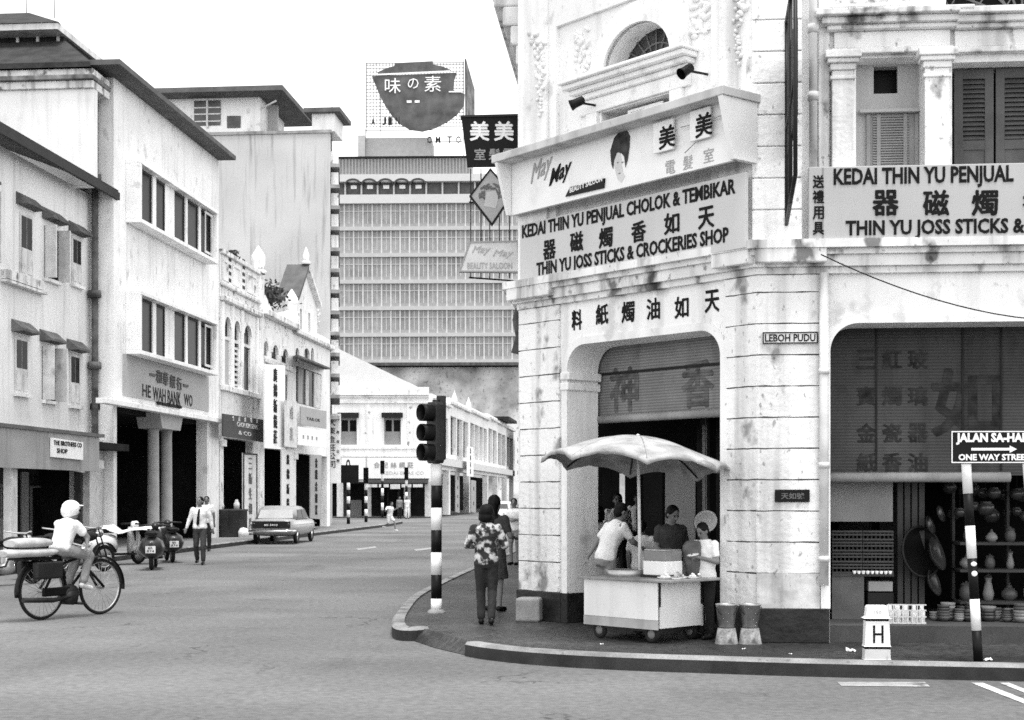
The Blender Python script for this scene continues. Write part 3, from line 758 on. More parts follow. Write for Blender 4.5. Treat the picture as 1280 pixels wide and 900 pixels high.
for x, y in ((834, 171), (880, 156)):
    t = MB().box(FS, FS.U(x - 13), FS.U(x + 12), FS.Z(x, y + 19), FS.Z(x, y - 19), .03, .06).build('character_tile', PAINT, r, bevel=.006)
    MB().char(FS, '美', FS.U(x, .06), FS.Z(x, y, .06), .25, .061, bold=.03, th=.006).build('lettering', LETTER, t)
m = MB()
for ch, x, y in (('電', 838, 209), ('髮', 860, 203), ('室', 886, 194)): m.char(FS, ch, FS.U(x), FS.Z(x, y), .15, .002, bold=.0, th=.004)
m.build('lettering', mat('pale_lettering', .38), r, label='faint grey characters under the two tiles')
m = MB().tube([FS.p(FS.U(855), FS.Z(855, 160), .05), FS.p(FS.U(893), FS.Z(893, 150), .05), FS.p(FS.U(918), FS.Z(918, 141), .05)], .006, 5).tube([FS.p(FS.U(860), FS.Z(860, 192), .05), FS.p(FS.U(893), FS.Z(893, 160), .05)], .006, 5)
m.build('neon_tube', mat('grey_tube', .35), r)

FK = Frame(FA.p(FA.U(930, .27), 0, .27), Vector((0.618, -0.786, 0)))
r = thing('shop_signboard', 'pale signboard reading KEDAI THIN YU PENJUAL CHOLOK & TEMBIKAR over the corner entrance', 'signboard', FA.p(2, 4.2, .3))
ku0, ku1 = FK.U(650), FK.U(931.5)
kz0 = (FK.Z(653, 360.7) + FK.Z(934.7, 307.6)) / 2; kz1 = (FK.Z(646.6, 281) + FK.Z(928, 216.5)) / 2
print('kedai', FK.Z(653, 360.7), FK.Z(934.7, 307.6), FK.Z(646.6, 281), FK.Z(928, 216.5))
MB().box(FK, ku0, ku1, kz0, kz1, -.05, 0).build('board', SIGN_GREY, r, bevel=.006)
def kline(txt, xa, ya, xb, yb, h, bold):
    za, zb = FK.Z(xa, ya), FK.Z(xb, yb)
    MB().text(FK, txt, FK.U(xa), FK.U(xb), za, za + h, .002, bold=bold, tilt=zb - za).build('lettering', LETTER, r)
kline('KEDAI THIN YU PENJUAL CHOLOK & TEMBIKAR', 653, 303, 919.5, 247.5, .215, .028)
kline('THIN YU JOSS STICKS & CROCKERIES SHOP', 671, 350, 911, 308, .215, .028)
m = MB()
for ch, x, y in (('器', 687, 312), ('磁', 721, 302), ('燭', 757.5, 297), ('香', 798.5, 289.5), ('如', 840, 279), ('天', 883, 272)):
    m.char(FK, ch, FK.U(x), FK.Z(x, y), .235, .002, bold=.035)
m.build('lettering', LETTER, r, label='row of six black Chinese characters')

r = thing('shop_signboard', 'long grey signboard reading KEDAI THIN YU PENJUAL on the front face above the shop', 'signboard', FB.p(2, 4.3, .2))
d = .22
sx0, sx1 = FB.U(1011, d), FB.U(1500, d); sz0, sz1 = FB.Z(1100, 303, d), FB.Z(1100, 207, d)
MB().box(FB, sx0, sx1, sz0, sz1, .12, d).build('board', mat('grey_signboard', .40, rough=.5, var=.07, scale=1.5, streak=.05), r, bevel=.008)
MB().box(FB, sx0 + .14, sx0 + .155, sz0 + .01, sz1 - .01, d - .01, d + .004).build('panel_joint', mat('sign_joint', .25), r)
d += .002
MB().text(FB, 'KEDAI THIN YU PENJUAL', FB.U(1042, d), FB.U(1267, d), FB.Z(1100, 236.5, d), FB.Z(1100, 209.5, d), d, bold=.03).build('lettering', LETTER, r)
MB().text(FB, 'CHOLOK & TEMBIKAR', FB.U(1285, d), FB.U(1468, d), FB.Z(1100, 236.5, d), FB.Z(1100, 209.5, d), d, bold=.03).build('lettering', LETTER, r)
MB().text(FB, 'THIN YU JOSS STICKS &', FB.U(1057, d), FB.U(1281, d), FB.Z(1100, 299.5, d), FB.Z(1100, 275, d), d, bold=.03).build('lettering', LETTER, r)
MB().text(FB, 'CROCKERIES SHOP', FB.U(1292, d), FB.U(1450, d), FB.Z(1100, 299.5, d), FB.Z(1100, 275, d), d, bold=.03).build('lettering', LETTER, r)
m = MB()
for ch, x in (('器', 1107), ('磁', 1170), ('燭', 1231), ('香', 1295), ('如', 1355), ('天', 1415)): m.char(FB, ch, FB.U(x, d), FB.Z(x, 253.5, d), .265, d, bold=.04)
m.build('lettering', LETTER, r, label='row of large black Chinese characters')
m = MB()
for ch, y in (('送', 227), ('禮', 246), ('用', 266), ('具', 285.5)): m.char(FB, ch, FB.U(1023, d), FB.Z(1023, y, d), .135, d, bold=.035, w=.115)
m.build('lettering', LETTER, r, label='column of four small black characters')

# tall narrow frame sign standing out of the front face, seen almost edge on
r = thing('projecting_frame', 'tall narrow dark sign frame standing out edge-on from the corner pier', 'sign frame', FB.p(FB.U(972), 4.6, .12))
Fe = Frame(FB.p(FB.U(978, .12), 0, .12), Vector((0.10, 1, 0)) * 1)      # u runs into the wall
def q(x, y, dd):                                                        # point on the projecting plane seen at x, y
    return None
pe = Vector((-0.12, -1, 0)).normalized()
base = FB.p(FB.U(983, .12), 0, .12)
def pp(t, z): return base + pe * t + Vector((0, 0, z))
zA, zB = 4.6, 6.75
m = MB()
for t0, z0, t1, z1 in ((0, zA, 0, zB), (1.25, zA + .25, 1.25, zB + .1), (0, zB, 1.25, zB + .1), (0, zA, 1.25, zA + .25), (0, 5.6, 1.25, 5.8), (.6, zA + .1, .6, zB + .05)):
    m.tube([pp(t0, z0), pp(t1, z1)], .022, 6)
m.build('frame', METAL_DARK, r)
MB().add([pp(.05, zA + .7) + Vector((0, 0, 0)), pp(1.2, zA + .85), pp(1.2, zB - .35), pp(.05, zB - .4)] + [pp(.05, zA + .7) + Vector((.03, 0, 0)), pp(1.2, zA + .85) + Vector((.03, 0, 0)), pp(1.2, zB - .35) + Vector((.03, 0, 0)), pp(.05, zB - .4) + Vector((.03, 0, 0))], [(0, 1, 2, 3), (4, 5, 6, 7), (0, 1, 5, 4), (2, 3, 7, 6)]).build('panel', DARK, r)

# signs hanging out over the street on the left
Ys = 19.4
Fh = Frame((0, Ys, 0), (1, 0.0))
r = thing('hanging_salon_sign', 'black hanging sign with two large white characters, beside the hooded signbox over the street', 'sign', at(615, 207, Ys))
pts = [Fh.px(576.5, 146), Fh.px(652, 144), Fh.px(647, 206), Fh.px(584, 207)]
MB().poly(Fh, [pts], -.12, 0).build('panel', BLACK, r)
MB().poly(Fh, [[Fh.px(575.5, 147), Fh.px(575.5, 144.5), Fh.px(653, 142.5), Fh.px(653, 145.5)]], -.14, .02).build('rim', METAL_DARK, r)
m = MB()
for x in (599.5, 630): m.char(Fh, '美', Fh.U(x), Fh.Z(x, 164), .26, .002, bold=.045)
m.build('lettering', LETTER_WHITE, r)
m = MB()
for ch, x in (('室', 600), ('髮', 618), ('電', 636)): m.char(Fh, ch, Fh.U(x), Fh.Z(x, 193), .15, .002, bold=.02)
m.build('lettering', SIGN_MID, r, label='row of three small grey characters')
MB().tube([Fh.p(Fh.U(648), Fh.Z(648, 150), -.06), Vector((.45, 20.2, Fh.Z(648, 150)))], .03, 8).build('bracket', METAL_DARK, r)

r = thing('diamond_sign', 'diamond-shaped grey sign with a sketched woman\'s head hanging over the street', 'sign', at(612, 282, Ys))
pts = [Fh.px(586.5, 245), Fh.px(613, 210), Fh.px(641, 243), Fh.px(615, 282)]
MB().poly(Fh, [pts], -.08, 0).build('panel', mat('grey_sign_face', .36, var=.15, scale=4), r)
cu = sum(p[0] for p in pts) / 4; czz = sum(p[1] for p in pts) / 4
MB().poly(Fh, [pts, [(cu + (p[0] - cu) * .91, czz + (p[1] - czz) * .91) for p in pts]], -.09, .012).build('border', BLACK, r)
hu, hz = Fh.px(614, 242)
hd = MB().poly(Fh, [[(hu - .10, hz - .17), (hu - .06, hz + .02), (hu + .06, hz + .04), (hu + .10, hz - .05), (hu + .06, hz - .2)]], .002, .004).build('drawn_face', mat('sketched_face', .48), r)
m = MB(); rnd = random.Random(4)
for k in range(34):
    a = rnd.uniform(-.3, 3.5); rr = rnd.uniform(.08, .155)
    m.ell(Fh.p(hu + rr * 1.1 * math.cos(a), hz - .02 + rr * math.sin(a), .006), rnd.uniform(.02, .045), .003, .012, (math.cos(a + 1.57), 0, math.sin(a + 1.57)), (0, 1, 0), n=8, m=5)
m.build('drawn_hair', mat('sketched_hair', .12), hd)

r = thing('hanging_salon_sign', 'white sloping sign with faint script lettering, lowest of the hanging saloon signs', 'sign', at(612, 342, Ys))
pts = [Fh.px(586, 302), Fh.px(648, 300.5), Fh.px(650, 341), Fh.px(574, 340)]
MB().poly(Fh, [pts], -.06, 0).build('panel', mat('faded_white_sign', .62, var=.14, scale=4), r)
MB().poly(Fh, [pts, [(p[0] + (.02 if i in (0, 3) else -.02), p[1] + (-.02 if i < 2 else .02)) for i, p in enumerate(pts)]], -.07, .01).build('border', mat('thin_border', .3), r)
m = MB().text(Fh, 'May', Fh.U(590), Fh.U(613), Fh.Z(600, 319), Fh.Z(600, 307), .002, shear=.4, tilt=.0).text(Fh, 'May', Fh.U(616), Fh.U(642), Fh.Z(628, 323), Fh.Z(628, 312), .002, shear=.4)
m.text(Fh, 'BEAUTY SALOON', Fh.U(584), Fh.U(640), Fh.Z(600, 336), Fh.Z(600, 328), .002)
m.build('lettering', mat('ghost_lettering', .40), r)
m = MB()
for x in (588, 601, 612, 624, 637): m.tube([Fh.p(Fh.U(x), Fh.Z(x, 346), -.14), Fh.p(Fh.U(x), Fh.Z(x, 208), -.14)], .008, 5)
for y in (302, 345, 250): m.tube([Fh.p(Fh.U(586), Fh.Z(600, y), -.14), Vector((.35, 20.0, Fh.Z(640, y)))], .012, 5)
m.build('support_frame', METAL_DARK, r)
# ornate lamp bracket shape under the signs, on the street face
r = thing('gutter_outlet', 'dark rusted rainwater hopper on the street face under the hanging signs', 'drain', at(645, 440, 18.9))
m = MB().lathe(at(650, 375, 18.9), [(.04, -.25), (.07, -.1), (.14, .02), (.15, .06)], 12); m.build('hopper', METAL_DARK, r)
MB().tube([at(650, 378, 18.9), at(645, 400, 18.9), at(650, 420, 18.9), at(646, 442, 18.9)], [.04, .05, .06, .075], 10).build('spout', mat('rusty_pipe', .09, var=.5, scale=6), r)

# ------------------------------------------------------------------ left side of the street
Z3 = Vector((0, 0, 1))
def lu(x, d=0.0): return FL.U(x, d)
def lz(x, y, d=0.0): return FL.Z(x, y, d)

# ---- two-storey white block with box windows (bank building)
uA, uB = lu(142), lu(273.5); ZB2 = 14.0
r = thing('office_building', 'tall white modernist building with two box-framed window bands and paired columns', 'building', FL.p(uA, 0, 0))
zcan = 4.42
o0, o1 = lu(146), lu(259)
gz = lz(200, 512)
uw = [(165.7, 356, 152, 441.7), (163, 194, 154, 278)]
wz = [(5.95, 7.87), (9.92, 11.82)]
wu0, wu1 = lu(157) + .15, lu(272.5, .45) - .15
holes = [rect(wu0, wu1, a + .12, b - .12) for a, b in wz]
MB().poly(FL, [[(uA, .1), (o0, .1), (o0, gz), (o1, gz), (o1, .1), (uB, .1), (uB, ZB2), (uA, ZB2)]] + holes, -.4, 0).build('front_wall', PL_WHITE, r)
MB().box(FL, uA + .003, uA + .4, .1, ZB2, -10, -.401).build('side_wall', PL_WHITE, r)
MB().box(FL, uB - .4, uB - .003, .1, ZB2, -10, -.401).build('side_wall', PL_WHITE, r)
MB().box(FL, uA - 1.25, uB - .02, ZB2, ZB2 + .15, -10, .65).build('eaves_slab', mat('dark_eaves', .10, var=.3, scale=2), r)
for a, b in wz:
    bx = MB().box(FL, wu0 - .15, wu1 + .15, b - .12, b, .002, .47).box(FL, wu0 - .15, wu1 + .15, a, a + .12, .002, .47)
    bx.box(FL, wu0 - .15, wu0 - .02, a + .121, b - .121, .002, .465).box(FL, wu1 + .02, wu1 + .15, a + .121, b - .121, .002, .45)
    bx.build('window_box', PL_WHITE, r, bevel=.01)
    W = wu1 - wu0
    for k, (f0_, f1_, kind) in enumerate(((0, .20, 'g'), (.20, .24, 'p'), (.24, .36, 'g'), (.36, .48, 'w'), (.48, .62, 'g'), (.62, .65, 'p'), (.65, .81, 'g'), (.81, .84, 'p'), (.84, 1.0, 'g'))):
        q0, q1 = wu0 + W * f0_, wu0 + W * f1_
        if kind == 'g':
            w = MB().box(FL, q0, q1, a + .121, b - .121, .14, .20).build('window', GLASS, r)
            m = MB()
            m.poly(FL, [rect(q0 + .01, q1 - .01, a + .13, b - .13), rect(q0 + .06, q1 - .06, a + .2, b - .2)], .2001, .225)
            m.build('window_frame', mat('grey_steel_frame', .05), w)
        else: MB().box(FL, q0, q1, a + .121, b - .121, .14, .26 if kind == 'p' else .235).build('window_pier', PL_WHITE, r)
    w = MB().poly(FL, [rect(wu1 - .95, wu1 - .1, a + .25, b - .2), rect(wu1 - .87, wu1 - .18, a + .33, b - .28)], .3, .33)
    w.build('open_casement', PAINT_OLD, r)
MB().box(FL, lu(153), lu(260), lz(200, 505) + .05, wz[0][0] - .01, .003, .03).build('name_panel', mat('shaded_name_panel', .40, var=.08, scale=1), r)  # grey tone takes in the shadow under the window box
m = MB(); zz0, zz1 = 4.95, 5.22
for txt, x0, x1, ya0, ya1, yb in (('HE', 178, 188.5, 480, 497, 0), ('WAH', 191, 207, 484, 502, 0), ('BANK', 209.5, 226, 488, 508, 0), ('WO', 230, 240.5, 492, 508, 0)):
    m.text(FL, txt, lu(x0, .035), lu(x1, .035), lz((x0 + x1) / 2, ya1 - .5, .035), lz((x0 + x1) / 2, ya0 + 1, .035), .031, bold=.01, th=.012)
m.build('lettering', LETTER, r, label='raised black capital letters')
m = MB()
for ch, x, y in (('一', 190, 468.5), ('和', 198, 471), ('華', 206.5, 474), ('銀', 215, 477), ('行', 223.5, 480), ('一', 231.5, 482)):
    m.char(FL, ch, lu(x, .035), lz(x, y, .035), .42 if ch != '一' else .07, .031, bold=.0, th=.05, w=.5)
m.build('lettering', mat('grey_lettering', .13), r, label='row of small raised characters')
m = MB().text(FL, 'LEE WAH BANK LTD', lu(196, .035), lu(226, .035), lz(211, 508.5, .035), lz(211, 504.5, .035), .031, bold=.05, th=.05); m.build('lettering', LETTER, r, label='small lower line of letters')
MB().box(FL, lu(133, .32), uB - .05, zcan - .10, zcan + .05, .004, .32).build('canopy', PL_WHITE, r, bevel=.01)
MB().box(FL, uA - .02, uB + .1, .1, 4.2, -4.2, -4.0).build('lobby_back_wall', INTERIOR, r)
MB().box(FL, uB - .45, uB - .402, .1, 4.2, -4, -.41).build('lobby_shade_lining', INTERIOR_MID, r)  # dark linings over the white side walls, painting in the lobby's shade
MB().box(FL, uA + .402, uA + .45, .1, 4.2, -4, -.41).build('lobby_shade_lining', INTERIOR_MID, r)
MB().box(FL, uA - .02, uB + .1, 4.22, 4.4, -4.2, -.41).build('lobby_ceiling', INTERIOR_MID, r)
for x0, x1, y0, mm in ((147, 158, 590, WOOD), (160, 172, 595, INTERIOR_MID), (176, 184, 590, WOOD), (214, 226, 592, WOOD), (228, 238, 600, INTERIOR_MID)):
    MB().box(FL, lu(x0, -3.98), lu(x1, -3.98), .14, 3.0, -3.99, -3.9).build('lobby_door', mm, r)
MB().box(FL, lu(146, -3.9), lu(184, -3.9), 3.2, 3.3, -3.89, -3.8).build('door_lintel', INTERIOR_PALE, r)
MB().box(FL, lu(183, -3.2), lu(186, -3.2), .14, 3.3, -3.3, -3.2).build('door_post', INTERIOR_PALE, r)
for x in (191.5, 208):
    c = FL.p(lu(x, -.35), .14, -.35); MB().lathe(c, [(.25, 0), (.25, .12), (.20, .2), (.18, 3.6), (.20, 3.72)], 20).build('column', mat('terrazzo_column', .34, var=.15, scale=3, fine=.1), r)
a, b = lu(188, -.35), lu(211, -.35)
P = []
for (w_, z_) in ((0, 3.86), (-.35, 4.36)):
    P += [FL.p(a - w_ * -1 * 0 - (0 if z_ < 4 else .28), z_, -.75), FL.p(b + (0 if z_ < 4 else .28), z_, -.75), FL.p(b + (0 if z_ < 4 else .28), z_, .05), FL.p(a - (0 if z_ < 4 else .28), z_, .05)]
MB().add(P, [(0, 1, 2, 3), (4, 5, 6, 7), (0, 1, 5, 4), (1, 2, 6, 5), (2, 3, 7, 6), (3, 0, 4, 7)]).build('column_capital', PL_GREY, r)
m = MB()
for x, y in ((150, 319), (145, 452), (145, 477)): pass
dp = MB().tube([FL.p(uA + .05, .2, -.5) - FL.u * .22, FL.p(uA + .05, 13.6, -.5) - FL.u * .22], .10, 8)
for z in (2.2, 5.4, 7.5, 10.9): dp.tube([FL.p(uA - .2, z, -.5), FL.p(uA - .2, z + .2, -.5)], .2, 8)
dp.build('drain_pipe', mat('mouldy_pipe', .12, var=.6, scale=3), r)

# ---- older building on the far left: hoods over casements, low eaves, shop awning
d1 = -.7
r = thing('old_shophouse', 'weathered white shophouse with small hooded casement windows and a low grey awning', 'shophouse', FL.p(lu(60, d1), 0, d1))
v0, v1 = lu(-120, d1), lu(112.5, d1)
ze = 10.55
zaw = lz(60, 535, d1)
MB().poly(FL, [rect(v0, v1, zaw - .3, ze)], d1 - .3, d1).build('front_wall', PL_STAIN, r)
MB().box(FL, v1 - .3, v1, .1, ze + .5, d1 - 9, d1 - .302).build('side_wall', PL_STAIN, r)
# roof: eaves and tile slope
P = [FL.p(v0, ze + .02, d1 + .75), FL.p(v1 + .3, ze + .02, d1 + .75), FL.p(v1 + .3, ze + 2.6, d1 - 6), FL.p(v0, ze + 2.6, d1 - 6)]
MB().add(P + [p + Vector((0, 0, .16)) for p in P], [(0, 1, 2, 3), (4, 5, 6, 7), (0, 1, 5, 4), (1, 2, 6, 5), (2, 3, 7, 6), (3, 0, 4, 7)]).build('roof', TILE, r)
MB().box(FL, v0, v1 + .3, ze - .12, ze + .1, d1 + .70, d1 + .8).build('gutter', DARK, r)
def hooded(x0, x1, y0, y1, yh, shut):
    """Casement between pixel bounds with a sloping hood; shut 0 panes, 1 open shutters, 2 blind."""
    a, b = lu(x0, d1), lu(x1, d1); xm = (x0 + x1) / 2; zb, zt_ = lz(xm, y1, d1), lz(xm, y0, d1)
    w = MB().box(FL, a, b, zb, zt_, d1 + .003, d1 + .03).build('window', (PAINT_OLD, GLASS, PAINT_OLD)[shut], r)
    zm = zb + (zt_ - zb) * .45
    if shut != 1:
        MB().box(FL, a + .08, (a + b) / 2 - .02, zm, zt_ - .08, d1 + .031, d1 + .04).build('pane', GLASS, w)
        MB().box(FL, (a + b) / 2 + .02, b - .08, zm, zt_ - .08, d1 + .031, d1 + .04).build('pane', GLASS, w)
        m = MB()
        for q in (0, 1): m.box(FL, a + .06 + q * (b - a) / 2, (a + b) / 2 - .06 + q * (b - a) / 2, zb + .08, zm - .06, d1 + .031, d1 + .045)
        m.build('shutter_panel', PAINT_OLD, w)
    else:
        MB().box(FL, a - .05, a + .02, zb, zt_, d1 + .03, d1 + .34).build('open_shutter', PAINT_OLD, w)
        MB().box(FL, b - .02, b + .05, zb, zt_, d1 + .03, d1 + .36).build('open_shutter', PAINT_OLD, w)
        MB().box(FL, (a + b) / 2 - .03, (a + b) / 2 + .03, zb, zt_, d1 + .031, d1 + .05).build('mullion', WOOD, w)
    zh = lz(xm, yh, d1)
    P = [FL.p(a - .2, zh - .08, d1 + .01), FL.p(b + .2, zh - .08, d1 + .01), FL.p(b + .15, zh - .06, d1 + .30), FL.p(a - .12, zh - .06, d1 + .30)]
    MB().add(P + [FL.p(a - .2, zh + .24, d1 + .01), FL.p(b + .2, zh + .24, d1 + .01), FL.p(b + .15, zh + .0, d1 + .30), FL.p(a - .12, zh + .0, d1 + .30)], [(0, 1, 2, 3), (4, 5, 6, 7), (0, 1, 5, 4), (1, 2, 6, 5), (2, 3, 7, 6), (3, 0, 4, 7)]).build('window_hood', mat('grey_tin_hood', .12, var=.4, scale=2, streak=.4), r)
    MB().box(FL, a - .06, b + .06, zb - .09, zb - .003, d1 + .003, d1 + .12).build('window_sill', PL_OLD, r)
hooded(18, 34, 422, 492, 413, 0); hooded(53, 68, 434, 501, 425, 1); hooded(86.5, 99, 443, 507, 436, 0)
hooded(24, 40, 268, 346, 256, 2); hooded(56, 72, 285, 350, 274, 1); hooded(89, 101, 297, 356, 290, 0)
hooded(-40, -20, 400, 480, 392, 0); hooded(-36, -16, 235, 325, 222, 1)
for (x0, x1, y0, y1) in ((1, 45, 345, 356), (0, 52, 357, 360)):
    MB().box(FL, lu(x0, d1), lu(x1, d1), lz(25, y1, d1), lz(25, y0, d1), d1 + .003, d1 + .2).build('wall_ledge', PL_TRIM, r)
aw = lz(60, 540, d1 + 1.2)
MB().box(FL, v0, lu(131, d1 + 1.3), aw, aw + .09, d1 + .003, d1 + 1.3).build('awning', mat('grey_awning', .12, var=.3, scale=2), r)
MB().box(FL, v0, lu(124, d1 + 1.25), aw - .95, aw - .003, d1 + 1.18, d1 + 1.25).build('fascia', mat('grey_fascia', .34, var=.15, scale=1.5, streak=.25), r)
MB().box(FL, v0, v1 + .9, .1, aw, d1 - 1.6, d1 - 1.4).build('shop_front', mat('dim_shop_front', .045, var=.3, scale=1, streak=.3), r)
MB().box(FL, v0, v1 + .5, aw - .3, aw - .1, d1 - 1.4, d1 + 1.0).build('porch_ceiling', INTERIOR_MID, r)
for x0, x1, y0 in ((40, 71, 610), (82, 100, 612), (2, 12, 608), (-40, -10, 605)):
    w = MB().box(FL, lu(x0, d1 - 1.35), lu(x1, d1 - 1.35), .14, lz((x0 + x1) / 2, y0, d1 - 1.35), d1 - 1.398, d1 - 1.36).build('shop_door', WOOD if x0 != 82 else WOOD_MID, r)
    MB().poly(FL, [rect(lu(x0, d1 - 1.35) - .05, lu(x1, d1 - 1.35) + .05, .14, lz((x0 + x1) / 2, y0, d1 - 1.35) + .06), rect(lu(x0, d1 - 1.35), lu(x1, d1 - 1.35), .0, lz((x0 + x1) / 2, y0, d1 - 1.35))], d1 - 1.397, d1 - 1.33).build('door_frame', WOOD_PALE, w)
for x0, x1, y0, y1 in ((82, 96, 648, 690), (106, 121, 645, 690), (0, 9, 648, 700), (28, 36, 590, 690)):
    MB().box(FL, lu(x0, d1 - 1.0), lu(x1, d1 - 1.0), .14, lz(x0, y0, d1 - 1.0), d1 - 1.05, d1 - 1.0).build('screen_panel', WOOD_PALE, r)
for x in (18, ):
    MB().box(FL, lu(x - 4, d1 + 1.1), lu(x + 4, d1 + 1.1), .14, aw - .003, d1 + .9, d1 + 1.1).build('porch_post', PAINT_OLD, r, bevel=.01)
MB().box(FL, lu(112, d1 + .4), lu(129, d1 + .4), .14, aw - .003, d1 - .2, d1 + .4).build('porch_pier', PAINT_OLD, r)
MB().box(FL, lu(101, d1 + .2), lu(108, d1 + .2), .14, aw - .4, d1 + .0, d1 + .2).build('porch_post', WOOD_MID, r, bevel=.01)

MB().box(FL, v1 - .37, v1 - .302, .1, aw - .3, d1 - 1.39, d1 - .302).build('porch_shade_lining', INTERIOR_MID, r)  # dark lining on the side wall, painting in the porch's shade
def board(name, lab, cat, fr, x0, x1, y0l, y1l, y0r, y1r, d, m0, texts=(), chars=(), th=.05, border=None, grp=None):
    """Flat signboard given by the pixel heights of its left and right edges; texts (str, x0, x1, ytop, ybottom, material), chars (ch, x, y, size, material)."""
    r = thing(name, lab, cat, fr.p(fr.U((x0 + x1) / 2, d), fr.Z((x0 + x1) / 2, (y1l + y1r) / 2, d), d), grp)
    pts = [fr.px(x0, y1l, d), fr.px(x1, y1r, d), fr.px(x1, y0r, d), fr.px(x0, y0l, d)]
    MB().poly(fr, [pts], d - th, d).build('board', m0, r)
    if border:
        cu = sum(p[0] for p in pts) / 4; cz_ = sum(p[1] for p in pts) / 4
        MB().poly(fr, [pts, [(cu + (p[0] - cu) * .93, cz_ + (p[1] - cz_) * .96) for p in pts]], d - .001, d + .03).build('border', border, r)
    grouped = {}
    for t, a, b, yt, yb, mm in texts:
        z0_, z1_ = fr.Z(a, yb, d), fr.Z(a, yt, d)
        tl = fr.Z(b, yb + (y1r - y1l) * (b - a) / (x1 - x0), d) - z0_
        grouped.setdefault(mm.name, (mm, MB()))[1].text(fr, t, fr.U(a, d), fr.U(b, d), z0_, z1_, d + .003, bold=.012, th=.01, tilt=tl)
    for ch, x, y, s, mm in chars:
        sz = fr.Z(x, y - s / 2, d) - fr.Z(x, y + s / 2, d)
        grouped.setdefault(mm.name, (mm, MB()))[1].char(fr, ch, fr.U(x, d), fr.Z(x, y, d), sz, d + .003, bold=.0, th=.03, w=sz)
    for mm, mb in grouped.values(): mb.build('lettering', mm, r)
    return r
dF = d1 + 1.27
board('shop_signboard', 'white signboard with two lines of black letters on the grey awning fascia', 'signboard', FL, 65, 104, 547, 571, 553, 575, dF + .05, PAINT, [('THE BROTHERS CO', 67, 102, 550, 556, LETTER), ('SHOP', 71, 84, 560, 566, LETTER)])
board('roller_sign', 'narrow white strip sign under the grey awning beside the pale porch post', 'strip sign', FL, 30, 70, 567, 577, 572, 580, dF - .6, PAINT_OLD, [('SALOON', 34, 60, 570, 574, LETTER)])
board('roller_sign', 'white strip sign hanging lowest under the grey awning', 'strip sign', FL, 72, 106, 577, 585, 582, 591, dF - .5, PAINT_OLD, [('COLD DRINKS', 76, 102, 579, 584, LETTER)])
board('roller_sign', 'short white strip sign at the pier end of the awning', 'strip sign', FL, 106, 130, 572, 582, 576, 586, dF - .5, PAINT_OLD)

# ---- tall tile-roofed building behind the far left
Yb = 39.9
Fb = Frame((0, Yb, 0), (0.9961, -0.0885))
r = thing('tiled_roof_building', 'old tall white building with a two-tiered clay tile roof behind the hooded shophouse', 'building', Fb.p(Fb.U(60), 0, 0))
a, b = Fb.U(-200), Fb.U(117); zw = Fb.Z(60, 112)
MB().box(Fb, a, b, 10.5, zw, -.3, 0).build('gable_wall', PL_STAIN, r)
MB().box(Fb, a, b + .02, zw + .001, zw + .22, -1.2, .10).build('eaves_moulding', PL_TRIM, r, bevel=.02)
MB().box(Fb, a, b + .06, zw + .221, zw + .36, -1.2, .22).build('eaves_moulding', mat('mossy_moulding', .2, var=.6, scale=3, streak=.5), r, bevel=.02)
MB().box(Fb, a, b + .02, zw + .361, zw + .55, -1.2, .12).build('eaves_moulding', PL_TRIM, r, bevel=.02)
z1 = zw + .551; z2 = Fb.Z(60, 58, -1.6)
def slope(u0, u1, za, da, ub0, ub1, zb, db, th=.15):
    P = [Fb.p(u0, za, da), Fb.p(u1, za, da), Fb.p(ub1, zb, db), Fb.p(ub0, zb, db)]
    return MB().add(P + [p + Vector((0, 0, th)) for p in P], [(0, 1, 2, 3), (4, 5, 6, 7), (0, 1, 5, 4), (1, 2, 6, 5), (2, 3, 7, 6), (3, 0, 4, 7)])
slope(a, b, z1, .25, a, Fb.U(82, -1.6), z2, -1.6).build('lower_roof', TILE, r)
P = [Fb.p(b, z1, .25), Fb.p(b, z1, -8), Fb.p(Fb.U(82, -1.6), z2, -6), Fb.p(Fb.U(82, -1.6), z2, -1.6)]
MB().add(P, [(0, 1, 2, 3)]).build('lower_roof', TILE, r)
c1 = Fb.U(82, -1.6)
MB().box(Fb, a, c1 - .1, z2 - .3, z2 + .55, -6, -1.7).build('clerestory', WOOD, r)
for k in range(6): MB().box(Fb, c1 - .3 - k * .62, c1 - .22 - k * .62, z2, z2 + .5, -1.70, -1.64).build('clerestory_post', PAINT_OLD, r)
z3 = Fb.Z(40, 37, -1.0)
MB().box(Fb, a, Fb.U(72, -1.0), z3, z3 + .18, -7, -1.0).build('fascia_board', PAINT_OLD, r)
P = [Fb.p(Fb.U(72, -1.0), z3, -1.0), Fb.p(Fb.U(106, -4.5), Fb.Z(106, 76, -4.5), -4.5)]
P = [P[0], P[1], P[1] + Vector((0, 0, .22)), P[0] + Vector((0, 0, .22))]
MB().add(P + [q - Fb.u * .15 for q in P], [(0, 1, 2, 3), (4, 5, 6, 7), (0, 1, 5, 4), (2, 3, 7, 6)]).build('fascia_board', PAINT_OLD, r)
zr = Fb.Z(30, 16, -3)
q0, q1 = Fb.U(72, -1.0), Fb.U(36, -3)
P = [Fb.p(a, z3 + .19, -.95), Fb.p(q0 + .05, z3 + .19, -.95), Fb.p(q1, zr, -3), Fb.p(a, zr, -3)]
MB().add(P, [(0, 1, 2, 3)]).add([Fb.p(q0 + .05, z3 + .19, -.95), Fb.p(Fb.U(107, -4.5), Fb.Z(106, 70, -4.5), -4.5), Fb.p(q1, zr, -3.6), Fb.p(q1, zr, -3)], [(0, 1, 2, 3)]).add([Fb.p(a, zr, -3), Fb.p(q1, zr, -3), Fb.p(q1, zr, -4), Fb.p(a, zr, -4)], [(0, 1, 2, 3)]).build('upper_roof', TILE, r)
m = MB()
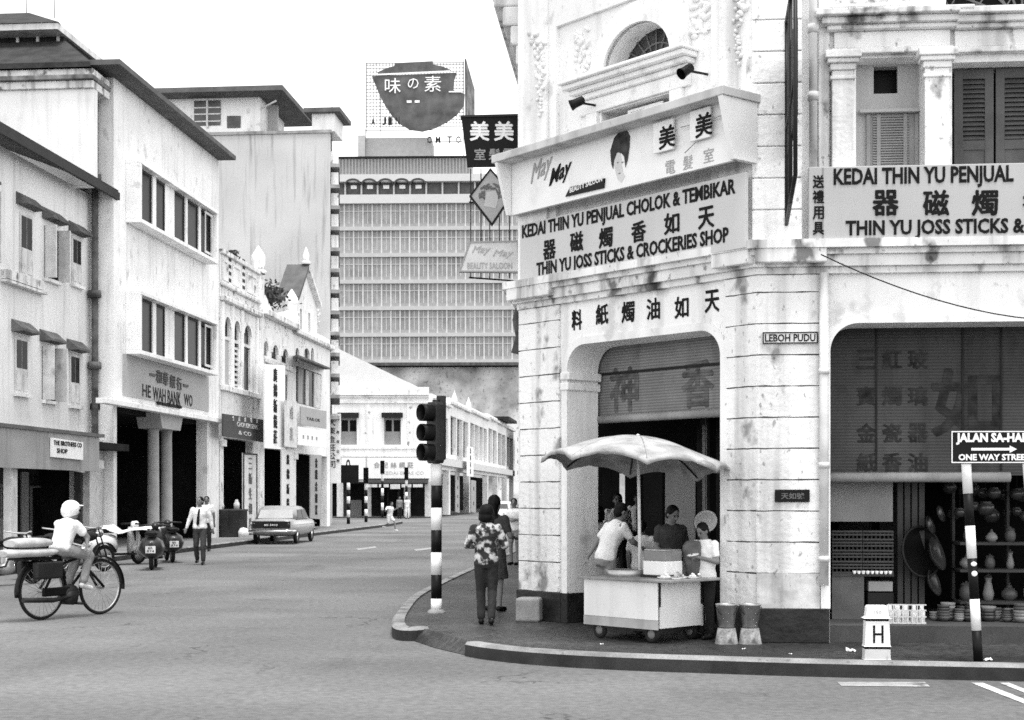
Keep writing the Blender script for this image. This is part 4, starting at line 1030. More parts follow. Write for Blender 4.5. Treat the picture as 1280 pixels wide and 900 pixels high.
for x in (33, 68): m.tube([Fb.p(Fb.U(x, -3), zr - .2, -3), Fb.p(Fb.U(x + 1, -3), zr + .8, -3)], .012, 5)
m.build('roof_wire', METAL_DARK, r)

# ---- tall blank-walled block behind the shophouses
Yc = 72.0
cor = FL.p(lu(413), 0, 0); Fc = Frame(cor, (0.9961, -0.0885))
r = thing('tall_block', 'tall rain-stained white block with a rooftop room and stacked side balconies', 'building', cor)
back = Vector((-.118, 1, 0)).normalized()
zt_ = Fc.Z(330, 168)
A = Fc.p(0, 0); Bp = Fc.p(-11.5, 0)
m = MB(); m.prism([A, A + back * 14, Bp + back * 14, Bp], .1, zt_); m.build('blank_wall', mat('grimy_blank_wall', .48, var=.16, scale=.3, streak=.42, bump=.01), r)
m = MB(); m.prism([A + Fc.n * .08 + Fc.u * .08, A + back * 14 + Fc.u * .08, Bp + back * 14, Bp + Fc.n * .08], zt_ + .001, zt_ + .15); m.build('parapet_coping', mat('stained_coping', .28, var=.4, streak=.4), r)
# rooftop room
q0, q1 = Fc.U(205, -1), Fc.U(325, -1); zr0, zr1 = zt_ + .16, Fc.Z(260, 123, -1)
room = MB().box(Fc, q0, q1, zr0, zr1, -6, -1).build('rooftop_room', PL_WHITE, r)
w = MB().box(Fc, Fc.U(243, -1), Fc.U(276, -1), Fc.Z(260, 157, -1), Fc.Z(260, 126, -1), -.999, -.95).build('window', GLASS_MID, room)
m = MB()
for x in (259.5,): m.box(Fc, Fc.U(x, -1) - .05, Fc.U(x, -1) + .05, Fc.Z(260, 160, -1), Fc.Z(260, 126, -1), -.949, -.9)
for y in (135, 143, 152): m.box(Fc, Fc.U(243, -1), Fc.U(276, -1), Fc.Z(260, y, -1) - .03, Fc.Z(260, y, -1) + .03, -.949, -.92)
m.build('window_grille', PAINT_OLD, room)
w = MB().box(Fc, Fc.U(284, -1), Fc.U(301, -1), Fc.Z(292, 160, -1), Fc.Z(292, 145, -1), -.999, -.96).build('window', GLASS_MID, room)
m = MB().box(Fc, q0 - .5, Fc.U(353, .2), zr1 + .001, zr1 + .25, -7, .2).build('roof_slab', mat('dark_eaves', .1), r)
MB().box(Fc, Fc.U(325, -2.5), Fc.U(347, -2.5), zr0 + .4, zr1, -2.7, -2.5).build('screen_wall', PL_GREY, r)
MB().tube([Fc.p(Fc.U(326, -1), Fc.Z(326, 136, -1), -1), Fc.p(Fc.U(345, -.4), Fc.Z(345, 126, -.4), -.4)], .05, 6).build('roof_strut', PAINT_OLD, r)
# stair turret
q0, q1 = Fc.U(390, -.3), Fc.U(418, -.3); zs1 = Fc.Z(404, 142, -.3)
MB().box(Fc, q0, q1, zt_ + .16, zs1, -2.4, -.3).build('turret', PL_WHITE, r)
MB().box(Fc, q0 - .35, q1 + .35, zs1 + .001, zs1 + .22, -2.8, .05).build('turret_slab', mat('dark_eaves', .1), r)
MB().tube([Fc.p((q0 + q1) / 2 + .3, zs1, -1), Fc.p((q0 + q1) / 2 + .3, zs1 + 4.0, -1)], .02, 5).build('mast', METAL_DARK, r)
# balconies along the street side
side = Frame(A, (back.x, back.y))
ys = [206, 234, 262, 290, 346, 371, 397, 422, 448, 474, 500, 530]
ys = [206 + 26.3 * k for k in range(13)]
for k, y in enumerate(ys):
    z = Fc.Z(413, y)
    b_ = MB().box(side, .05, 5.5, z - .09, z + .09, .002, .46).build('balcony_slab', mat('stained_coping', .28), r)
    if k < 12:
        MB().box(side, .3, 5.4, z + .1, z + .75, .002, .40).build('balcony_wall', PL_OLD, b_)
        MB().box(side, .25, 5.3, z - 1.02 + .12, z - .1, .001, .03).build('balcony_dark_panel', INTERIOR, b_)  # flat dark panel on the wall under each slab

# ---- row of old shophouses
def lp(x, y, d=0.0): return (lu(x, d), lz(x, y, d))
r = thing('arched_shophouse', 'white shophouse with three tall arched windows and a pierced parapet, next to the box-window building', 'shophouse', FL.p(lu(297), 0, 0))
t0, t1 = lu(275), lu(323); zt1 = lz(275, 316); aw0, aw1 = lu(281), lu(322)
holes = []; WN = ((279.5, 287, 414, 481), (291.5, 298.5, 419, 486), (304, 313, 425, 490))
zz = lz(283, 481); zs_ = lz(283, 408); zc_ = lz(283, 396)
wins = [(lu(a), lu(b)) for a, b, _, _ in WN]
gz0 = lz(290, 548)
holes = [arch(a, b, zz, zs_, zc_) for a, b in wins]
MB().poly(FL, [[(t0, .1), (t0 + .45, .1), (t0 + .45, gz0), (t1 - .7, gz0), (t1 - .7, .1), (t1, .1), (t1, zt1), (t0, zt1)]] + holes, -.35, 0).build('front_wall', PL_OLD, r)
for k, (a, b) in enumerate(wins):
    w = MB().poly(FL, [arch(a + .003, b - .003, zz + .003, zs_, zc_ - .003)], -.12, -.09).build('window', GLASS, r)
    if k == 0: MB().box(FL, a + .01, b - .01, zz + .01, zs_ - .5, -.089, -.05).build('shutter', PL_GREY, w)
    MB().box(FL, a, b, zs_ - .5, zs_ - .38, -.088, -.0).build('transom', PAINT_OLD, w)
    if k == 1:
        m = MB(); z = zz + .05
        while z < zs_ - .6: m.box(FL, a, b, z, z + .09, -.088, -.03); z += .2
        m.build('louvre_panel', PAINT_OLD, w)
    MB().poly(FL, [arc((a + b) / 2, zs_, (b - a) / 2 + .16, zc_ - zs_ + .16, 0, 180) + arc((a + b) / 2, zs_, (b - a) / 2, zc_ - zs_, 180, 0)], .001, .06).build('arch_moulding', PL_WHITE, r)
MB().box(FL, t0, t1, zz - .25, zz - .05, .002, .15).build('sill_band', PL_OLD, r, bevel=.02)
zb_ = lz(275, 375)
MB().box(FL, t0, t1, zb_, zb_ + .18, .002, .22).build('cornice', PL_TRIM, r, bevel=.03)
MB().box(FL, t0, t1, zb_ + .55, zb_ + .7, .002, .15).build('cornice', PL_TRIM, r, bevel=.03)
for k in range(2):
    m = MB()
    for j in range(5): m.box(FL, t0 + 1.1 + k * 1.9 + .0, t0 + 1.45 + k * 1.9, zb_ + .85 + j * .26, zb_ + .98 + j * .26, .001, .012)
    m.build('pierced_vent', DARK, r)
m = MB()
for k in range(4): ornament(m, FL, t0 + .8 + k * 1.3, zb_ + .36, .9, .2, k + 20, 10, .002)
m.build('frieze_ornament', PL_OLD, r)
for u_ in (t0 + .22, (wins[0][1] + wins[1][0]) / 2, (wins[1][1] + wins[2][0]) / 2, t1 - .3): MB().box(FL, u_ - .12, u_ + .12, zz - .04, zb_ - .02, .002, .09).build('pilaster', PL_WHITE, r, bevel=.015)
for u0_, u1_ in ((t0 + .3, t0 + .95), (t0 + 1.6, t0 + 2.6), (t0 + 3.6, t1 - .4)): MB().poly(FL, [rect(u0_, u1_, zb_ + .8, zt1 - .15), rect(u0_ + .1, u1_ - .1, zb_ + .9, zt1 - .25)], .002, .05).build('parapet_panel', PL_OLD, r)
MB().box(FL, t0, t1, zt1, zt1 + .16, -.4, .12).build('coping', PL_TRIM, r, bevel=.02)
MB().box(FL, t0 + .02, t1 - .02, .1, 4.2, -3.4, -3.2).build('shop_back_wall', INTERIOR, r)
MB().box(FL, t0 + .02, t1 - .02, .1, zt1 - .05, -9, -8.8).build('rear_wall', PL_STAIN, r)
MB().box(FL, t0 + .02, t1 - .02, zt1 - 1.2, zt1 - 1.0, -8.7, -.36).build('roof', TILE, r)
MB().box(FL, t0 - .05, t0 + .5, gz0 - .35, gz0 - .1, .003, .12).build('pier_capital', PL_WHITE, r, bevel=.02)

r2 = thing('parapet_shophouse', 'white shophouse with a curved parapet and small arched openings, middle of the terrace', 'shophouse', FL.p(lu(345), 0, 0))
t2, t3 = t1, lu(366); zt2 = lz(345, 378)
ar = [(lu(a), lu(b)) for a, b in ((328, 334), (339.5, 346.5), (352, 359))]
zq0, zq1 = lz(335, 446), lz(335, 428)
holes = [arch(a, b, zq0, zq1 - .35, zq1) for a, b in ar] + [rect(lu(326), lu(330), lz(328, 500), lz(328, 458)), rect(lu(355), lu(360), lz(357, 500), lz(357, 468))]
gz2 = lz(350, 562)
scal = [(t3, zt2 - .6)] + [(t3 - (t3 - t2) * k / 10, zt2 - .6 + .9 * abs(math.cos(math.pi * k / 10)) ** 1.5 * (1 if k > 5 else .6)) for k in range(1, 10)] + [(t2, zt2 + .6)]
MB().poly(FL, [[(t2, .1), (t2 + .05, .1), (t2 + .05, gz2), (t3 - .7, gz2), (t3 - .7, .1), (t3, .1)] + scal] + holes, -.35, 0).build('front_wall', PL_WHITE, r2)
for a, b in ar: MB().poly(FL, [arch(a + .003, b - .003, zq0 + .003, zq1 - .35, zq1 - .003)], -.1, -.07).build('window', GLASS, r2)
for x0, x1, y0, y1 in ((326, 330, 458, 500), (355, 360, 468, 500)): MB().box(FL, lu(x0) - .02, lu(x1) + .02, lz(x0, y1), lz(x0, y0), -.1, -.06).build('window', WOOD_MID, r2)
for a, b in ar: MB().poly(FL, [arc((a + b) / 2, zq1 - .35, (b - a) / 2 + .14, .49, 0, 180) + arc((a + b) / 2, zq1 - .35, (b - a) / 2, .35, 180, 0)], .001, .06).build('arch_moulding', PL_OLD, r2)
m = MB()
for k in range(3): ornament(m, FL, t2 + 1.4 + k * 1.7, zt2 - 1.0, 1.0, .6, k + 31, 16, .002)
m.build('parapet_ornament', PL_OLD, r2)
MB().box(FL, t2 + .5, t3, zq0 - .3, zq0 - .12, .002, .16).build('sill_band', PL_TRIM, r2, bevel=.02)
MB().box(FL, t2 + .5, t3, gz2 + .1, gz2 + .3, .002, .12).build('sill_band', PL_TRIM, r2, bevel=.02)
MB().box(FL, t2, t3, lz(345, 400) - .1, lz(345, 400) + .15, .002, .35).build('cornice', PL_TRIM, r2, bevel=.03)
MB().box(FL, t2 - .15, t2 + .5, .1, lz(320, 340), -.3, .12).build('dividing_pilaster', PL_OLD, r2, bevel=.02)
MB().lathe(FL.p(t2 + .17, lz(320, 340), -.05), [(.3, 0), (.36, .12), (.2, .2), (.3, .45), (.28, .75), (.12, 1.0), (.02, 1.15)], 14).build('urn', PL_OLD, r2)
MB().lathe(FL.p(t3, lz(363, 392), -.05), [(.3, -.4), (.36, .12), (.2, .2), (.3, .45), (.28, .75), (.12, 1.0), (.02, 1.15)], 14).build('urn', PL_OLD, r2)
MB().box(FL, t2 + .02, t3 - .02, .1, 4.5, -3.4, -3.2).build('shop_back_wall', INTERIOR, r2)
MB().box(FL, t2 + .02, t3 - .02, 4.2, 4.35, -3.2, -.36).build('porch_ceiling', INTERIOR_MID, r2)
MB().box(FL, t2 + .02, t3 - .02, zt2 - 1.7, zt2 - 1.5, -8.7, -.36).build('roof', TILE, r2)
MB().box(FL, lu(343, -3.1), lu(350, -3.1), .14, 3.0, -3.2, -3.1).build('shop_door', WOOD_PALE, r2)
MB().box(FL, lu(340, -3.1) - 2, lu(341, -3.1) - 1, .14, 2.8, -3.2, -3.1).build('shop_door', WOOD_MID, r2)
pl_ = thing('parapet_plant', 'dark scrubby plant growing out of the old parapet', 'plant', FL.p(lu(342), lz(342, 378), -.2))
m = MB(); rnd = random.Random(9)
c = FL.p(lu(343), lz(343, 369), -.2)
for k in range(420):
    dv = Vector((rnd.gauss(0, .30), rnd.gauss(0, .85), rnd.gauss(0, .22))); q = c + dv
    X = Vector((rnd.uniform(-1, 1), rnd.uniform(-1, 1), rnd.uniform(-1, 1))).normalized() * .11; Yv = X.orthogonal().normalized() * .06
    m.add([q - X, q + Yv, q + X, q - Yv], [(0, 1, 2, 3)])
m.build('foliage', LEAF, pl_)
m = MB()
for k in range(6): m.tube([c - Z3 * .5, c + Vector((rnd.uniform(-.2, .2), rnd.uniform(-.9, .9), rnd.uniform(-.1, .2)))], [.03, .01], 5)
m.build('stem', WOOD, pl_)
pl2 = thing('parapet_plant', 'tiny weed on top of the pierced parapet', 'plant', FL.p(lu(293), zt1 + .16, 0))
m = MB(); c = FL.p(lu(293), zt1 + .3, 0)
for k in range(60):
    q = c + Vector((rnd.gauss(0, .1), rnd.gauss(0, .28), rnd.gauss(0, .06))); X = Vector((rnd.uniform(-1, 1), rnd.uniform(-1, 1), rnd.uniform(-1, 1))).normalized() * .07; Yv = X.orthogonal().normalized() * .04
    m.add([q - X, q + Yv, q + X, q - Yv], [(0, 1, 2, 3)])
m.build('foliage', LEAF, pl2)

r3 = thing('gabled_shophouse', 'white shophouse with a pointed gable and slanting window awning at the end of the terrace', 'shophouse', FL.p(lu(390), 0, 0))
t4, t5 = t3, lu(412.5); ap = lp(380, 336); e1, e2 = lp(367, 376), lp(396, 385)
gz3 = lz(385, 568)
holes = [rect(*[lu(x) for x in (375, 377.5)], lz(376, 412), lz(376, 386)), rect(*[lu(x) for x in (385.5, 388)], lz(386, 415), lz(386, 391))]
holes += [arch(lu(a), lu(b), lz(a, 452), lz(a, 441), lz(a, 434)) for a, b in ((369.5, 374), (380.5, 387), (389, 392.5))]
holes += [rect(lu(370), lu(402), lz(380, 506), lz(380, 460))]
MB().poly(FL, [[(t4, .1), (t4 + .6, .1), (t4 + .6, gz3), (t5 - .7, gz3), (t5 - .7, .1), (t5, .1), (t5, e2[1] - 1.2), (e2[0] + .1, e2[1] - 1.2), e2, ap, e1, (t4, e1[1])]] + holes, -.35, 0).build('front_wall', PL_WHITE, r3)
MB().box(FL, lu(370), lu(404), lz(380, 508), lz(380, 434) + .8, -.14, -.10).build('window', GLASS, r3)
MB().box(FL, lu(374), lu(390), lz(380, 415), lz(380, 384), -.14, -.10).build('window', BLACK, r3)
for x0, x1, mm in ((374, 379, PL_GREY), (383.5, 387, PAINT_OLD), (394, 402, PAINT_OLD)): MB().box(FL, lu(x0), lu(x1), lz(380, 505), lz(380, 461), -.099, -.04).build('window_shutter', mm, r3)
for (p, q) in ((e1, ap), (ap, e2)):
    P = [FL.p(p[0], p[1] + .01, -.8), FL.p(p[0], p[1] + .01, .25), FL.p(q[0], q[1] + .01, .25), FL.p(q[0], q[1] + .01, -.8)]
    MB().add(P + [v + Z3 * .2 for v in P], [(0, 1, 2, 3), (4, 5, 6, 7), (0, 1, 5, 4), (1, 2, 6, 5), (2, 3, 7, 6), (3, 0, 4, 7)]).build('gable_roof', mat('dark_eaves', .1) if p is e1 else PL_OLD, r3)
MB().lathe(FL.p(ap[0], ap[1] + .2, .1), [(.2, 0), (.25, .1), (.1, .2), (.16, .4), (.02, .8)], 10).build('finial', PL_OLD, r3)
zh = lz(385, 458)
P = [FL.p(lu(367), zh + .15, .01), FL.p(lu(405), zh + .15, .01), FL.p(lu(413, 1.3), zh - .25, 1.3), FL.p(lu(372, 1.3), zh - .25, 1.3)]
MB().add(P + [v + Z3 * .08 for v in P], [(0, 1, 2, 3), (4, 5, 6, 7), (0, 1, 5, 4), (1, 2, 6, 5), (2, 3, 7, 6), (3, 0, 4, 7)]).build('window_awning', mat('grey_tin_hood', .22), r3)
MB().box(FL, t4, t5, lz(385, 425), lz(385, 425) + .2, .002, .25).build('cornice', PL_TRIM, r3, bevel=.03)
m = MB(); ornament(m, FL, lu(378), lz(378, 424), 1.6, .8, 77, 30, 0); ornament(m, FL, lu(398), lz(398, 400), .8, 1.0, 78, 16, 0)
m.build('relief_ornament', PL_OLD, r3)
for rr_, e_ in ((r, t1), (r2, t3), (r3, t5)): MB().box(FL, e_ - .12, e_ - .03, .1, 4.3, -3.2, -.36).build('party_wall', INTERIOR_MID, rr_)
MB().box(FL, t4 + .02, t5 - .02, .1, 4.5, -3.4, -3.2).build('shop_back_wall', INTERIOR, r3)
MB().box(FL, t4 + .02, t5 - .02, 4.2, 4.35, -3.2, -.36).build('porch_ceiling', INTERIOR_MID, r3)
MB().box(FL, lu(383, -1.5), lu(392, -1.5), .14, 2.6, -1.6, -1.5).build('shop_door', WOOD_PALE, r3)
MB().box(FL, t4 - .1, t4 + .5, gz3 - .3, gz3, .003, .14).build('pier_capital', PL_WHITE, r3, bevel=.02)

# signs on the terrace
board('shop_signboard', 'dark sloping signboard with pale lettering over the first arcade of the old terrace', 'signboard', FL, 279, 331, 517, 545, 525, 553, .5, mat('dark_grey_signboard', .06), [('CHOP KIM SENG', 296, 322, 527, 533, SIGN_GREY), ('& CO', 298, 314, 538, 543, SIGN_GREY)], [(c, 291 + k * 7.5, 523 + k * .8, 5.5, SIGN_GREY) for k, c in enumerate('金成隆鏡莊')])
def vboard(lab, x0, x1, y0, y1, d, m0, ink, txt, s, sl=0.0, border=None, fr=FL):
    n = len(txt); pad = (y1 - y0) * .04
    ch = [(c, (x0 + x1) / 2, y0 + pad + (y1 - y0 - 2 * pad) * (k + .5) / n, s, ink) for k, c in enumerate(txt)]
    return board('vertical_signboard', lab, 'signboard', fr, x0, x1, y0, y1, y0 + sl, y1 + sl, d, m0, (), ch, border=border)
vboard('tall white vertical signboard with five big black characters hanging above the pavement', 331, 356.5, 455, 560, 1.0, PAINT, LETTER, '廣錦新鏡莊', 17, 2)
vboard('white shorter vertical signboard behind the five-character board', 357, 371, 500, 558, 1.2, PAINT_OLD, SIGN_MID, '鏡莊', 16, 2)
vboard('framed vertical signboard with grey characters standing in the first arcade', 304, 321, 566, 668, .3, PAINT_OLD, mat('grey_ink', .12), '三新生相片', 14, 1, border=DARK)
vboard('pale vertical signboard with large characters fixed to the terrace pier behind the car', 352, 367, 562, 642, .25, SIGN_PALE, LETTER, '廣錦新鏡', 13, 1)
vboard('grey vertical signboard with dark characters at the last arcade of the terrace', 388, 402, 568, 648, .4, SIGN_MID, LETTER, '金錢金銀業', 12, 1)
board('shop_signboard', 'grey tilted signboard under the slanting window awning', 'signboard', FL, 376, 408, 508, 531, 514, 536, 1.0, SIGN_MID, [('TAILOR', 383, 400, 521, 525, DARK)])
board('shop_signboard', 'white signboard with faint characters below the grey tilted one', 'signboard', FL, 373, 408, 533, 556, 539, 560, 1.0, PAINT, (), [(c, 379 + k * 5.5, 546 + k * .7, 4.5, SIGN_MID) for k, c in enumerate('新昌洋服')])
Fv = Frame(at(415, 600, 73).xy.to_3d(), (1, 0))
r = board('vertical_signboard', 'white narrow projecting signboard with black characters at the terrace corner', 'signboard', Fv, 405, 426, 517, 604, 517, 604, 0, PAINT, (), [(c, 415, 528 + k * 10.5, 8.5, LETTER) for k, c in enumerate('大東金莊公司')] + [(c, 422.5, 540 + k * 12, 3.6, DARK) for k, c in enumerate('金莊公司')])
t = bpy.data.objects.new  # (posts of this board stand on the wall)
# round basket-like counter outside the first arcade
r = thing('shop_counter', 'dark ribbed round counter outside the first arcade behind the walking man', 'counter', FL.p(lu(286, .3), .14, .3))
c = FL.p(lu(287, .2), .14, .2)
MB().lathe(c, [(.62, 0), (.65, .05), (.65, .95), (.68, .97), (.68, 1.03), (.0, 1.03)], 22).build('counter_body', mat('dark_ribbed_board', .05, var=.4, streak=.3), r)
for k, (dx, s_) in enumerate(((-.25, .16), (.3, .2))):
    t = MB().lathe(c + Vector((dx, -.2, 1.03)), [(.001, 0), (s_ * .5, 0), (s_ * .55, s_), (s_ * .3, s_ * 1.5), (s_ * .25, s_ * 1.8), (.001, s_ * 1.8)], 12).build('jar', PAINT_OLD)
    tag(t, ('small white jar' , 'taller white jar')[k] + ' standing on the dark round counter', 'jar')
t = MB().lathe(FL.p(lu(304, .8), .14, .8), [(.001, 0), (.2, 0), (.22, .2), (.14, .32), (.001, .36)], 12).build('white_bag', PAINT); tag(t, 'small white bag on the pavement beside the framed vertical signboard', 'bag')

# ------------------------------------------------------------------ far white corner building and the row behind it
Yf = 105.0
Ff = Frame((0, Yf, 0), (1, 0))
r = thing('far_corner_building', 'white two-storey corner building with two shuttered windows at the end of the street', 'building', Vector((-8, Yf, 0)))
a, b = Ff.U(360), Ff.U(536); zt_ = Ff.Z(480, 490); zg = Ff.Z(480, 602)
wnd = [(425, 446, 517, 556), (480, 501, 517, 556)]
holes = [rect(Ff.U(x0), Ff.U(x1), Ff.Z(x0, y1), Ff.Z(x0, y0)) for x0, x1, y0, y1 in wnd]
MB().poly(Ff, [rect(a, b, zg, zt_)] + holes, -.4, 0).build('front_wall', PL_WHITE, r)
for x0, x1, y0, y1 in wnd:
    w = MB().box(Ff, Ff.U(x0), Ff.U(x1), Ff.Z(x0, y1), Ff.Z(x0, y0), -.3, -.25).build('window', SIGN_MID, r)
    for q in (0, 1): MB().box(Ff, Ff.U(x0) + .1 + q * .6, Ff.U(x0) + .55 + q * .6, Ff.Z(x0, y0 + 22), Ff.Z(x0, y0 + 8), -.249, -.22).build('pane', GLASS, w)
    MB().box(Ff, Ff.U(x0) - .15, Ff.U(x1) + .15, Ff.Z(x0, y0 + 5), Ff.Z(x0, y0 - 1), .002, .3).build('window_hood', DARK, r)
for y0, y1, d in ((484, 494, .25), (494.2, 497, .12), (502, 504, .1), (558, 561, .1), (568, 571, .15)): MB().box(Ff, a, b + .02, Ff.Z(480, y1), Ff.Z(480, y0), .002, d).build('cornice', PL_WHITE, r)
for x0 in (413, 457, 509): MB().box(Ff, Ff.U(x0), Ff.U(x0) + .3, zg, zt_, .001, .06).build('pilaster', PL_OLD, r)
P = [(a, zt_ + .02), (Ff.U(535), zt_ + .02), (Ff.U(415), Ff.Z(415, 432)), (a, Ff.Z(415, 418))]
MB().poly(Ff, [P], -9, -.1).build('gable', mat('pale_gable', .66, var=.06), r)
MB().box(Ff, a, b, .1, zg, -3.2, -3).build('shop_back_wall', INTERIOR_MID, r)
MB().box(Ff, a, b, zg - .15, zg - .02, -3, -.02).build('porch_ceiling', INTERIOR_MID, r)
for x in (421, 456, 505, 531): MB().box(Ff, Ff.U(x), Ff.U(x) + .45, .1, zg, -.4, -.0).build('pier', PAINT_OLD, r)
for x0, x1, mm in ((424, 436, WOOD_MID), (438, 452, INTERIOR_PALE), (462, 478, WOOD), (484, 500, WOOD_MID)): MB().box(Ff, Ff.U(x0, -2.9), Ff.U(x1, -2.9), .1, 2.6 if mm != INTERIOR_PALE else 1.3, -2.99, -2.9).build('shop_door', mm, r)
P = [Ff.p(Ff.U(460), zg + .15, .02), Ff.p(b, zg + .15, .02), Ff.p(b, zg - .2, 1.5), Ff.p(Ff.U(460), zg - .2, 1.5)]
MB().add(P + [v + Z3 * .1 for v in P], [(0, 1, 2, 3), (4, 5, 6, 7), (0, 1, 5, 4), (1, 2, 6, 5), (2, 3, 7, 6), (3, 0, 4, 7)]).build('awning', DARK, r)
m = MB()
for k in range(5): m.box(Ff, Ff.U(462 + k * 14), Ff.U(474 + k * 14), zg - .42 + (k == 2) * -.12, zg - .2, 1.45, 1.5)
m.build('awning_valance', PAINT_OLD, r)
board('shop_signboard', 'long white signboard with a row of faint characters on the far corner building', 'signboard', Ff, 459, 538, 572, 598, 572, 598, .35, PAINT, [('KEDAI EMAS CO', 478, 530, 589, 593, SIGN_GREY)], [(c, 471 + k * 10.5, 581, 7, SIGN_MID) for k, c in enumerate('合記絲綢莊')])
board('shop_signboard', 'white square signboard with a black 0 on the far corner building', 'signboard', Ff, 427, 457, 572, 599, 572, 599, .35, PAINT, [('0', 432.5, 438, 574, 589, LETTER)])

s2_ = Vector((0.0889, 1, 0)).normalized()
Fr = Frame(Vector((Ff.U(540), Yf, 0)), s2_)
xs = [(540, 562, 492), (562, 587, 497), (587, 610, 508), (610, 622, 517), (622, 633, 524), (633, 642, 530)]
labs = ['first white terrace house of the far row with narrow vertical windows', 'second terrace house of the far row with a dark window band', 'third terrace house of the far row with dark windows over a white balcony', 'fourth narrow terrace house in the far row', 'fifth terrace house in the far row, under a dark tiled eave', 'last terrace house of the far row, darkest one']
for k, ((x0, x1, yt), lab) in enumerate(zip(xs, labs)):
    r = thing('terrace_house', lab, 'shophouse', Fr.p(Fr.U(x0), 0), 'far row of terrace houses')
    u0, u1 = Fr.U(x0), Fr.U(x1) - .03; zt_ = Fr.Z(x0, yt); w = u1 - u0
    zg = 3.6; zw0, zw1 = 4.9, zt_ - 1.4
    n = (4, 3, 4, 2, 2, 2)[k]
    wh = [rect(u0 + .5 + (w - 1) * j / n + .1, u0 + .5 + (w - 1) * (j + 1) / n - .35, zw0, zw1) for j in range(n)]
    MB().poly(Fr, [[(u0, .1), (u0 + .5, .1), (u0 + .5, zg), (u1 - .5, zg), (u1 - .5, .1), (u1, .1), (u1, zt_), (u0, zt_)]] + wh, -.5, 0).build('front_wall', PL_GREY if k == 5 else PL_WHITE, r)
    for j, h in enumerate(wh): MB().box(Fr, h[0][0] - .02, h[1][0] + .02, zw0 - .02, zw1 + .02, -.4, -.35).build('window', GLASS if (k + j) % 3 else WOOD_MID, r)
    MB().box(Fr, u0 + .01, u1 - .01, .1, zg, -3.2, -3).build('shop_back_wall', INTERIOR, r)
    MB().box(Fr, u0, u1, zt_ - .5, zt_ - .3, .002, .3).build('cornice', PL_TRIM, r)
    MB().box(Fr, u0, u1, zg + .3, zg + .9, .002, .5).build('balcony', PAINT_OLD, r)
    MB().box(Fr, u0 + .05, u1 - .05, zt_ - .8, zt_ - .3, -9, -.5).build('roof', TILE, r)
    if k in (4,): MB().box(Fr, u0, u1, zt_, zt_ + .3, -3, 1.2).build('eave', DARK, r)
    if k in (1, 2):
        MB().lathe(Fr.p(Fr.U((571, 0, 588.5)[k - 1] if k == 1 else 588.5), zt_, -.2), [(.34, 0), (.32, .2), (.14, .6), (.02, .9)], 4).build('parapet_finial', PL_OLD, r)
for lab, x, y0, y1, w, t, dd in (('white vertical signboard with black characters on the far row', 588, 558, 595, 8, '萬和泰店', .9), ('dark vertical signboard at the first far terrace pier', 572, 590, 640, 5, '美珍公司', .2), ('narrow vertical signboard at the third far terrace pier', 592, 600, 640, 6, '錦記', .6), ('pale vertical signboard at the end of the far row', 647, 540, 600, 6, '酒樓飯店', .8)):
    vboard(lab, x - w / 2, x + w / 2, y0, y1, dd, PAINT if 'white' in lab or 'pale' in lab else SIGN_MID, LETTER, t, w * .8, 1, fr=Fr)

# ------------------------------------------------------------------ the tall office slab behind everything
Yt = 185.0
Ft = Frame((Ff.U(0) * 0, Yt, 0), (0.9995, -0.03))
r = thing('office_slab', 'tall pale office block with striped window floors far behind the street', 'building', Vector((-8, Yt, 0)))
a, b = Ft.U(395), Ft.U(840)
ft = lambda y: Ft.Z(530, y)
MB().box(Ft, a, b, ft(455), ft(238), -14, -.8).build('core', mat('far_curtain_wall', .24, var=.1, scale=.4), r)
FW = mat('far_window_glass', .30, rough=.4, var=.3, scale=.5, spec=.2)
lines = [(252, 285, 290), (290, 320, 323.5), (323.5, 351, 353), (353, 385, 388), (388, 418, 421), (421, 449, 453)]
lines = [(254 + 33.3 * k, 254 + 33.3 * (k + 1)) for k in range(6)]
nx = 38
for k, (y0, y1) in enumerate(lines):
    z0, z1 = ft(y1), ft(y0); h = z1 - z0
    fl = MB().box(Ft, a, b, z0 + h * .26, z1 - h * .0, -.79, -.55).build('window_band', FW, r)
    MB().box(Ft, a, b, z0, z0 + h * .14, -.79, -.12).build('spandrel', mat('far_spandrel', .42, var=.08), r)
    MB().box(Ft, a, b, z0 + h * .14 + .01, z0 + h * .26, -.79, -.38).build('sill_panel', mat('far_sill_panel', .29, var=.06), r)
    m = MB()
    for j in range(nx + 1):
        u = a + (b - a) * j / nx; m.box(Ft, u - .10, u + .10, z0 + h * .142, z1 - .01, -.54, -.36)
        if j < nx: m.box(Ft, u + (b - a) / nx / 2 - .05, u + (b - a) / nx / 2 + .05, z0 + h * .27, z1 - .01, -.54, -.48)
    m.box(Ft, a, b, z0 + h * .72, z0 + h * .75, -.54, -.45)
    m.build('mullion_grid', mat('far_mullion', .50), fl)
MB().box(Ft, a, b, ft(457), ft(453.3), -.7, .35).build('floor_ledge', mat('far_dark_ledge', .08, var=.5), r)
MB().box(Ft, a, b, .1, ft(458), -14, -1.2).build('lower_storeys', mat('blotched_lower_wall', .52, var=.7, scale=.25, grime=.5), r)
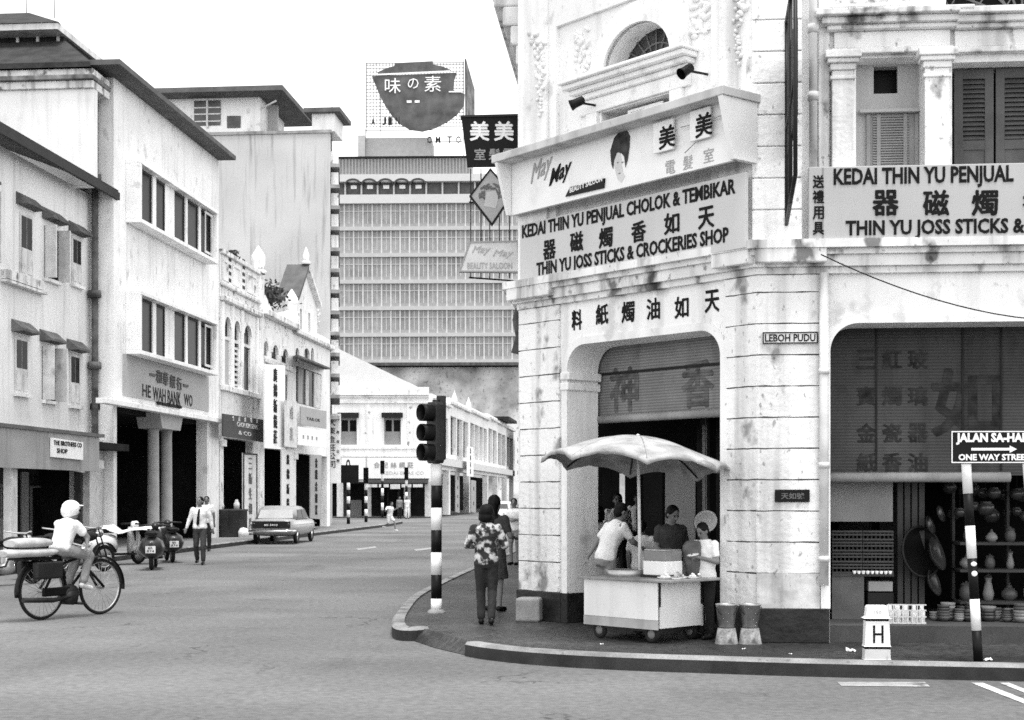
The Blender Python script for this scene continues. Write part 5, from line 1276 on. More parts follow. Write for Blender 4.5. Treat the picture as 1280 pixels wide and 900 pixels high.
# top floor: little vaults, then the slatted roof screen
MB().box(Ft, a, b, ft(254) + .01, ft(243), -.79, .15).build('parapet_band', mat('far_white_band', .50, var=.04), r)
MB().box(Ft, a, b, ft(242.9), ft(227), -.79, -.7).build('top_floor_glass', mat('far_dark_glass', .10, var=.3), r)
for j in range(5):
    x = 441.5 + 20.3 * j; u0, u1 = Ft.U(x - 9.6), Ft.U(x + 9.6); cz_ = ft(229.5)
    v = MB().poly(Ft, [arc((u0 + u1) / 2, cz_, (u1 - u0) / 2, .65, 0, 180) + arc((u0 + u1) / 2, cz_ - .08, (u1 - u0) / 2 - .12, .5, 180, 0)], -.69, .4).build('vault', mat('far_dark_vault', .05), r)
    MB().box(Ft, (u0 + u1) / 2 - .38, (u0 + u1) / 2 + .38, ft(234.5), ft(230), -.69, -.5).build('lamp_panel', PAINT, v)
for j in range(21):
    u = Ft.U(431 + 20.3 * j); MB().box(Ft, u - .1, u + .1, ft(242.8), ft(227), -.69, -.3).build('top_floor_post', mat('far_mullion', .50), r)
MB().box(Ft, a, b, ft(227), ft(218), -6, .3).build('parapet_band', mat('far_white_band', .50), r)
m = MB().box(Ft, a, Ft.U(588), ft(217.9), ft(197), -6, -.3)
u = a
while u < Ft.U(587): m.box(Ft, u, u + .16, ft(217.8), ft(198), -.299, -.12); u += .42
m.build('slatted_screen', mat('far_slats', .30, var=.1), r)
MB().box(Ft, a, Ft.U(588), ft(197) + .01, ft(195), -6, .05).build('screen_coping', DARK, r)
MB().box(Ft, Ft.U(446), Ft.U(537), ft(195) + .01, ft(167), -7, -2).build('plant_room', mat('far_plant_room', .40, var=.1), r)
MB().box(Ft, Ft.U(446), Ft.U(455), ft(195) + .01, ft(166), -2, -1).build('plant_room_pier', mat('far_plant_room', .40), r)

# advertising structure on its roof
r = thing('rooftop_billboard', 'rooftop lattice billboard with a dark bowl and three pale characters on the office block', 'billboard', Ft.p(Ft.U(525), ft(165), -1))
d = -1.0
fu = lambda x: Ft.U(x, d)
fz = lambda y: Ft.Z(525, y, d)
bowl = [(464.5, 95), (570, 90), (570, 90), (567, 104), (562, 106)]
out = [(464.5, 94.5), (468, 103), (475, 120), (481, 131), (490, 145), (500, 155), (512, 162), (528, 164.5), (545, 160), (560, 152), (572, 143), (580, 132), (581, 118), (574, 115), (567, 113), (568, 100), (571, 91)]
MB().poly(Ft, [[(fu(x), fz(y)) for x, y in out]], d - .2, d).build('bowl', mat('faded_dark_sign', .10, var=.5, scale=.6), r)
lid = [(473, 92), (471.5, 90), (482, 85), (493, 82), (493.5, 78.5), (541, 76.5), (541.5, 81), (553, 83), (564, 88), (562, 89.5)]
MB().poly(Ft, [[(fu(x), fz(y)) for x, y in lid]], d - .2, d).build('bowl_lid', mat('faded_dark_sign', .075), r)
MB().poly(Ft, [[(fu(471), fz(94)), (fu(563), fz(90.5)), (fu(563), fz(88.6)), (fu(471), fz(92.2))]], d + .01, d + .12).build('rim_line', LETTER_WHITE, r)
m = MB()
for ch, x, y, s in (('味', 491, 107, 19), ('の', 516.5, 104.5, 13), ('素', 541, 105, 20)): m.char(Ft, ch, fu(x), fz(y), s * .103, d + .02, bold=.0, th=.08, w=s * .108)
for x in (511.5, 521.5): m.box(Ft, fu(x - 3), fu(x + 3), fz(128.5), fz(125.5), d + .02, d + .06)
m.box(Ft, fu(561), fu(578), fz(116), fz(114.5), d + .02, d + .1)
m.build('lettering', LETTER_WHITE, r)
m = MB()
for x0, x1, y0, y1 in ((457.5, 458.2, 77, 166), (475, 475.7, 110, 170), (579, 579.7, 74, 195), (456, 456.8, 160, 196)): m.box(Ft, fu(x0), fu(x1), fz(y1), fz(y0), d - .3, d - .21)
for y in (78, 157.5, 162): m.box(Ft, fu(457), fu(580), fz(y) - .035, fz(y) + .035, d - .3, d - .21)
for k in range(9): m.tube([Ft.p(fu(458), fz(157 - k * 9), d - .25), Ft.p(fu(475), fz(148 - k * 9), d - .25)], .018, 4)
for k in range(31): m.box(Ft, fu(458 + k * 4), fu(458.6 + k * 4), fz(157), fz(78), d - .35, d - .30)
for k in range(19): m.box(Ft, fu(457), fu(580), fz(80 + k * 4.3) - .035, fz(80 + k * 4.3) + .035, d - .35, d - .30)
m.build('lattice', mat('grey_lattice', .13), r)
m = MB()
rp = [Ft.p(Ft.U(580.5), fz(74), d), Ft.p(Ft.U(592, -7), fz(96), -7), Ft.p(Ft.U(592, -7), fz(142), -7), Ft.p(Ft.U(581), fz(162), d)]
m.add(rp + [p + Vector((.15, 0, 0)) for p in rp], [(0, 1, 2, 3), (4, 5, 6, 7), (0, 1, 5, 4), (2, 3, 7, 6)]).build('side_panel', mat('blotched_side_panel', .16, var=.7, scale=.8), r)
m = MB()
for t_, x in (('A', 466.5), ('J', 480), ('I', 487.5), ('N', 497)): m.text(Ft, t_, fu(x - 2.4), fu(x + 2.4), fz(156), fz(146), d - .1, bold=.02, th=.1)
for t_, x in (('O', 537), ('M', 547.5), ('T', 562), ('O', 573)): m.text(Ft, t_, fu(x - 3), fu(x + 3), fz(179), fz(170.5), d - .1, bold=.02, th=.1)
m.box(Ft, fu(534), fu(578), fz(177) - .04, fz(177) + .04, d - .25, d - .15)
m.build('lettering', DARK, r)
# aerial mast beside the turret

# ------------------------------------------------------------------ street furniture
def striped_pole(r, a, b, cuts, rad, first_white=True, n=16):
    """Painted bands from a (bottom) to b (top) with cut fractions; each colour is a part of the pole."""
    a, b = Vector(a), Vector(b); c = [0] + list(cuts) + [1]; wh = first_white
    for p, q in zip(c, c[1:]):
        e = .0015 if wh else 0
        MB().tube([a.lerp(b, p), a.lerp(b, q)], rad + e, n).build('white_band' if wh else 'black_band', PAINT if wh else BLACK, r); wh = not wh
def signal_head(c, face, r, s=1.0, lit=True):
    """Three-lamp signal head centred at c facing direction face."""
    f = Vector(face).normalized(); sd = Vector((0, 0, 1)).cross(f)
    F_ = Frame(c, -sd) if False else None
    m = MB()
    m.loft([[c + sd * (x * s) + f * (-.10 * s) + Z3 * (z * s) for x, z in ((-.09, -.42), (.09, -.42), (.12, -.38), (.12, .38), (.09, .42), (-.09, .42), (-.12, .38), (-.12, -.38))],
            [c + sd * (x * s) + f * (.04 * s) + Z3 * (z * s) for x, z in ((-.09, -.42), (.09, -.42), (.12, -.38), (.12, .38), (.09, .42), (-.09, .42), (-.12, .38), (-.12, -.38))]], smooth=False)
    m.build('signal_housing', mat('matt_black_housing', .02, rough=.55, var=.3, scale=5), r, bevel=.01)
    for k in range(3):
        p = c + Z3 * ((.27 - .27 * k) * s)
        v = MB().lathe(p + f * .04 * s, [(.115 * s, 0), (.118 * s, .10 * s), (.118 * s, .17 * s), (.110 * s, .17 * s), (.105 * s, .03 * s)], 22, axis=f).build('signal_visor', BLACK, r)
        l = MB().lathe(p + f * .05 * s, [(.104 * s, 0), (.09 * s, .025 * s), (.05 * s, .04 * s), (.001, .045 * s)], 20, axis=f).build('signal_lens', mat(('dark_red_lens', 'dark_amber_lens', 'dark_green_lens')[k], (.06, .05, .03)[k], rough=.15, spec=.7), v)
base = ground(545.5, 766, ZP); Ytl = base.y
r = thing('traffic_light', 'tall striped traffic light post with three round lamps on the pavement corner', 'traffic light', base)
tz = CAM_H + (HY - 580) / FPX * Ytl
top = Vector((base.x, base.y, tz)); hh = tz - ZP
ys_ = [749, 719, 691, 663, 635, 607]
striped_pole(r, base, top, [(767 - y) / (767 - 580) for y in ys_], .072)
MB().tube([top, top + Z3 * .86], .05, 12).build('upper_post', BLACK, r)
c = top + Z3 * .42
f1 = Vector((-.62, -.78, 0)); f2 = Vector((.3, .95, 0))
signal_head(c + Vector((-.035, -.03, 0)), Vector((-.80, -.60, 0)), r, .98)
MB().box(Frame(c, (1, 0)), .0, .125, -.36, .50, -.13, .0).build('relay_box', mat('matt_black_housing', .02), r, bevel=.012)
MB().lathe(base, [(.12, 0), (.12, .02), (.085, .05)], 16).build('base_collar', CONC, r)

r = thing('one_way_sign', 'black and white JALAN SA-HAL one way street sign on two striped posts', 'street sign', ground(1222, 828, ZP))
b1 = ground(1223, 828, ZP); t1_ = at(1206.5, 560, b1.y + .05); b2 = b1 + Vector((.60, -.05, 0)); t2_ = t1_ + Vector((.56, -.05, 0))
L_ = 828 - 560
w = MB(); k_ = MB()
for a, b in ((b1, t1_), (b2, t2_)):
    striped_pole(r, a, b, [(828 - y) / L_ for y in (788, 749, 698, 657.5, 617)], .044, first_white=False)
Fw = Frame((t1_.x, t1_.y - .06, 0), (.998, -.06))
x0, x1, z0, z1 = Fw.U(1188.5), Fw.U(1322), Fw.Z(1230, 579.5), Fw.Z(1230, 538)
bd = MB().box(Fw, x0, x1, z0, z1, -.012, 0).build('sign_plate', BLACK, r, bevel=.004)
MB().poly(Fw, [rect(x0 + .006, x1 - .006, z0 + .006, z1 - .006), rect(x0 + .016, x1 - .016, z0 + .016, z1 - .016)], .001, .004).build('border', LETTER_WHITE, bd)
MB().text(Fw, 'JALAN SA-HALI', Fw.U(1195), Fw.U(1287), Fw.Z(1230, 556), Fw.Z(1230, 541), .001, bold=.045, th=.004).build('lettering', LETTER_WHITE, bd)
MB().text(Fw, 'ONE WAY STREET', Fw.U(1198), Fw.U(1288), Fw.Z(1230, 575.5), Fw.Z(1230, 567.5), .001, bold=.035, th=.004).build('lettering', LETTER_WHITE, bd)
ya = 561.5; a0, a1, a2 = Fw.U(1214), Fw.U(1262), Fw.U(1271)
zc_ = Fw.Z(1230, ya); h_ = Fw.Z(1230, ya - 1.6) - zc_
MB().poly(Fw, [[(a0, zc_ - h_), (a1, zc_ - h_), (a1, zc_ - h_ * 2.8), (a2, zc_), (a1, zc_ + h_ * 2.8), (a1, zc_ + h_), (a0, zc_ + h_)]], .001, .004).build('arrow', LETTER_WHITE, bd)
st = MB()
st.ell(b1.lerp(t1_, (828 - 705) / L_) + Vector((0, -.046, 0)), .028, .006, .022).ell(b1.lerp(t1_, (828 - 717) / L_) + Vector((0, -.046, 0)), .028, .006, .026)
st.build('paint_spot', PAINT, r)

hb = ground(1097, 824.5, ZP)
r = thing('hydrant_marker', 'short white concrete marker post with a black H near the kerb', 'marker post', hb)
Fm = Frame((hb.x - .13, hb.y, 0), (.998, -.05))
m = MB()
def taper(w0, w1, z0, z1, dd=.13, o=0):
    c0, c1 = .13 - w0 / 2, .13 - w1 / 2
    P = [Fm.p(c0, ZP + z0, o), Fm.p(.26 - c0, ZP + z0, o), Fm.p(.26 - c0, ZP + z0, -dd), Fm.p(c0, ZP + z0, -dd), Fm.p(c1, ZP + z1, o), Fm.p(.26 - c1, ZP + z1, o), Fm.p(.26 - c1, ZP + z1, -dd), Fm.p(c1, ZP + z1, -dd)]
    return MB().add(P, [(0, 1, 2, 3), (4, 5, 6, 7), (0, 1, 5, 4), (1, 2, 6, 5), (2, 3, 7, 6), (3, 0, 4, 7)])
taper(.25, .245, 0, .10).build('base', PAINT_OLD, r, bevel=.006)
taper(.235, .235, .101, .125, .12, -.005).build('black_band', BLACK, r)
taper(.245, .225, .126, .37).build('body', PAINT, r, bevel=.008)
taper(.215, .215, .371, .395, .12, -.005).build('black_band', BLACK, r)
taper(.225, .20, .396, .52).build('cap', PAINT, r, bevel=.02)
MB().box(Fm, .085, .105, ZP + .16, ZP + .33, .0, .004).box(Fm, .165, .185, ZP + .16, ZP + .33, .0, .004).box(Fm, .1051, .1649, ZP + .235, ZP + .255, .0, .0035).build('letter', LETTER, r)
MB().text(Fm, '150', .095, .165, ZP + .44, ZP + .475, -.0005, th=.003).build('numerals', mat('ghost_lettering', .40), r)
sb = Vector((.20, 17.95, ZP))
r = MB().loft([[Vector((sb.x + x, sb.y + y, z)) for x, y in ((-.16, -.0), (.14, -.06), (.2, .2), (-.1, .26))] for z in (ZP, ZP + .30)], smooth=False).build('stone_block', CONC, None, bevel=.03)
tag(r, 'rough grey stone block at the foot of the corner pier behind the two women', 'stone block')

# ------------------------------------------------------------------ food cart
co = Vector((.80, 16.02, 0)); FT2 = Frame(co, (.698, -.716))
W_, D_ = 1.06, .76
r = thing('food_cart', 'white panelled hawker food cart on small wheels under the umbrella', 'food cart', co + Z3 * ZP)
z0, z1 = ZP + .15, ZP + .655
MB().box(FT2, 0, W_, z0 + .10, z1, -.02, 0).build('front_panel', mat('white_cart_panel', .72, var=.08, scale=2, streak=.1, grime=.15, rough=.5), r, bevel=.004)
MB().box(FT2, 0, W_, z0, z0 + .098, -.02, .004).build('kick_board', mat('grey_kick_board', .40, var=.25, scale=4, streak=.3), r)
MB().box(FT2, W_ - .02, W_ + .004, z0 + .01, z1, -D_, -.045).build('side_panel', mat('white_cart_panel', .72), r, bevel=.004)
MB().box(FT2, 0, .02, z0, z1, -D_, -.021).build('side_panel', mat('white_cart_panel', .72), r)
MB().box(FT2, 0, W_, z0, z1, -D_ - .02, -D_ - .001).build('back_panel', mat('white_cart_panel', .72), r)
for u, d in ((W_ - .028, -.032), (W_ - .018, -D_ + .02)): MB().box(FT2, u, u + .035, z1 - .26, z1, d - .02, d + .012).build('corner_strap', METAL_DARK, r)
MB().box(FT2, -.05, W_ + .22, z1 + .001, z1 + .03, -D_ - .06, .05).build('counter_top', mat('worn_counter_edge', .24, var=.3, scale=5), r, bevel=.006)
MB().box(FT2, .03, W_ - .03, z0 - .03, z0 - .001, -D_ + .04, -.04).build('chassis', METAL_DARK, r)
for u in (.19, W_ - .12):
    for d in (-.06, -D_ + .06):
        wl = MB().torus(FT2.p(u, ZP + .095, d), FT2.n, .07, .026, 22, 8).build('wheel', RUBBER, r)
        MB().lathe(FT2.p(u, ZP + .095, d) - FT2.n * .02, [(.05, 0), (.05, .04), (.02, .045), (.001, .045)], 14, axis=FT2.n).build('hub', mat('dull_hub', .22, metal=.4), wl)
        MB().box(FT2, u - .02, u + .02, ZP + .09, z0 - .02, d - .05, d - .03).build('wheel_fork', METAL_DARK, r)
zt_ = z1 + .031
r = thing('cooker_box', 'square tin cooker box with a grey upper band on the food cart', 'tin box', FT2.p(.80, zt_, -.42))
MB().box(FT2, .63, .95, zt_ + .025, zt_ + .18, -.56, -.27).build('lower_box', PAINT, r, bevel=.01)
MB().box(FT2, .635, .945, zt_ + .181, zt_ + .29, -.555, -.275).build('upper_band', mat('tin_band', .22, rough=.4, var=.3), r, bevel=.008)
MB().box(FT2, .61, .97, zt_, zt_ + .024, -.58, -.25).build('tray', METAL_DARK, r)
MB().box(FT2, .64, .94, zt_ + .291, zt_ + .305, -.55, -.28).build('lid', METAL, r, bevel=.004)
r = MB().lathe(FT2.p(.33, zt_, -.33), [(.001, .005), (.19, .005), (.21, .07), (.225, .07), (.20, 0)], 26).build('tray_pan', METAL); tag(r, 'wide shallow metal pan on the cart in front of the leaning man', 'pan')
rnd = random.Random(3)
for k, (u, d, s) in enumerate(((1.0, -.20, .075), (1.10, -.34, .06), (1.02, -.42, .07), (1.17, -.18, .05), (1.18, -.45, .06))):
    r = thing('food_plate', ('heaped white plate of food at the front corner of the cart', 'plate of food between the boy and the cooker box', 'plate of food at the back of the cart top', 'small plate of food on the overhanging cart end', 'plate of food beside the boy at the back corner')[k], 'plate', FT2.p(u, zt_, d), 'plates of food on the cart')
    MB().lathe(FT2.p(u, zt_, d), [(.001, .004), (s * .7, .004), (s * 1.15, .018), (s * 1.2, .018), (s * .8, 0)], 18).build('plate', PAINT, r)
    m = MB()
    for j in range(14): m.ell(FT2.p(u + rnd.gauss(0, s * .35), zt_ + .02 + abs(rnd.gauss(0, .012)), d + rnd.gauss(0, s * .35)), s * .3, s * .24, s * .2, (math.cos(j), math.sin(j), 0), (-math.sin(j), math.cos(j), 0), n=8, m=5)
    m.build('food', C_WHITE if k % 2 == 0 else SIGN_MID, r)
r = MB().lathe(FT2.p(.98, zt_, -.70), [(.001, 0), (.07, 0), (.085, .10), (.10, .17), (.118, .26), (.11, .34), (.075, .39), (.001, .40)], 22).build('round_sack', mat('grey_sack', .12, var=.35, scale=9, bump=.02, bstr=.6), None)
tag(r, 'round grey sack on the back of the cart between the seller and the boy', 'sack')

# umbrella
uc = at(797.5, 545, 15.95); ub = Vector((uc.x + .03, uc.y, ZP + .2))
r = thing('umbrella', 'large pale canvas umbrella with scalloped edge over the food cart', 'umbrella', Vector((uc.x, uc.y, ZP)))
nr = 8; seg = 9; rings = 12; RR = 1.07
vs = []; H_ = .34
axis_t = Vector((.055, 0, 1)).normalized(); ax_x = Vector((1, 0, -.085)).normalized(); ax_y = Vector((0, 1, -.055)).normalized()
def canopy(f, t, dz=0.0):
    """f angle, t 0..1 along the rib: ribs bow down, cloth between them sags in and up towards the hem."""
    ph = (f / (2 * math.pi) * nr) % 1.0; mid = 1 - abs(2 * ph - 1)
    mid = math.sin(mid * math.pi / 2)
    rr = RR * t * (1 - .09 * mid * t ** 2); z = -H_ * (.14 * t + .86 * t ** 2.1) + .085 * mid * t ** 4 - .022 * mid * math.sin(math.pi * t)
    return uc + ax_x * (rr * math.cos(f)) + ax_y * (rr * math.sin(f)) + Z3 * (z + dz)
n = nr * seg; m = MB(); base_ = []
off_a = .25
for i in range(rings + 1):
    for k in range(n): base_.append(canopy(2 * math.pi * k / n, max(i / rings, .012)))
for k in range(n):                                   # valance hanging from the hem, deepest at the ribs' mid-span
    f = 2 * math.pi * k / n; ph = (f / (2 * math.pi) * nr) % 1.0
    base_.append(canopy(f, 1.005) + Z3 * -(.045 + .012 * math.sin(23 * f) * math.sin(7 * f)))
fs = []
for i in range(rings + 1):
    for k in range(n): fs.append((i * n + k, i * n + (k + 1) % n, (i + 1) * n + (k + 1) % n, (i + 1) * n + k))
canv = m.add(base_, fs, smooth=True).build('canopy', mat('faded_canvas', .37, var=.45, scale=3.5, grime=.45, fine=.12, bump=.02, bstr=.5), r)
s_ = canv.modifiers.new('cloth', 'SOLIDIFY'); s_.thickness = .006
for k in range(nr):
    f = 2 * math.pi * k / nr
    MB().tube([canopy(f, t / 8, -.014) for t in range(0, 9)], .008, 6).build('rib', METAL_DARK, r)
    MB().tube([canopy(f, t / 8, .003) for t in range(0, 9)], .006, 5).build('seam', mat('canvas_seam', .14), r)
MB().tube([ub, uc + Z3 * .01], .018, 10).build('pole', PAINT_OLD, r)
MB().lathe(uc, [(.025, -.01), (.02, .015), (.001, .025)], 10).build('finial', PAINT_OLD, r)

# buckets by the right pier
for k, (x, y, lab) in enumerate(((909, 806, 'galvanised bucket beside the boy at the cart, standing on an upturned splashed pot'), (938.5, 806, 'galvanised bucket by the corner plinth, standing on an upturned splashed pot'))):
    p = ground(x, y - 1, ZP); p.y += .05
    pot = thing('upturned_pot', ('white-splashed upturned pot under the bucket beside the boy', 'white-splashed upturned pot under the bucket by the plinth')[k], 'pot', p)
    MB().lathe(p, [(.125, 0), (.12, .02), (.095, .165), (.001, .17)], 22).build('pot_body', mat('splashed_paint', .30, var=.6, scale=9, grime=.85, fine=.3), pot)
    b = p + Z3 * .172
    bu = thing('bucket', lab, 'bucket', b, 'buckets by the corner pier')
    MB().lathe(b, [(.001, .004), (.082, .004), (.112, .235), (.118, .24), (.118, .25), (.11, .252), (.106, .235), (.078, .012), (.001, .012)], 26).build('bucket_body', METAL, bu)
    a = [b + Vector((.113 * math.cos(t), -.03 * math.sin(t) - .05, .225 - .10 * math.sin(t))) for t in [math.pi * j / 10 for j in range(11)]]
    MB().tube(a, .005, 6).build('handle', METAL_DARK, bu)

# ------------------------------------------------------------------ goods in and in front of the shop
def sp(x, y, d): return FB.p(FB.U(x, d), FB.Z(x, y, d), d)
zs = .312
r = thing('bottle_basket', 'white plastic basket of pale bottles on the shop step behind the marker post', 'basket', FB.p(FB.U(1135, -.35), zs, -.35))
a, b = FB.U(1110, -.3), FB.U(1158, -.3)
m = MB()
for k in range(8): m.box(FB, a + (b - a) * k / 8, a + (b - a) * k / 8 + .012, zs, zs + .2, -.302, -.298)
for z in (0, .07, .14, .2): m.box(FB, a, b, zs + z, zs + z + .014, -.3085, -.303)
m.box(FB, a, b, zs, zs + .015, -.52, -.31)
m.build('basket_frame', PAINT_OLD, r)
for k in range(8):
    p = FB.p(a + .03 + (k % 5) * .085, zs + .016, -.36 - (k // 5) * .09)
    m = MB().lathe(p, [(.001, 0), (.036, 0), (.036, .11), (.02, .15), (.02, .18), (.001, .18)], 12).build('bottle', PAINT); tag(m, ('pale bottle in the front row of the white basket on the step', 'pale bottle in the back row of the white basket on the step')[k // 5], 'bottle', 'front row bottles' if k < 5 else 'back row bottles')
CR = mat('dark_crate', .03, var=.3, scale=5)
def crate(lab, u0, u1, z0, d, h=.17):
    r = thing('bottle_crate', lab, 'crate', FB.p((u0 + u1) / 2, z0, d), 'stacked bottle crates')
    m = MB(); n = 7
    for k in range(n + 1): m.box(FB, u0 + (u1 - u0) * k / n - .008, u0 + (u1 - u0) * k / n + .008, z0, z0 + h - .012, d - .30, d)
    m.build('crate_body', CR, r)
    m = MB()
    for z in (0, h * .45, h - .03): m.box(FB, u0 - .009, u1 + .009, z0 + z, z0 + z + .02, d - .001, d + .008)
    m.build('crate_rail', mat('crate_rail', .07, var=.3, scale=5), r)
dd = -.85; ca, cb, cc = FB.U(1040, dd), FB.U(1078, dd), FB.U(1117, dd)
zbase = FB.Z(1080, 717, dd)
k = 0
words_ = ('lowest', 'second', 'third', 'topmost')
for col, (u0, u1) in enumerate(((ca + .01, cb - .012), (cb + .012, cc - .01))):
    for j in range(4): crate('dark bottle crate, %s in the stack %s' % (words_[j], ('against the shop pier', 'beside the folding doors')[col]), u0, u1, zbase + j * .125, dd, .12)
r = thing('crate_stand', 'plain grey wooden stand under the stacked bottle crates', 'stand', FB.p(cb, zs, dd))
MB().box(FB, ca, cc, zbase - .03, zbase - .002, dd - .32, dd + .02).build('stand_top', WOOD_MID, r)
MB().box(FB, ca, FB.U(1080, dd), zs, zbase - .031, dd - .3, dd).build('side_box', mat('dim_board', .13, var=.3), r)
MB().box(FB, FB.U(1086, dd), FB.U(1116, dd), FB.Z(1100, 739, dd), zbase - .09, dd - .3, dd - .01).build('shelf_box', mat('pale_carton', .3, var=.2), r)
MB().box(FB, FB.U(1085, dd), FB.U(1117, dd), zs, FB.Z(1100, 741, dd), dd - .3, dd - .0).build('dark_box', DARK, r)
for k in range(9):
    p = FB.p(FB.U(1068 + k * 5.6, dd + .06), zbase - .001, dd + .06); 
    o_ = MB().lathe(p, [(.001, .004), (.012, .004), (.022, .035), (.023, .035), (.014, 0)], 12).build('small_bowl', PAINT); tag(o_, 'tiny pale bowl in the row in front of the lowest crates', 'bowl', 'row of tiny bowls')
# pans and baskets hanging beside the folding doors
for k, (x, y, rr, lab) in enumerate(((1176, 642, .09, 'shiny small pan hanging highest beside the folding doors'), (1163, 656, .10, 'shiny round pan hanging just below the highest one'), (1172, 692, .19, 'large dark wok leaning beside the folding doors'), (1168, 728, .15, 'shiny wok leaning low beside the folding doors'))):
    c = sp(x, y, -.9); axn = Vector((.75, -.55, .3)).normalized()
    r = thing('wok', lab, 'wok', c, 'pans by the folding doors')
    MB().lathe(c, [(.001, -.4 * rr), (.5 * rr, -.34 * rr), (.85 * rr, -.15 * rr), (rr, 0), (rr * .97, 0), (.8 * rr, -.12 * rr), (.45 * rr, -.28 * rr), (.001, -.34 * rr)], 26, axis=axn).build('bowl', mat('dark_shiny_iron', .10, rough=.25, metal=.7, var=.4), r)
    MB().torus(c, axn, rr, .008, 26, 6).build('rim', METAL_DARK, r)
r = thing('round_basket', 'black round basket tray leaning on the folding door boards', 'basket', sp(1150, 690, -.93))
MB().lathe(sp(1150, 690, -.93), [(.001, -.03), (.25, -.03), (.29, .03), (.28, .03), (.24, -.02), (.001, -.02)], 28, axis=(.45, -.85, .15)).build('tray', BLACK, r)
MB().torus(sp(1150, 690, -.93) + Vector((.45, -.85, .15)).normalized() * .03, (.45, -.85, .15), .285, .015, 28, 6).build('rim', DARK, r)
# shelf unit with jars
SH = mat('dark_shelf', .05, var=.4)
r = thing('display_shelf', 'dark open display shelf of jars filling the back of the shop', 'shelf', FB.p(FB.U(1250, -1.0), zs, -1.0))
sa, sb_ = FB.U(1200, -1.0), FB.U(1340, -1.0)
lev = [FB.Z(1240, y, -1.0) for y in (752, 712, 678)]
for z in lev: MB().box(FB, sa, sb_, z - .03, z, -1.5, -.98).build('shelf_board', SH, r)
for u in (sa, (sa + sb_) / 2, sb_ - .03): MB().box(FB, u, u + .03, zs, 2.1, -1.5, -1.4).build('upright', SH, r)
jar_m = mat('dull_pottery', .08, rough=.35, var=.4, scale=5); jar_p = mat('pale_pottery', .22, rough=.35, var=.3, scale=5)
pos = ['first from the folding doors', 'second from the folding doors', 'third from the folding doors', 'fourth from the folding doors', 'fifth from the folding doors', 'sixth from the folding doors']
for lv, (z, s) in enumerate(zip(lev, (1.0, .8, .75))):
    for k in range(6):
        u = sa + .13 + k * .235 + rnd.uniform(-.02, .02); p = FB.p(u, z + .001, -1.12 - rnd.uniform(0, .1))
        kind = (k + lv * 2) % 3; q = s * rnd.uniform(.85, 1.1)
        r = thing(('storage_jar', 'vase', 'teapot')[kind], '%s on the %s shelf of the shop, %s' % (('squat lidded jar', 'tall narrow vase', 'round pot')[kind], ('lowest', 'middle', 'top')[lv], pos[k]), ('jar', 'vase', 'pot')[kind], p, 'crockery on the shop shelf')
        prof = ([(.001, 0), (.06, 0), (.085, .06), (.085, .13), (.06, .19), (.065, .2)], [(.001, 0), (.05, 0), (.065, .08), (.04, .19), (.03, .22), (.045, .27)], [(.001, 0), (.05, 0), (.09, .05), (.09, .09), (.05, .14), (.03, .15)])[kind]
        MB().lathe(p, [(a * q, b * q) for a, b in prof], 20).build('jar_body', jar_p if (k + lv) % 2 else jar_m, r)
        h_ = prof[-1][1] * q
        MB().lathe(p + Z3 * h_, [(prof[-1][0] * q * 1.1, -.005), (prof[-1][0] * q * .9, .02 * q), (.012, .03 * q), (.014, .045 * q), (.001, .05 * q)], 16).build('lid', jar_m, r)
# darker wares crowding the depth of the shop
for k in range(16):
    x = 1190 + (k % 8) * 13 + rnd.uniform(-4, 4); y = 612 + (k // 8) * 26 + rnd.uniform(-7, 7); c = sp(x, y, -1.25 - rnd.uniform(0, .5)); q = rnd.uniform(.06, .11)
    r = thing('hanging_pot', ('small dark pot hanging in the upper row under the large blind', 'small dark pot hanging in the lower row under the large blind')[k // 8], 'pot', c, 'pots hanging in the shop')
    MB().lathe(c, [(.001, -q), (.6 * q, -.9 * q), (q, -.3 * q), (q * .95, .2 * q), (.6 * q, .5 * q), (.65 * q, .6 * q)], 16).build('pot_body', mat('dark_glazed_pot', .045, rough=.25, var=.5, scale=8, spec=.5), r)
    MB().tube([c + Z3 * .5 * q, Vector((c.x, c.y, 3.9))], .004, 4).build('string', DARK, r)
for k in range(14):
    x = 1172 + k * 8.5 + rnd.uniform(-3, 3); c = FB.p(FB.U(x, -.62), zs + .002, -.55 - rnd.uniform(0, .3)); q = rnd.uniform(.05, .085); n_ = rnd.randint(2, 5)
    r = thing('bowl_stack', 'stack of bowls on the shop step below the shelf of jars', 'bowls', c, 'bowl stacks on the shop step')
    for j in range(n_): MB().lathe(c + Z3 * (j * q * .42), [(.001, 0), (.5 * q, 0), (.85 * q, .35 * q), (q, .75 * q), (.95 * q, .75 * q), (.45 * q, .12 * q), (.001, .1 * q)], 18).build('bowl', (jar_p, jar_m, mat('dark_glazed_pot', .045))[(k + j // 3) % 3], r)
for k, (x, y, s) in enumerate(((1064, 815, .035), (1235, 826, .03), (988, 818, .012), (930, 812, .015), (752, 806, .014), (1150, 828, .018))):
    p = ground(x, y, ZP); m = MB(); g_ = 5
    vs = [p + Vector(((i / g_ - .5) * s * 2.6, (j / g_ - .5) * s * 2.2, .004 + abs(rnd.gauss(0, s * .45)))) for i in range(g_ + 1) for j in range(g_ + 1)]
    o_ = m.add(vs, [(i * 6 + j, (i + 1) * 6 + j, (i + 1) * 6 + j + 1, i * 6 + j + 1) for i in range(g_) for j in range(g_)]).build('paper_scrap', PAINT)
    tag(o_, ('crumpled white paper on the pavement beside the marker post', 'paper scrap on the pavement at the foot of the striped sign post', 'tiny paper scrap in front of the blackened corner plinth', 'tiny paper scrap in front of the buckets', 'tiny paper scrap under the end of the cart towards the women', 'small paper scrap on the pavement between marker and sign post')[k], 'litter')
tri = None
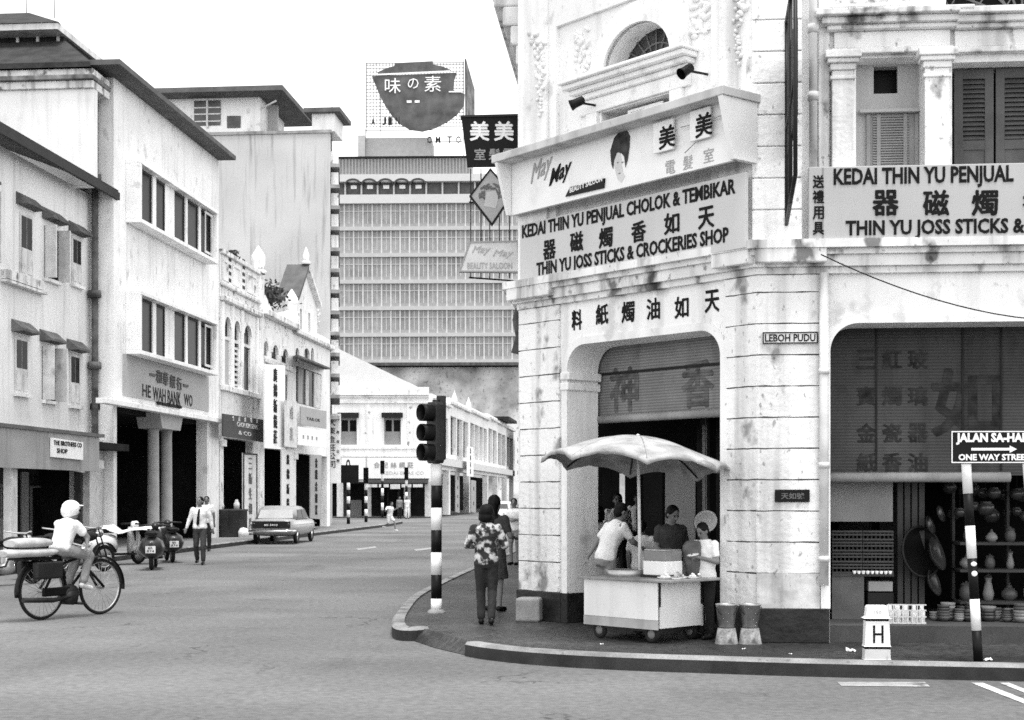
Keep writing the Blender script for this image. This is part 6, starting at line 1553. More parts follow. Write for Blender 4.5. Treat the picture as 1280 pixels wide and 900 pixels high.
# enamel basin above the boy
c = at(882, 652, 16.9); axn = Vector((-.35, -.85, .35)).normalized()
r = thing('enamel_basin', 'white enamel basin hanging tilted above the boy at the cart', 'basin', c)
MB().lathe(c, [(.001, -.075), (.08, -.07), (.12, -.02), (.145, 0), (.14, .004), (.115, -.015), (.075, -.06), (.001, -.062)], 28, axis=axn).build('bowl', mat('white_enamel', .55, rough=.25, var=.2), r)
MB().torus(c, axn, .143, .005, 28, 6).build('rim', DARK, r)
MB().tube([c + Vector((0, 0, .15)), Vector((c.x, c.y, 3.9))], .004, 5).build('string', DARK, r)

# ------------------------------------------------------------------ vehicles
X_, Y_ = Vector((1, 0, 0)), Vector((0, 1, 0))
def wheel(r, c, R_, t=.04, rim=METAL, spokes=0, ax=(0, 1, 0)):
    w = MB().torus(c, ax, R_ - t, t, 36, 8).build('wheel', RUBBER, r)
    a = Vector(ax)
    if spokes:
        MB().torus(c, ax, R_ - 2 * t + .004, .014, 36, 6).build('rim', rim, w)
        m = MB(); X2 = a.orthogonal().normalized(); Y2 = a.cross(X2)
        for k in range(spokes):
            f = 2 * math.pi * k / spokes; dd_ = X2 * math.cos(f) + Y2 * math.sin(f)
            m.tube([Vector(c) + a * (.03 if k % 2 else -.03) + dd_ * .03, Vector(c) + dd_ * (R_ - 2 * t)], .0025, 4)
        m.tube([Vector(c) - a * .06, Vector(c) + a * .06], .03, 10); m.build('spokes', rim, w)
    else:
        MB().lathe(Vector(c) - a * t * .8, [(.001, 0), (R_ - 1.5 * t, 0), (R_ - 1.5 * t, t * 1.6), (R_ * .4, t * 1.3), (R_ * .3, t * 1.75), (.001, t * 1.8)], 24, axis=ax).build('rim', rim, w)
    return w
def quad(m, P, t):
    n_ = (P[1] - P[0]).cross(P[3] - P[0]).normalized() * t
    m.add(list(P) + [p - n_ for p in P], [(0, 1, 2, 3), (7, 6, 5, 4), (0, 4, 5, 1), (1, 5, 6, 2), (2, 6, 7, 3), (3, 7, 4, 0)]); return m
def saloon(lab, paint, plate, low):
    """Four-door saloon of the period, forward = +x, built about its centre on the ground."""
    r = thing('saloon_car', lab, 'car', (0, 0, 0))
    st = [(-2.05, .66, .42, .80), (-1.98, .72, .32, .86), (-1.5, .77, .26, .88), (-.8, .79, .24, .88), (.3, .79, .24, .87), (1.2, .78, .25, .86), (1.85, .75, .30, .82), (2.02, .70, .40, .74)]
    rings_ = []
    for x, w, zb, zt in st:
        zm = (zb + zt) / 2 + .06
        rings_.append([Vector((x, y, z)) for y, z in ((-w * .86, zb), (-w, zb + .1), (-w, zm), (-w * .96, zt - .03), (-w * .86, zt), (0, zt + .02), (w * .86, zt), (w * .96, zt - .03), (w, zm), (w, zb + .1), (w * .86, zb))])
    b = MB().loft(rings_).build('body', paint, r); b.modifiers.new('smooth', 'SUBSURF').levels = 1; b.modifiers['smooth'].render_levels = 1
    def ring(x0, x1, w, z, cr=.12):
        return [Vector((x, y, z)) for x, y in ((x0 + cr, -w), (x1 - cr, -w), (x1, -w + cr), (x1, w - cr), (x1 - cr, w), (x0 + cr, w), (x0, w - cr), (x0, -w + cr))]
    c = MB().loft([ring(-1.46, .86, .735, .86), ring(-1.14, .44, .65, 1.20), ring(-.98, .25, .58, 1.29), ring(-.85, .1, .46, 1.32)]).build('cabin', low, r)
    m = quad(MB(), [Vector((-1.435, .61, .90)), Vector((-1.435, -.61, .90)), Vector((-1.185, -.56, 1.18)), Vector((-1.185, .56, 1.18))], .02); m.build('rear_window', mat('painted_sky_glass', .45, rough=.1, spec=.8), r)  # rear window: pale base colour stands in for the sky's reflection
    m = quad(MB(), [Vector((.83, -.60, .90)), Vector((.83, .60, .90)), Vector((.49, .55, 1.18)), Vector((.49, -.55, 1.18))], .02); m.build('windscreen', GLASS_MID, r)
    for s in (-1, 1):
        for x0, x1, x2, x3 in ((-1.16, -.36, -.36, -.98), (-.29, .62, .33, -.29)):
            P = [Vector((x0, s * .735, .90)), Vector((x1, s * .735, .90)), Vector((x2, s * .668, 1.19)), Vector((x3, s * .668, 1.19))]
            quad(MB(), P if s < 0 else [P[1], P[0], P[3], P[2]], .015).build('side_window', GLASS, r)
        MB().box(Frame((0, s * .80, 0), (1, 0)), -1.9, 1.8, .66, .68, -.012, .012).build('side_trim', CHROME, r)
        MB().lathe(Vector((-2.05, s * .60, .68)), [(.001, .03), (.055, .03), (.06, 0), (.05, -.04)], 14, axis=(-1, 0, 0)).build('tail_light', mat('dark_red_lens', .06), r)
        MB().lathe(Vector((2.0, s * .52, .62)), [(.001, .05), (.08, .04), (.09, 0)], 14, axis=(1, 0, 0)).build('headlight', CHROME, r)
        for x in (-1.25, 1.28): wheel(r, (x, s * .70, .29), .29, .07, CHROME)
    for x in (-2.13, 2.08):
        e = 1 if x > 0 else -1
        MB().tube([Vector((x - e * .25, -.80, .46)), Vector((x - e * .04, -.72, .46)), Vector((x, -.5, .46)), Vector((x, .5, .46)), Vector((x - e * .04, .72, .46)), Vector((x - e * .25, .80, .46))], .05, 8).build('bumper', CHROME, r)
    MB().box(Frame((-2.05, 0, 0), (0, -1)), -.66, .66, .56, .80, .0, .03).build('tail_panel', METAL_DARK, r)
    Fp_ = Frame((-2.085, 0, 0), (0, -1)); p = MB().box(Fp_, -.26, .26, .61, .73, 0, .012).build('number_plate', BLACK, r)
    MB().text(Fp_, plate, -.23, .23, .64, .705, .0125, bold=.02, th=.004).build('lettering', LETTER_WHITE, p)
    return r
cp = Vector((-8.13, 51.4, 0)); hd_ = math.atan2(.9961, .0885)
car = saloon('pale saloon car with a dark tail panel parked at the kerb by the old terrace', mat('pale_grey_car_paint', .30, rough=.25, var=.05, spec=.6), 'BE 3410', mat('pale_grey_car_paint', .30))
car.location = cp; car.rotation_euler = (0, 0, hd_ + .03)
car2 = saloon('white saloon car far down the street behind the women', mat('white_car_paint', .75, rough=.25, var=.05, spec=.6), 'BF 2207', mat('white_car_paint', .75))
car2.location = (-.75, 84, 0); car2.rotation_euler = (0, 0, hd_ + math.pi)

def scooter(lab, paint, seatm):
    r = thing('motor_scooter', lab, 'scooter', (0, 0, 0), 'scooters parked by the kerb')
    for x in (-.62, .62): wheel(r, (x, 0, .22), .22, .05, METAL)
    def el(x, w, z0, z1, n=10): return [Vector((x, w * math.cos(2 * math.pi * k / n), (z0 + z1) / 2 + (z1 - z0) / 2 * math.sin(2 * math.pi * k / n))) for k in range(n)]
    MB().loft([el(-.98, .08, .42, .62), el(-.85, .24, .30, .74), el(-.55, .30, .24, .78), el(-.25, .24, .26, .76), el(-.12, .14, .28, .72)]).build('rear_body', paint, r)
    MB().loft([[Vector((x, -w, z)) for x, w, z in ((x0, .20, .24), (x0, -.20, .24), (x0, -.20, .28), (x0, .20, .28))] for x0 in (-.15, .40)], smooth=False).build('footboard', DARK, r)
    sh = MB()
    P0 = [(.40, .16, .26), (.46, .24, .45), (.48, .25, .70), (.44, .17, .92)]
    ring_ = [[Vector((x, -w, z)), Vector((x + .06, -w * .5, z)), Vector((x + .08, 0, z)), Vector((x + .06, w * .5, z)), Vector((x, w, z)), Vector((x + .03, w * .5, z)), Vector((x + .05, 0, z)), Vector((x + .03, -w * .5, z))] for x, w, z in P0]
    sh.loft(ring_).build('leg_shield', paint, r)
    MB().loft([el(.42, .05, .32, .46), el(.55, .12, .26, .52), el(.72, .12, .22, .50), el(.86, .05, .22, .34)]).build('front_mudguard', paint, r)
    MB().tube([Vector((.62, 0, .25)), Vector((.46, 0, .95))], .03, 8).build('steering_column', METAL_DARK, r)
    MB().tube([Vector((.36, -.34, .99)), Vector((.46, -.15, 1.0)), Vector((.48, .15, 1.0)), Vector((.36, .34, .99))], .022, 8).build('handlebar', METAL_DARK, r)
    MB().lathe(Vector((.50, 0, .98)), [(.001, -.1), (.08, -.06), (.09, .05), (.085, .07), (.001, .08)], 14, axis=(1, 0, 0)).build('headlight', paint, r)
    MB().loft([el(-.92, .10, .80, .86), el(-.8, .15, .78, .90), el(-.4, .14, .78, .90), el(-.05, .09, .78, .86)]).build('seat', seatm, r)
    Fq = Frame((-.985, 0, 0), (0, -1)); p = MB().box(Fq, -.11, .11, .40, .56, 0, .012).build('number_plate', PAINT_OLD, r)
    MB().text(Fq, 'BR', -.05, .05, .49, .54, .0125, th=.003).text(Fq, '874', -.08, .08, .42, .475, .0125, th=.003).build('lettering', LETTER, p)
    MB().lathe(Vector((-.99, 0, .62)), [(.001, .03), (.04, .02), (.045, 0)], 12, axis=(-1, 0, 0)).build('tail_light', mat('dark_red_lens', .06), r)
    return r
def motorcycle(lab):
    r = thing('motorcycle', lab, 'motorcycle', (0, 0, 0), 'motorcycles parked by the kerb')
    for x in (-.62, .62): wheel(r, (x, 0, .30), .30, .045, METAL, spokes=20)
    m = MB()
    for P in (((-.62, .10, .30), (-.15, .10, .38), (.1, .06, .75)), ((-.62, -.10, .30), (-.15, -.10, .38), (.1, -.06, .75)), ((.62, .09, .30), (.38, .07, .95)), ((.62, -.09, .30), (.38, -.07, .95)), ((-.6, .1, .72), (.3, .05, .78)), ((-.6, -.1, .72), (.3, -.05, .78))): m.tube(P, .02, 6)
    m.build('frame', METAL_DARK, r)
    MB().ell((.12, 0, .80), .28, .13, .12, n=18, m=12).build('fuel_tank', DARK, r)
    MB().loft([[Vector((x, y, z + dz)) for y, dz in ((-.13, 0), (.13, 0), (.13, .07), (-.13, .07))] for x, z in ((-.72, .80), (-.45, .78), (-.08, .80))], smooth=False).build('seat', BLACK, r, bevel=.02)
    m = MB().lathe((-.02, 0, .28), [(.12, 0), (.13, .1), (.11, .32), (.001, .33)], 12).ell((-.05, 0, .33), .2, .13, .12); m.build('engine', METAL, r)
    MB().tube([Vector((.05, .15, .28)), Vector((-.3, .17, .24)), Vector((-.85, .17, .27))], [.025, .04, .045], 10).build('exhaust', CHROME, r)
    MB().tube([Vector((.22, -.36, 1.02)), Vector((.36, -.12, .98)), Vector((.36, .12, .98)), Vector((.22, .36, 1.02))], .018, 8).build('handlebar', CHROME, r)
    MB().lathe(Vector((.46, 0, .86)), [(.001, -.1), (.085, -.05), (.095, .04), (.001, .07)], 14, axis=(1, 0, 0)).build('headlight', CHROME, r)
    for x in (-.62, .62):
        P = [Vector((x + .34 * math.cos(a), 0, .30 + .34 * math.sin(a))) for a in [R(q) for q in range(20, 171, 15)]]
        MB().loft([[p + Vector((0, -.07, 0)), p + Vector((0, .07, 0)), p + Vector((0, .06, .012)), p + Vector((0, -.06, .012))] for p in P]).build('mudguard', DARK, r)
    return r
def put(r, px_, heading):
    p = ground(*px_); r.location = p; r.rotation_euler = (0, 0, R(heading))
sc1 = scooter('dark motor scooter with a pale number plate, seen from behind, centre of the parked row', mat('dark_scooter_paint', .03, rough=.3, var=.1), BLACK); put(sc1, (192, 711), 100)
sc2 = scooter('white motor scooter parked between the motorcycles and the dark scooters', mat('cream_scooter_paint', .62, rough=.3, var=.1), BLACK); put(sc2, (148, 706), 55)
sc3 = scooter('dark motor scooter closest to the man with the tie, at the end of the row', mat('dark_scooter_paint', .03), BLACK); put(sc3, (212, 702), 110)
mc1 = motorcycle('motorcycle parked directly behind the passing cyclist'); put(mc1, (104, 716), 60)
mc2 = motorcycle('motorcycle cut off by the picture edge, behind the rear wheel of the bicycle'); put(mc2, (10, 732), 62)
mc3 = motorcycle('motorcycle parked by the porch post behind the white parcels'); put(mc3, (60, 722), 65)
# crumpled white cover lying over the scooters' handlebars
m = MB(); vs = []; nx_, ny_ = 14, 5; rnd = random.Random(8)
ca_ = at(132, 657, 35.0); cb_ = at(203, 659, 35.6)
for i in range(nx_ + 1):
    for j in range(ny_ + 1):
        t = i / nx_; p = ca_.lerp(cb_, t)
        sag = -.18 * math.sin(math.pi * min(1, t * 1.6)) ** 2 * (1 if t < .62 else .3) + .07 * math.sin(t * 19) * (j / ny_) + rnd.uniform(-.02, .02)
        vs.append(p + Vector((0, (j / ny_ - .5) * .7, sag * .6 - (.06 if j == 0 else .0))))
fs = [(i * (ny_ + 1) + j, (i + 1) * (ny_ + 1) + j, (i + 1) * (ny_ + 1) + j + 1, i * (ny_ + 1) + j + 1) for i in range(nx_) for j in range(ny_)]
o_ = m.add(vs, fs, smooth=True).build('cover_sheet', C_WHITE); o_.modifiers.new('cloth', 'SOLIDIFY').thickness = .012
tag(o_, 'crumpled white cover sheet draped over the handlebars of the parked scooters', 'cover')

# motor bicycle of the passing rider
G0, G1 = ground(52, 775), ground(125.5, 768)
ang = math.atan2(G1.y - G0.y, G1.x - G0.x); WB = (G1 - G0).length
print('wheelbase', WB)
rb = thing('motor_bicycle', 'black motor bicycle ridden across the road by the helmeted rider', 'bicycle', (0, 0, 0))
RW = .40
for x in (0, WB): wheel(rb, (x, 0, RW), RW, .024, METAL, spokes=28)
m = MB()
hd0, hd1 = Vector((WB - .34, 0, .93)), Vector((WB - .27, 0, .70)); bb = Vector((WB * .42, 0, .36)); stp = Vector((WB * .30, 0, .84))
for P in ((hd0, hd1), (hd1, bb), (bb, stp), ((0, .06, RW), bb), ((0, -.06, RW), bb), ((0, .06, RW), stp), ((0, -.06, RW), stp), (hd0 - Z3 * .08, stp - Z3 * .1), (hd1, (WB, .07, RW)), (hd1, (WB, -.07, RW))): m.tube(P, .02, 8)
m.build('frame', BLACK, rb)
MB().ell(bb + Vector((.02, -.02, -.02)), .17, .10, .13, n=14, m=9).lathe(bb + Vector((0, -.12, -.08)), [(.001, 0), (.10, 0), (.1, .2), (.001, .2)], 14, axis=(0, 1, 0)).build('engine', METAL_DARK, rb)
MB().box(Frame((0, -.07, 0), (1, 0)), -.05, WB * .45, .32, .44, -.02, .02).build('chain_guard', BLACK, rb, bevel=.02)
MB().tube([bb + Vector((0, -.10, -.06)), Vector((.1, -.12, .27)), Vector((-.42, -.12, .30))], [.02, .035, .035], 8).build('exhaust', METAL_DARK, rb)
for x, a0_, a1_ in ((0, 20, 190), (WB, -8, 150)):
    P = [Vector((x + (RW + .03) * math.cos(R(q)), 0, RW + (RW + .03) * math.sin(R(q)))) for q in range(a0_, a1_ + 1, 10)]
    MB().loft([[p + Vector((0, -.045, 0)), p + Vector((0, .045, 0)), p + Vector((0, .035, .014)), p + Vector((0, -.035, .014))] for p in P]).build('mudguard', BLACK, rb)
MB().tube([hd0 + Vector((-.16, -.30, .06)), hd0 + Vector((-.02, -.2, .10)), hd0 + Vector((.02, 0, .06)), hd0 + Vector((-.02, .2, .10)), hd0 + Vector((-.16, .30, .06))], .014, 8).build('handlebar', CHROME, rb)
MB().lathe(hd0 + Vector((.08, 0, -.04)), [(.001, -.1), (.065, -.06), (.075, .03), (.001, .05)], 14, axis=(1, 0, 0)).build('headlight', METAL, rb)
MB().ell(stp + Z3 * .05, .16, .10, .05).build('saddle', BLACK, rb)
MB().box(Frame((0, 0, 0), (1, 0)), -.45, .18, .83, .86, -.16, .16).build('carrier', BLACK, rb)
for s in (-1, 1):
    MB().loft([[Vector((x, s * .10 + s * y, z)) for y, z in ((0, .56), (.10, .58), (.11, .80), (0, .81))] for x in (-.25, .20)], smooth=False).build('pannier', mat('black_leather', .018, rough=.6, var=.4), rb, bevel=.02)
MB().tube([bb + Vector((.1, -.2, -.16)), bb + Vector((.1, .2, -.16))], .02, 8).build('pedal_bar', METAL_DARK, rb)
rb.location = G0; rb.rotation_euler = (R(0), 0, ang)
Mb = Matrix.Translation(G0) @ Matrix.Rotation(ang, 4, 'Z')
def bp(x, y, z): return Mb @ Vector((x, y, z))
fw_b = Vector((math.cos(ang), math.sin(ang), 0)); lf_b = Vector((-math.sin(ang), math.cos(ang), 0))
def bundle(lab, x0, x1, w, z0, z1):
    m = MB(); rg = []
    for k in range(7):
        t = k / 6; x = x0 + (x1 - x0) * t; e = 1 - .35 * abs(2 * t - 1) ** 4
        rg.append([bp(x, w * e * math.cos(a), (z0 + z1) / 2 + (z1 - z0) / 2 * e * math.copysign(abs(math.sin(a)) ** .6, math.sin(a))) for a in [2 * math.pi * j / 12 for j in range(12)]])
    o_ = m.loft(rg).build('parcel', mat('parcel_wrap', .42, var=.25, scale=6, bump=.02, bstr=.6)); tag(o_, lab, 'parcel', 'parcels on the motor bicycle')
bundle('white wrapped parcel lying on the bicycle carrier, lower of the two', -.70, .18, .22, .865, .99)
bundle('white wrapped parcel behind the rider, upper of the two', -.55, .10, .18, .992, 1.13)

# far signals at the bend
def far_signal(p, lab, h, dark):
    r = thing('traffic_signal', lab, 'traffic light', p, 'traffic signals at the far bend')
    striped_pole(r, p, p + Z3 * h, [1 / 6, 2 / 6, 3 / 6, 4 / 6, 5 / 6], .09, n=8, first_white=False)
    if dark: MB().box(Frame(p, (1, 0)), -.55, .55, h, h + .95, -.05, .05).build('backing_board', BLACK, r)
    else:
        MB().box(Frame(p, (1, 0)), -.14, .14, h, h + .9, -.1, .1).build('signal_housing', BLACK, r)
        for k in range(3): MB().lathe(p + Vector((0, -.1, h + .15 + .3 * k)), [(.12, 0), (.12, .12), (.11, .12), (.1, .02), (.001, .02)], 10, axis=(0, -1, 0)).build('signal_visor', BLACK, r)
for x, y, Y, h, dk, lab in ((405, 655, 74, 2.6, 0, 'striped signal post at the end of the terrace, beside the last arcade'), (435.5, 655, 77, 2.2, 1, 'striped post with a wide dark backing board at the bend'), (457.5, 652, 82, 2.2, 0, 'striped signal post standing next to the one with the wide backing board'), (478, 650, 99, 3.0, 0, 'tall thin signal post beyond the running boy'), (508, 648, 102, 2.6, 0, 'far signal post in front of the white signboard shop')):
    p = at(x, 0, Y); p.z = .14; far_signal(p, lab, h, dk)

# ------------------------------------------------------------------ people
def remesh(mb, vox, smooth=4):
    me = mb.mesh('body_tmp'); o = bpy.data.objects.new('body_tmp', me); COL.objects.link(o)
    a = o.modifiers.new('r', 'REMESH'); a.mode = 'VOXEL'; a.voxel_size = vox
    if smooth: b = o.modifiers.new('s', 'SMOOTH'); b.factor = .5; b.iterations = smooth
    dg = bpy.context.evaluated_depsgraph_get(); dg.update()
    m = bpy.data.meshes.new_from_object(o.evaluated_get(dg))
    vs = [v.co.copy() for v in m.vertices]; fs = [tuple(p.vertices) for p in m.polygons]
    bpy.data.objects.remove(o); bpy.data.meshes.remove(m); bpy.data.meshes.remove(me)
    return MB().add(vs, fs, smooth=True)
from mathutils import noise as mnoise
def wrinkle(mb, k):
    """Loose folds: every vertex moved a little by layered noise stretched along the drop of the cloth."""
    for i, v in enumerate(mb.v):
        q = Vector((v.x * 11, v.y * 11, v.z * 6)) / k; w = Vector((v.x * 25, v.y * 25, v.z * 17)) / k
        mb.v[i] = v + (mnoise.noise_vector(q) * .011 + mnoise.noise_vector(w) * .005) * k
    return mb
def caps(mb, p0, r0, p1, r1, n=12):
    p0, p1 = Vector(p0), Vector(p1); d = (p1 - p0); L = d.length; d.normalize()
    pts, rs = [], []
    for a in (0.02, .35, .7, .92): pts.append(p0 - d * r0 * math.cos(a * math.pi / 2)); rs.append(max(.001, r0 * math.sin(a * math.pi / 2)))
    for t in (0, .5, 1): pts.append(p0.lerp(p1, t)); rs.append(r0 + (r1 - r0) * t)
    for a in (.92, .7, .35, .02): pts.append(p1 + d * r1 * math.cos(a * math.pi / 2)); rs.append(max(.001, r1 * math.sin(a * math.pi / 2)))
    return mb.tube(pts, rs, n)
DEF = dict(pel=(0, 0, .93), chest=(0, .01, 1.22), neck=(0, 0, 1.43), head=(0, .025, 1.585),
           hipL=(-.085, 0, .90), kneeL=(-.095, .02, .49), ankL=(-.095, -.02, .08), hipR=(.085, 0, .90), kneeR=(.095, .02, .49), ankR=(.095, -.02, .08),
           shL=(-.17, 0, 1.385), elL=(-.215, -.02, 1.12), wrL=(-.215, .05, .88), shR=(.17, 0, 1.385), elR=(.215, -.02, 1.12), wrR=(.215, .05, .88))
def person(label, pos, fwd, h, J=None, top=(C_WHITE, 'short'), bottom=(C_DARK, 'trousers'), hair='short', look=(0, 0), shoes=BLACK, slim=1.0, vox=.013, face=True, group=None, extra=None):
    k = h / 1.70; fw = Vector((fwd[0], fwd[1], 0)).normalized(); rt = Vector((fw.y, -fw.x, 0)); pos = Vector(pos)
    j = dict(DEF); j.update(J or {})
    def P(v): return pos + (rt * v[0] + fw * v[1] + Z3 * v[2]) * k
    q = {a: P(v) for a, v in j.items()}
    r = thing('person', label, 'person', pos, group)
    vx = vox
    sp_ax = (q['neck'] - q['pel']).normalized(); sh_ax = (q['shR'] - q['shL']).normalized()
    def ring(c, rx, ry, grow, ax):
        sd = (ax - sp_ax * ax.dot(sp_ax)).normalized(); fd = sp_ax.cross(sd) * -1
        fd = sd.cross(sp_ax) * -1
        return [c + sd * ((rx * slim + grow) * k * math.cos(a)) + fd * ((ry * slim + grow) * k * math.sin(a)) for a in [2 * math.pi * i / 20 for i in range(20)]]
    hp_ax = (q['hipR'] - q['hipL']).normalized()
    def torso(mb, grow, lo=-.12):
        rg = []
        for t, rx, ry in ((lo, .125, .085), (-.06, .155, .105), (0.04, .16, .11), (.2, .14, .10), (.42, .145, .105), (.68, .17, .115), (.86, .175, .105), (.97, .12, .08), (1.04, .06, .06)):
            c = q['pel'].lerp(q['chest'], t / .58) if t < .58 else q['chest'].lerp(q['neck'], (t - .58) / .42)
            rg.append(ring(c, rx, ry, grow if t < .95 else grow * .5, hp_ax.lerp(sh_ax, max(0, min(1, t)))))
        return mb.loft(rg)
    # body: one continuous skin
    b = MB(); torso(b, 0)
    for s in 'LR':
        caps(b, q['hip' + s], .082 * k, q['knee' + s], .053 * k); caps(b, q['knee' + s], .053 * k, q['ank' + s], .036 * k)
        tdir = fw if not J or 'toe' + s not in J else (P(J['toe' + s]) - q['ank' + s]).normalized()
        caps(b, q['ank' + s] - Z3 * .03 * k, .036 * k, q['ank' + s] + tdir * .15 * k - Z3 * .05 * k, .028 * k)
        caps(b, q['sh' + s], .056 * k * slim, q['el' + s], .041 * k); caps(b, q['el' + s], .041 * k, q['wr' + s], .027 * k)
        d = (q['wr' + s] - q['el' + s]).normalized(); side = d.cross(fw if abs(d.dot(fw)) < .8 else Z3).normalized(); pal = d.cross(side).normalized()
        c = q['wr' + s] + d * .05 * k
        b.ell(c, .05 * k, .038 * k, .018 * k, d, side, n=12, m=8)
        for i in range(4):
            o0 = q['wr' + s] + d * .085 * k + side * (i - 1.5) * .018 * k; ln = (.055, .066, .062, .046)[i] * k
            m1 = o0 + d * ln * .55 + pal * .008 * k; b.tube([o0 - d * .02 * k, o0, m1, m1 + d * ln * .4 + pal * .022 * k], [.010 * k, .010 * k, .0095 * k, .007 * k], 7)
        o0 = q['wr' + s] + d * .03 * k + side * .03 * k; b.tube([o0, o0 + (d * .5 + side * .6).normalized() * .035 * k, o0 + d * .055 * k + side * .035 * k + pal * .012 * k], [.013 * k, .011 * k, .008 * k], 7)
    hc = q['head']; up = (hc - q['neck']).normalized(); up = (up + Z3 * 1.5).normalized()
    Rm = Matrix.Rotation(R(-look[0]), 3, 'Z'); hf = Rm @ fw; hr = Vector((hf.y, -hf.x, 0)); Rp = Matrix.Rotation(R(-look[1]), 3, hr); hf = Rp @ hf; hu = hr.cross(hf)
    caps(b, q['neck'] - Z3 * .03 * k, .056 * k, hc - hu * .06 * k, .05 * k)
    def H(x, y, z): return hc + (hr * x + hf * y + hu * z) * k
    b.ell(H(0, -.005, .02), .074 * k, .092 * k, .098 * k, hr, hf); b.ell(H(0, .028, -.06), .054 * k, .06 * k, .06 * k, hr, hf); b.ell(H(0, .05, -.015), .055 * k, .045 * k, .06 * k, hr, hf)
    b.tube([H(0, .085, .02), H(0, .112, -.018), H(0, .09, -.03)], [.010 * k, .015 * k, .012 * k], 8)
    for s in (-1, 1): b.ell(H(s * .078, -.005, -.01), .012 * k, .02 * k, .032 * k, hr, hf, n=8, m=6)
    remesh(b, min(vx, .011), 3).build('body', SKIN, r)
    # clothes
    t = MB(); torso(t, .022, lo=-.16 if bottom[1] != 'tucked' else -.02)
    for s in 'LR':
        e = {'short': .62, 'long': 1.0, 'half': .95, 'none': .12}[top[1]]
        a, m_ = q['sh' + s], q['sh' + s].lerp(q['el' + s], e)
        caps(t, a - Z3 * .008 * k, .068 * k * slim, m_, .060 * k if e < 1 else .054 * k)
        if top[1] == 'long': caps(t, q['el' + s], .052 * k, q['el' + s].lerp(q['wr' + s], .95), .036 * k)
    cl = wrinkle(remesh(t, vx, 2), k).build('shirt', top[0], r)
    if bottom[1] in ('trousers', 'tucked', 'shorts'):
        t = MB(); t.loft([ring(q['pel'] + sp_ax * z * k, rx, ry, g, hp_ax) for z, rx, ry, g in ((-.13, .10, .08, .012), (-.06, .155, .105, .012), (.03, .16, .11, .010), (.09, .15, .105, .008))])
        for s in 'LR':
            e = .75 if bottom[1] == 'shorts' else 1
            caps(t, q['hip' + s], .096 * k, q['hip' + s].lerp(q['knee' + s], e), .072 * k)
            if e == 1: caps(t, q['knee' + s], .070 * k, q['knee' + s].lerp(q['ank' + s], .92), .058 * k)
        wrinkle(remesh(t, vx, 2), k).build('shorts' if bottom[1] == 'shorts' else 'trousers', bottom[0], r)
    else:
        t = MB(); km = (q['kneeL'] + q['kneeR']) / 2
        t.loft([ring(c, rx, ry, .01, hp_ax) for c, rx, ry in ((q['pel'] + Z3 * .1 * k, .14, .10), (q['pel'], .165, .12), (q['pel'].lerp(km, .5), .185, .15), (km, .20, .17))])
        wrinkle(remesh(t, vx, 2), k).build('skirt', bottom[0], r)
    for s in 'LR':
        tdir = fw if not J or 'toe' + s not in J else (P(J['toe' + s]) - q['ank' + s]).normalized()
        t = MB(); caps(t, q['ank' + s] - Z3 * .035 * k - tdir * .02 * k, .042 * k, q['ank' + s] + tdir * .16 * k - Z3 * .047 * k, .034 * k)
        t.build('shoe', shoes, r)
    if hair != 'helmet':
        t = MB()
        t.ell(H(0, -.022, .038), .086 * k, .097 * k, .092 * k, hr, hf); t.ell(H(0, -.045, -.01), .078 * k, .07 * k, .085 * k, hr, hf)
        if hair == 'bob':
            t.ell(H(0, -.03, .03), .108 * k, .105 * k, .11 * k, hr, hf); t.ell(H(0, -.05, -.06), .105 * k, .075 * k, .08 * k, hr, hf)
            for s in (-1, 1): caps(t, H(s * .085, .0, .02), .03 * k, H(s * .088, -.01, -.08), .03 * k)
        if hair == 'long':
            t.ell(H(0, -.03, .05), .10 * k, .10 * k, .11 * k, hr, hf); caps(t, H(0, -.075, .0), .085 * k, H(0, -.11, -.30), .07 * k); caps(t, H(.05, -.07, -.2), .06 * k, H(.08, -.10, -.42), .03 * k)
        remesh(t, .011, 2).build('hair', HAIR, r)
    if face:
        for s in (-1, 1):
            MB().ell(H(s * .031, .083, .008), .013 * k, .008 * k, .008 * k, hr, hf, n=8, m=6).build('eye', BLACK, r)
            MB().ell(H(s * .032, .086, .028), .020 * k, .007 * k, .005 * k, hr, hf, n=8, m=5).build('eyebrow', HAIR, r)
        MB().ell(H(0, .085, -.062), .022 * k, .008 * k, .006 * k, hr, hf, n=8, m=5).build('mouth', mat('lips', .12), r)
    if extra: extra(r, q, H, k, P)
    return r
WALK = dict(kneeL=(-.095, .12, .50), ankL=(-.095, .13, .09), kneeR=(.095, .02, .48), ankR=(.095, -.20, .12), wrL=(-.22, -.06, .87), wrR=(.22, .16, .90), elR=(.21, .0, 1.12))

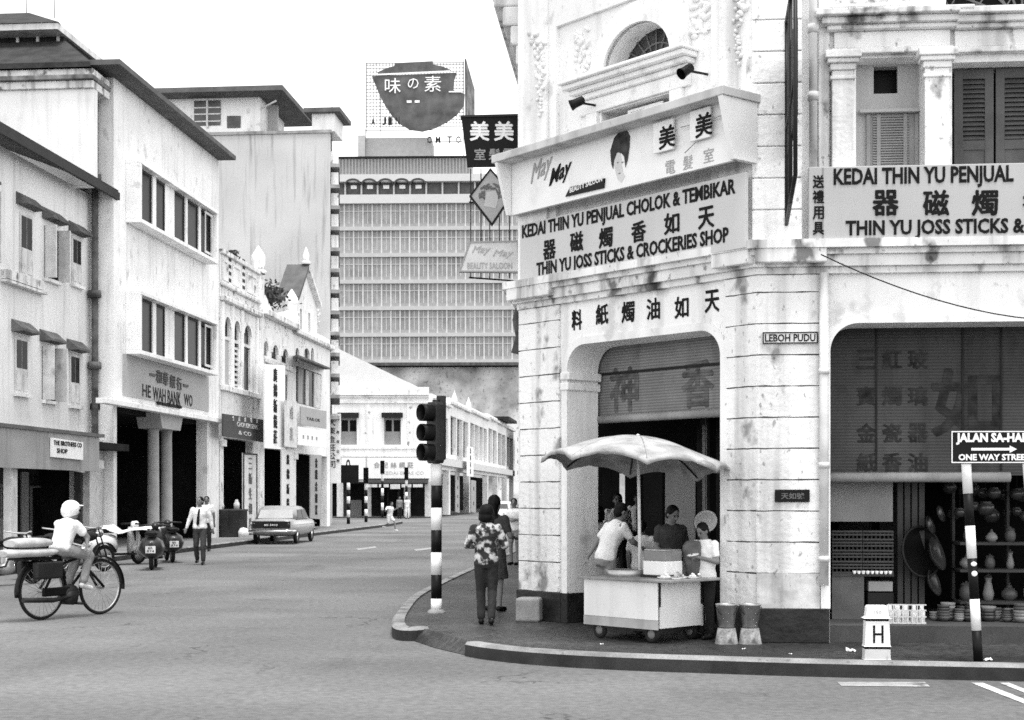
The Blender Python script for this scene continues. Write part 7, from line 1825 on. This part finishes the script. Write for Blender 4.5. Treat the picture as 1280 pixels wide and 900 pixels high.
# women and loiterers on the pavement
person('woman in a floral blouse and dark trousers walking away along the pavement', ground(608, 781, ZP), (.06, 1), 1.455,
       dict(kneeL=(-.085, .08, .50), ankL=(-.08, .06, .08), kneeR=(.085, .05, .49), ankR=(.075, -.10, .09), elL=(-.27, -.03, 1.12), wrL=(-.16, .17, 1.10), elR=(.27, -.03, 1.12), wrR=(.17, .17, 1.08)),
       (C_FLORAL, 'half'), (mat('dark_slacks', .028, var=.3, scale=6, bump=.012), 'trousers'), 'bob', look=(0, 5), face=False, vox=.012)
p = at(618, 0, 19.6); p.z = ZP
person('woman with long dark hair in a dark dress just ahead of the floral blouse', p, (.5, .85), 1.55, dict(elR=(.25, .04, 1.12), wrR=(.22, .2, 1.1)), (C_MID, 'short'), (C_MID, 'skirt'), 'long', face=True)
p = at(643, 0, 32.5); p.z = ZP
person('person in a white shirt with folded arms standing at the arcade beyond the corner', p, (-.5, -.85), 1.50, dict(elL=(-.26, .05, 1.15), wrL=(.02, .2, 1.18), elR=(.26, .05, 1.15), wrR=(-.02, .22, 1.14)), (C_WHITE, 'half'), (C_GREY, 'shorts'), look=(-20, 0))

# people around the cart
p = at(758, 0, 17.35); p.z = ZP
person('man in a white shirt leaning over behind the metal pan of the cart', p, (.75, .45), 1.52,
       dict(pel=(0, -.02, .92), chest=(0, .08, 1.20), neck=(0, .19, 1.40), head=(0, .25, 1.54), shL=(-.17, .15, 1.35), shR=(.17, .15, 1.35), elL=(-.24, .0, 1.12), wrL=(-.28, -.12, .92), elR=(.22, .28, 1.14), wrR=(.18, .42, 1.08)),
       (C_WHITE, 'short'), (C_GREY, 'trousers'), look=(10, 15))
p = at(747, 0, 19.0); p.z = ZP
person('dark-haired person in white further back in the passage, behind the leaning man', p, (.5, .8), 1.43, dict(), (C_WHITE, 'short'), (C_DARK, 'skirt'), 'bob')
p = at(837, 0, 16.95); p.z = ZP
person('young man in a dark shirt serving behind the cart', p, (.25, -1), 1.475,
       dict(chest=(0, .05, 1.22), neck=(0, .07, 1.42), head=(0, .12, 1.56), shL=(-.16, .05, 1.365), shR=(.16, .05, 1.365), elL=(-.215, .08, 1.12), wrL=(-.13, .30, 1.03), elR=(.215, .06, 1.12), wrR=(.15, .29, .99)),
       (C_MID, 'short'), (C_WHITE, 'trousers'), look=(-18, 28), slim=1.08, vox=.011)
p = ground(883, 800, ZP); p.y += .1
def snack(r, q, H, k, P):
    c = (q['wrL'] + q['wrR']) / 2 + Vector((-.02, -.03, .03))
    o_ = MB().ell(c, .07, .045, .012, (1, .2, .15), (0, 1, .2)).build('snack_paper', C_WHITE); tag(o_, 'white paper of food in the hands of the boy', 'paper')
person('boy in a white T-shirt and dark trousers looking down at his food beside the cart', p, (-.72, -.60), 1.285,
       dict(head=(0, .06, 1.57), elL=(-.25, .02, 1.13), wrL=(-.06, .22, 1.20), elR=(.24, .02, 1.10), wrR=(.05, .24, 1.19)),
       (C_WHITE, 'short'), (C_DARK, 'trousers'), look=(-5, 32), slim=1.05, vox=.011, extra=snack)
p = at(802, 0, 17.7); p.z = ZP
person('child in white standing behind the tin cooker box', p, (.2, .9), 1.28, dict(elR=(.26, 0, 1.12)), (C_WHITE, 'short'), (C_DARK, 'trousers'), face=True)
p = at(772, 0, 23.5); p.z = ZP
person('distant figure in white walking deep inside the arcade passage', p, (0, -1), 1.6, WALK, (C_WHITE, 'short'), (C_DARK, 'trousers'))
p = at(797, 0, 30); p.z = ZP
person('small far-off figure in white at the bright end of the arcade passage', p, (0, -1), 1.6, WALK, (C_WHITE, 'short'), (C_DARK, 'trousers'))

# rider
rx = .34
def helmet(r, q, H, k, P):
    o_ = MB()
    o_.ell(H(0, -.01, .035), .125 * k, .145 * k, .135 * k, None, None) if False else None
    hr_ = (H(1, 0, 0) - H(0, 0, 0)).normalized(); hf_ = (H(0, 1, 0) - H(0, 0, 0)).normalized()
    o_.ell(H(0, -.015, .045), .118 * k, .136 * k, .122 * k, hr_, hf_, n=22, m=16)
    o_.ell(H(0, -.06, .01), .104 * k, .10 * k, .11 * k, hr_, hf_, n=18, m=12)
    o_.build('helmet', PAINT, r)
    MB().ell(H(0, .085, .02), .09 * k, .05 * k, .035 * k, hr_, hf_).build('goggles', GLASS, r)
    MB().ell(H(0, .10, .085), .11 * k, .07 * k, .012 * k, hr_, hf_).build('helmet_peak', PAINT, r)
kk = .97
def loc(x, y, z): return ((-y) / kk, x / kk, z / kk)      # bike coordinates to body coordinates (right, forward, up)
person('rider in a white helmet, white shirt and rolled trousers on the motor bicycle', G0, (fw_b.x, fw_b.y), 1.70 * kk,
       dict(pel=loc(.32, 0, .98), chest=loc(.42, 0, 1.20), neck=loc(.49, 0, 1.36), head=loc(.54, 0, 1.48),
            hipL=loc(.34, .085, .95), hipR=loc(.34, -.085, .95), kneeL=loc(.72, .12, .82), kneeR=loc(.74, -.13, .86), ankL=loc(.58, .14, .42), ankR=loc(.60, -.15, .48),
            toeL=loc(.72, .14, .40), toeR=loc(.74, -.15, .45), shL=loc(.45, .17, 1.31), shR=loc(.45, -.17, 1.31), elL=loc(.60, .24, 1.12), elR=loc(.60, -.24, 1.12), wrL=loc(WB - .50, .27, 1.04), wrR=loc(WB - .50, -.27, 1.04)),
       (C_WHITE, 'short'), (mat('pale_trouser_cloth', .24, var=.2, scale=7, bump=.012), 'trousers'), 'helmet', look=(25, 0), shoes=PAINT_OLD, extra=helmet, vox=.012)

# left pavement
def tie(r, q, H, k, P):
    m = MB()
    a = P((0, .135, 1.40)); b = P((.02, .17, 1.20)); c = P((.035, .155, 1.02))
    s_ = Vector((.03, 0, 0)) * k
    m.add([a - s_ * .7, a + s_ * .7, b + s_, c + s_ * 1.3, c - Z3 * .05, c - s_ * 1.3, b - s_], [(0, 1, 2, 6), (6, 2, 3, 5), (3, 4, 5)]).build('necktie', BLACK, r).modifiers.new('t', 'SOLIDIFY').thickness = .006
person('man in a white shirt and dark tie walking in the road by the parked scooters', ground(250, 706), (.08, -1), 1.66,
       dict(WALK, elL=(-.26, -.04, 1.13), wrL=(-.30, -.06, .90), elR=(.26, -.02, 1.13), wrR=(.33, .02, .92)), (C_WHITE, 'long'), (C_MID, 'tucked'), look=(25, -10), extra=tie)
p = at(258.5, 0, 43.6); p.z = 0
person('second walker half hidden behind the man with the tie', p, (.05, -1), 1.66, WALK, (C_WHITE, 'short'), (C_DARK, 'trousers'))
# boy running across the street, people at the far shop
person('boy in white running across the far end of the street', ground(487, 667), (.75, -.66), 1.42,
       dict(chest=(0, .06, 1.22), neck=(0, .10, 1.42), head=(0, .15, 1.56), kneeL=(-.09, .28, .62), ankL=(-.09, .34, .22), kneeR=(.09, -.02, .50), ankR=(.09, -.38, .40), elL=(-.32, -.06, 1.22), wrL=(-.42, .08, 1.30), elR=(.30, .0, 1.18), wrR=(.34, .2, 1.25)),
       (C_WHITE, 'short'), (C_WHITE, 'shorts'), shoes=PAINT)
for x, t_, lab in ((499.5, C_GREY, 'grey-shirted figure outside the far corner shop'), (509, C_WHITE, 'white-shirted figure outside the far corner shop')):
    p = at(x, 0, 101); p.z = .0
    person(lab, p, (.3, -1), 1.58, dict(), (t_, 'short'), (C_DARK if t_ is C_GREY else C_WHITE, 'trousers'), vox=.02, face=False)

# cloth on the walls keeps nothing temporary behind
bpy.data.objects.remove(TMP)
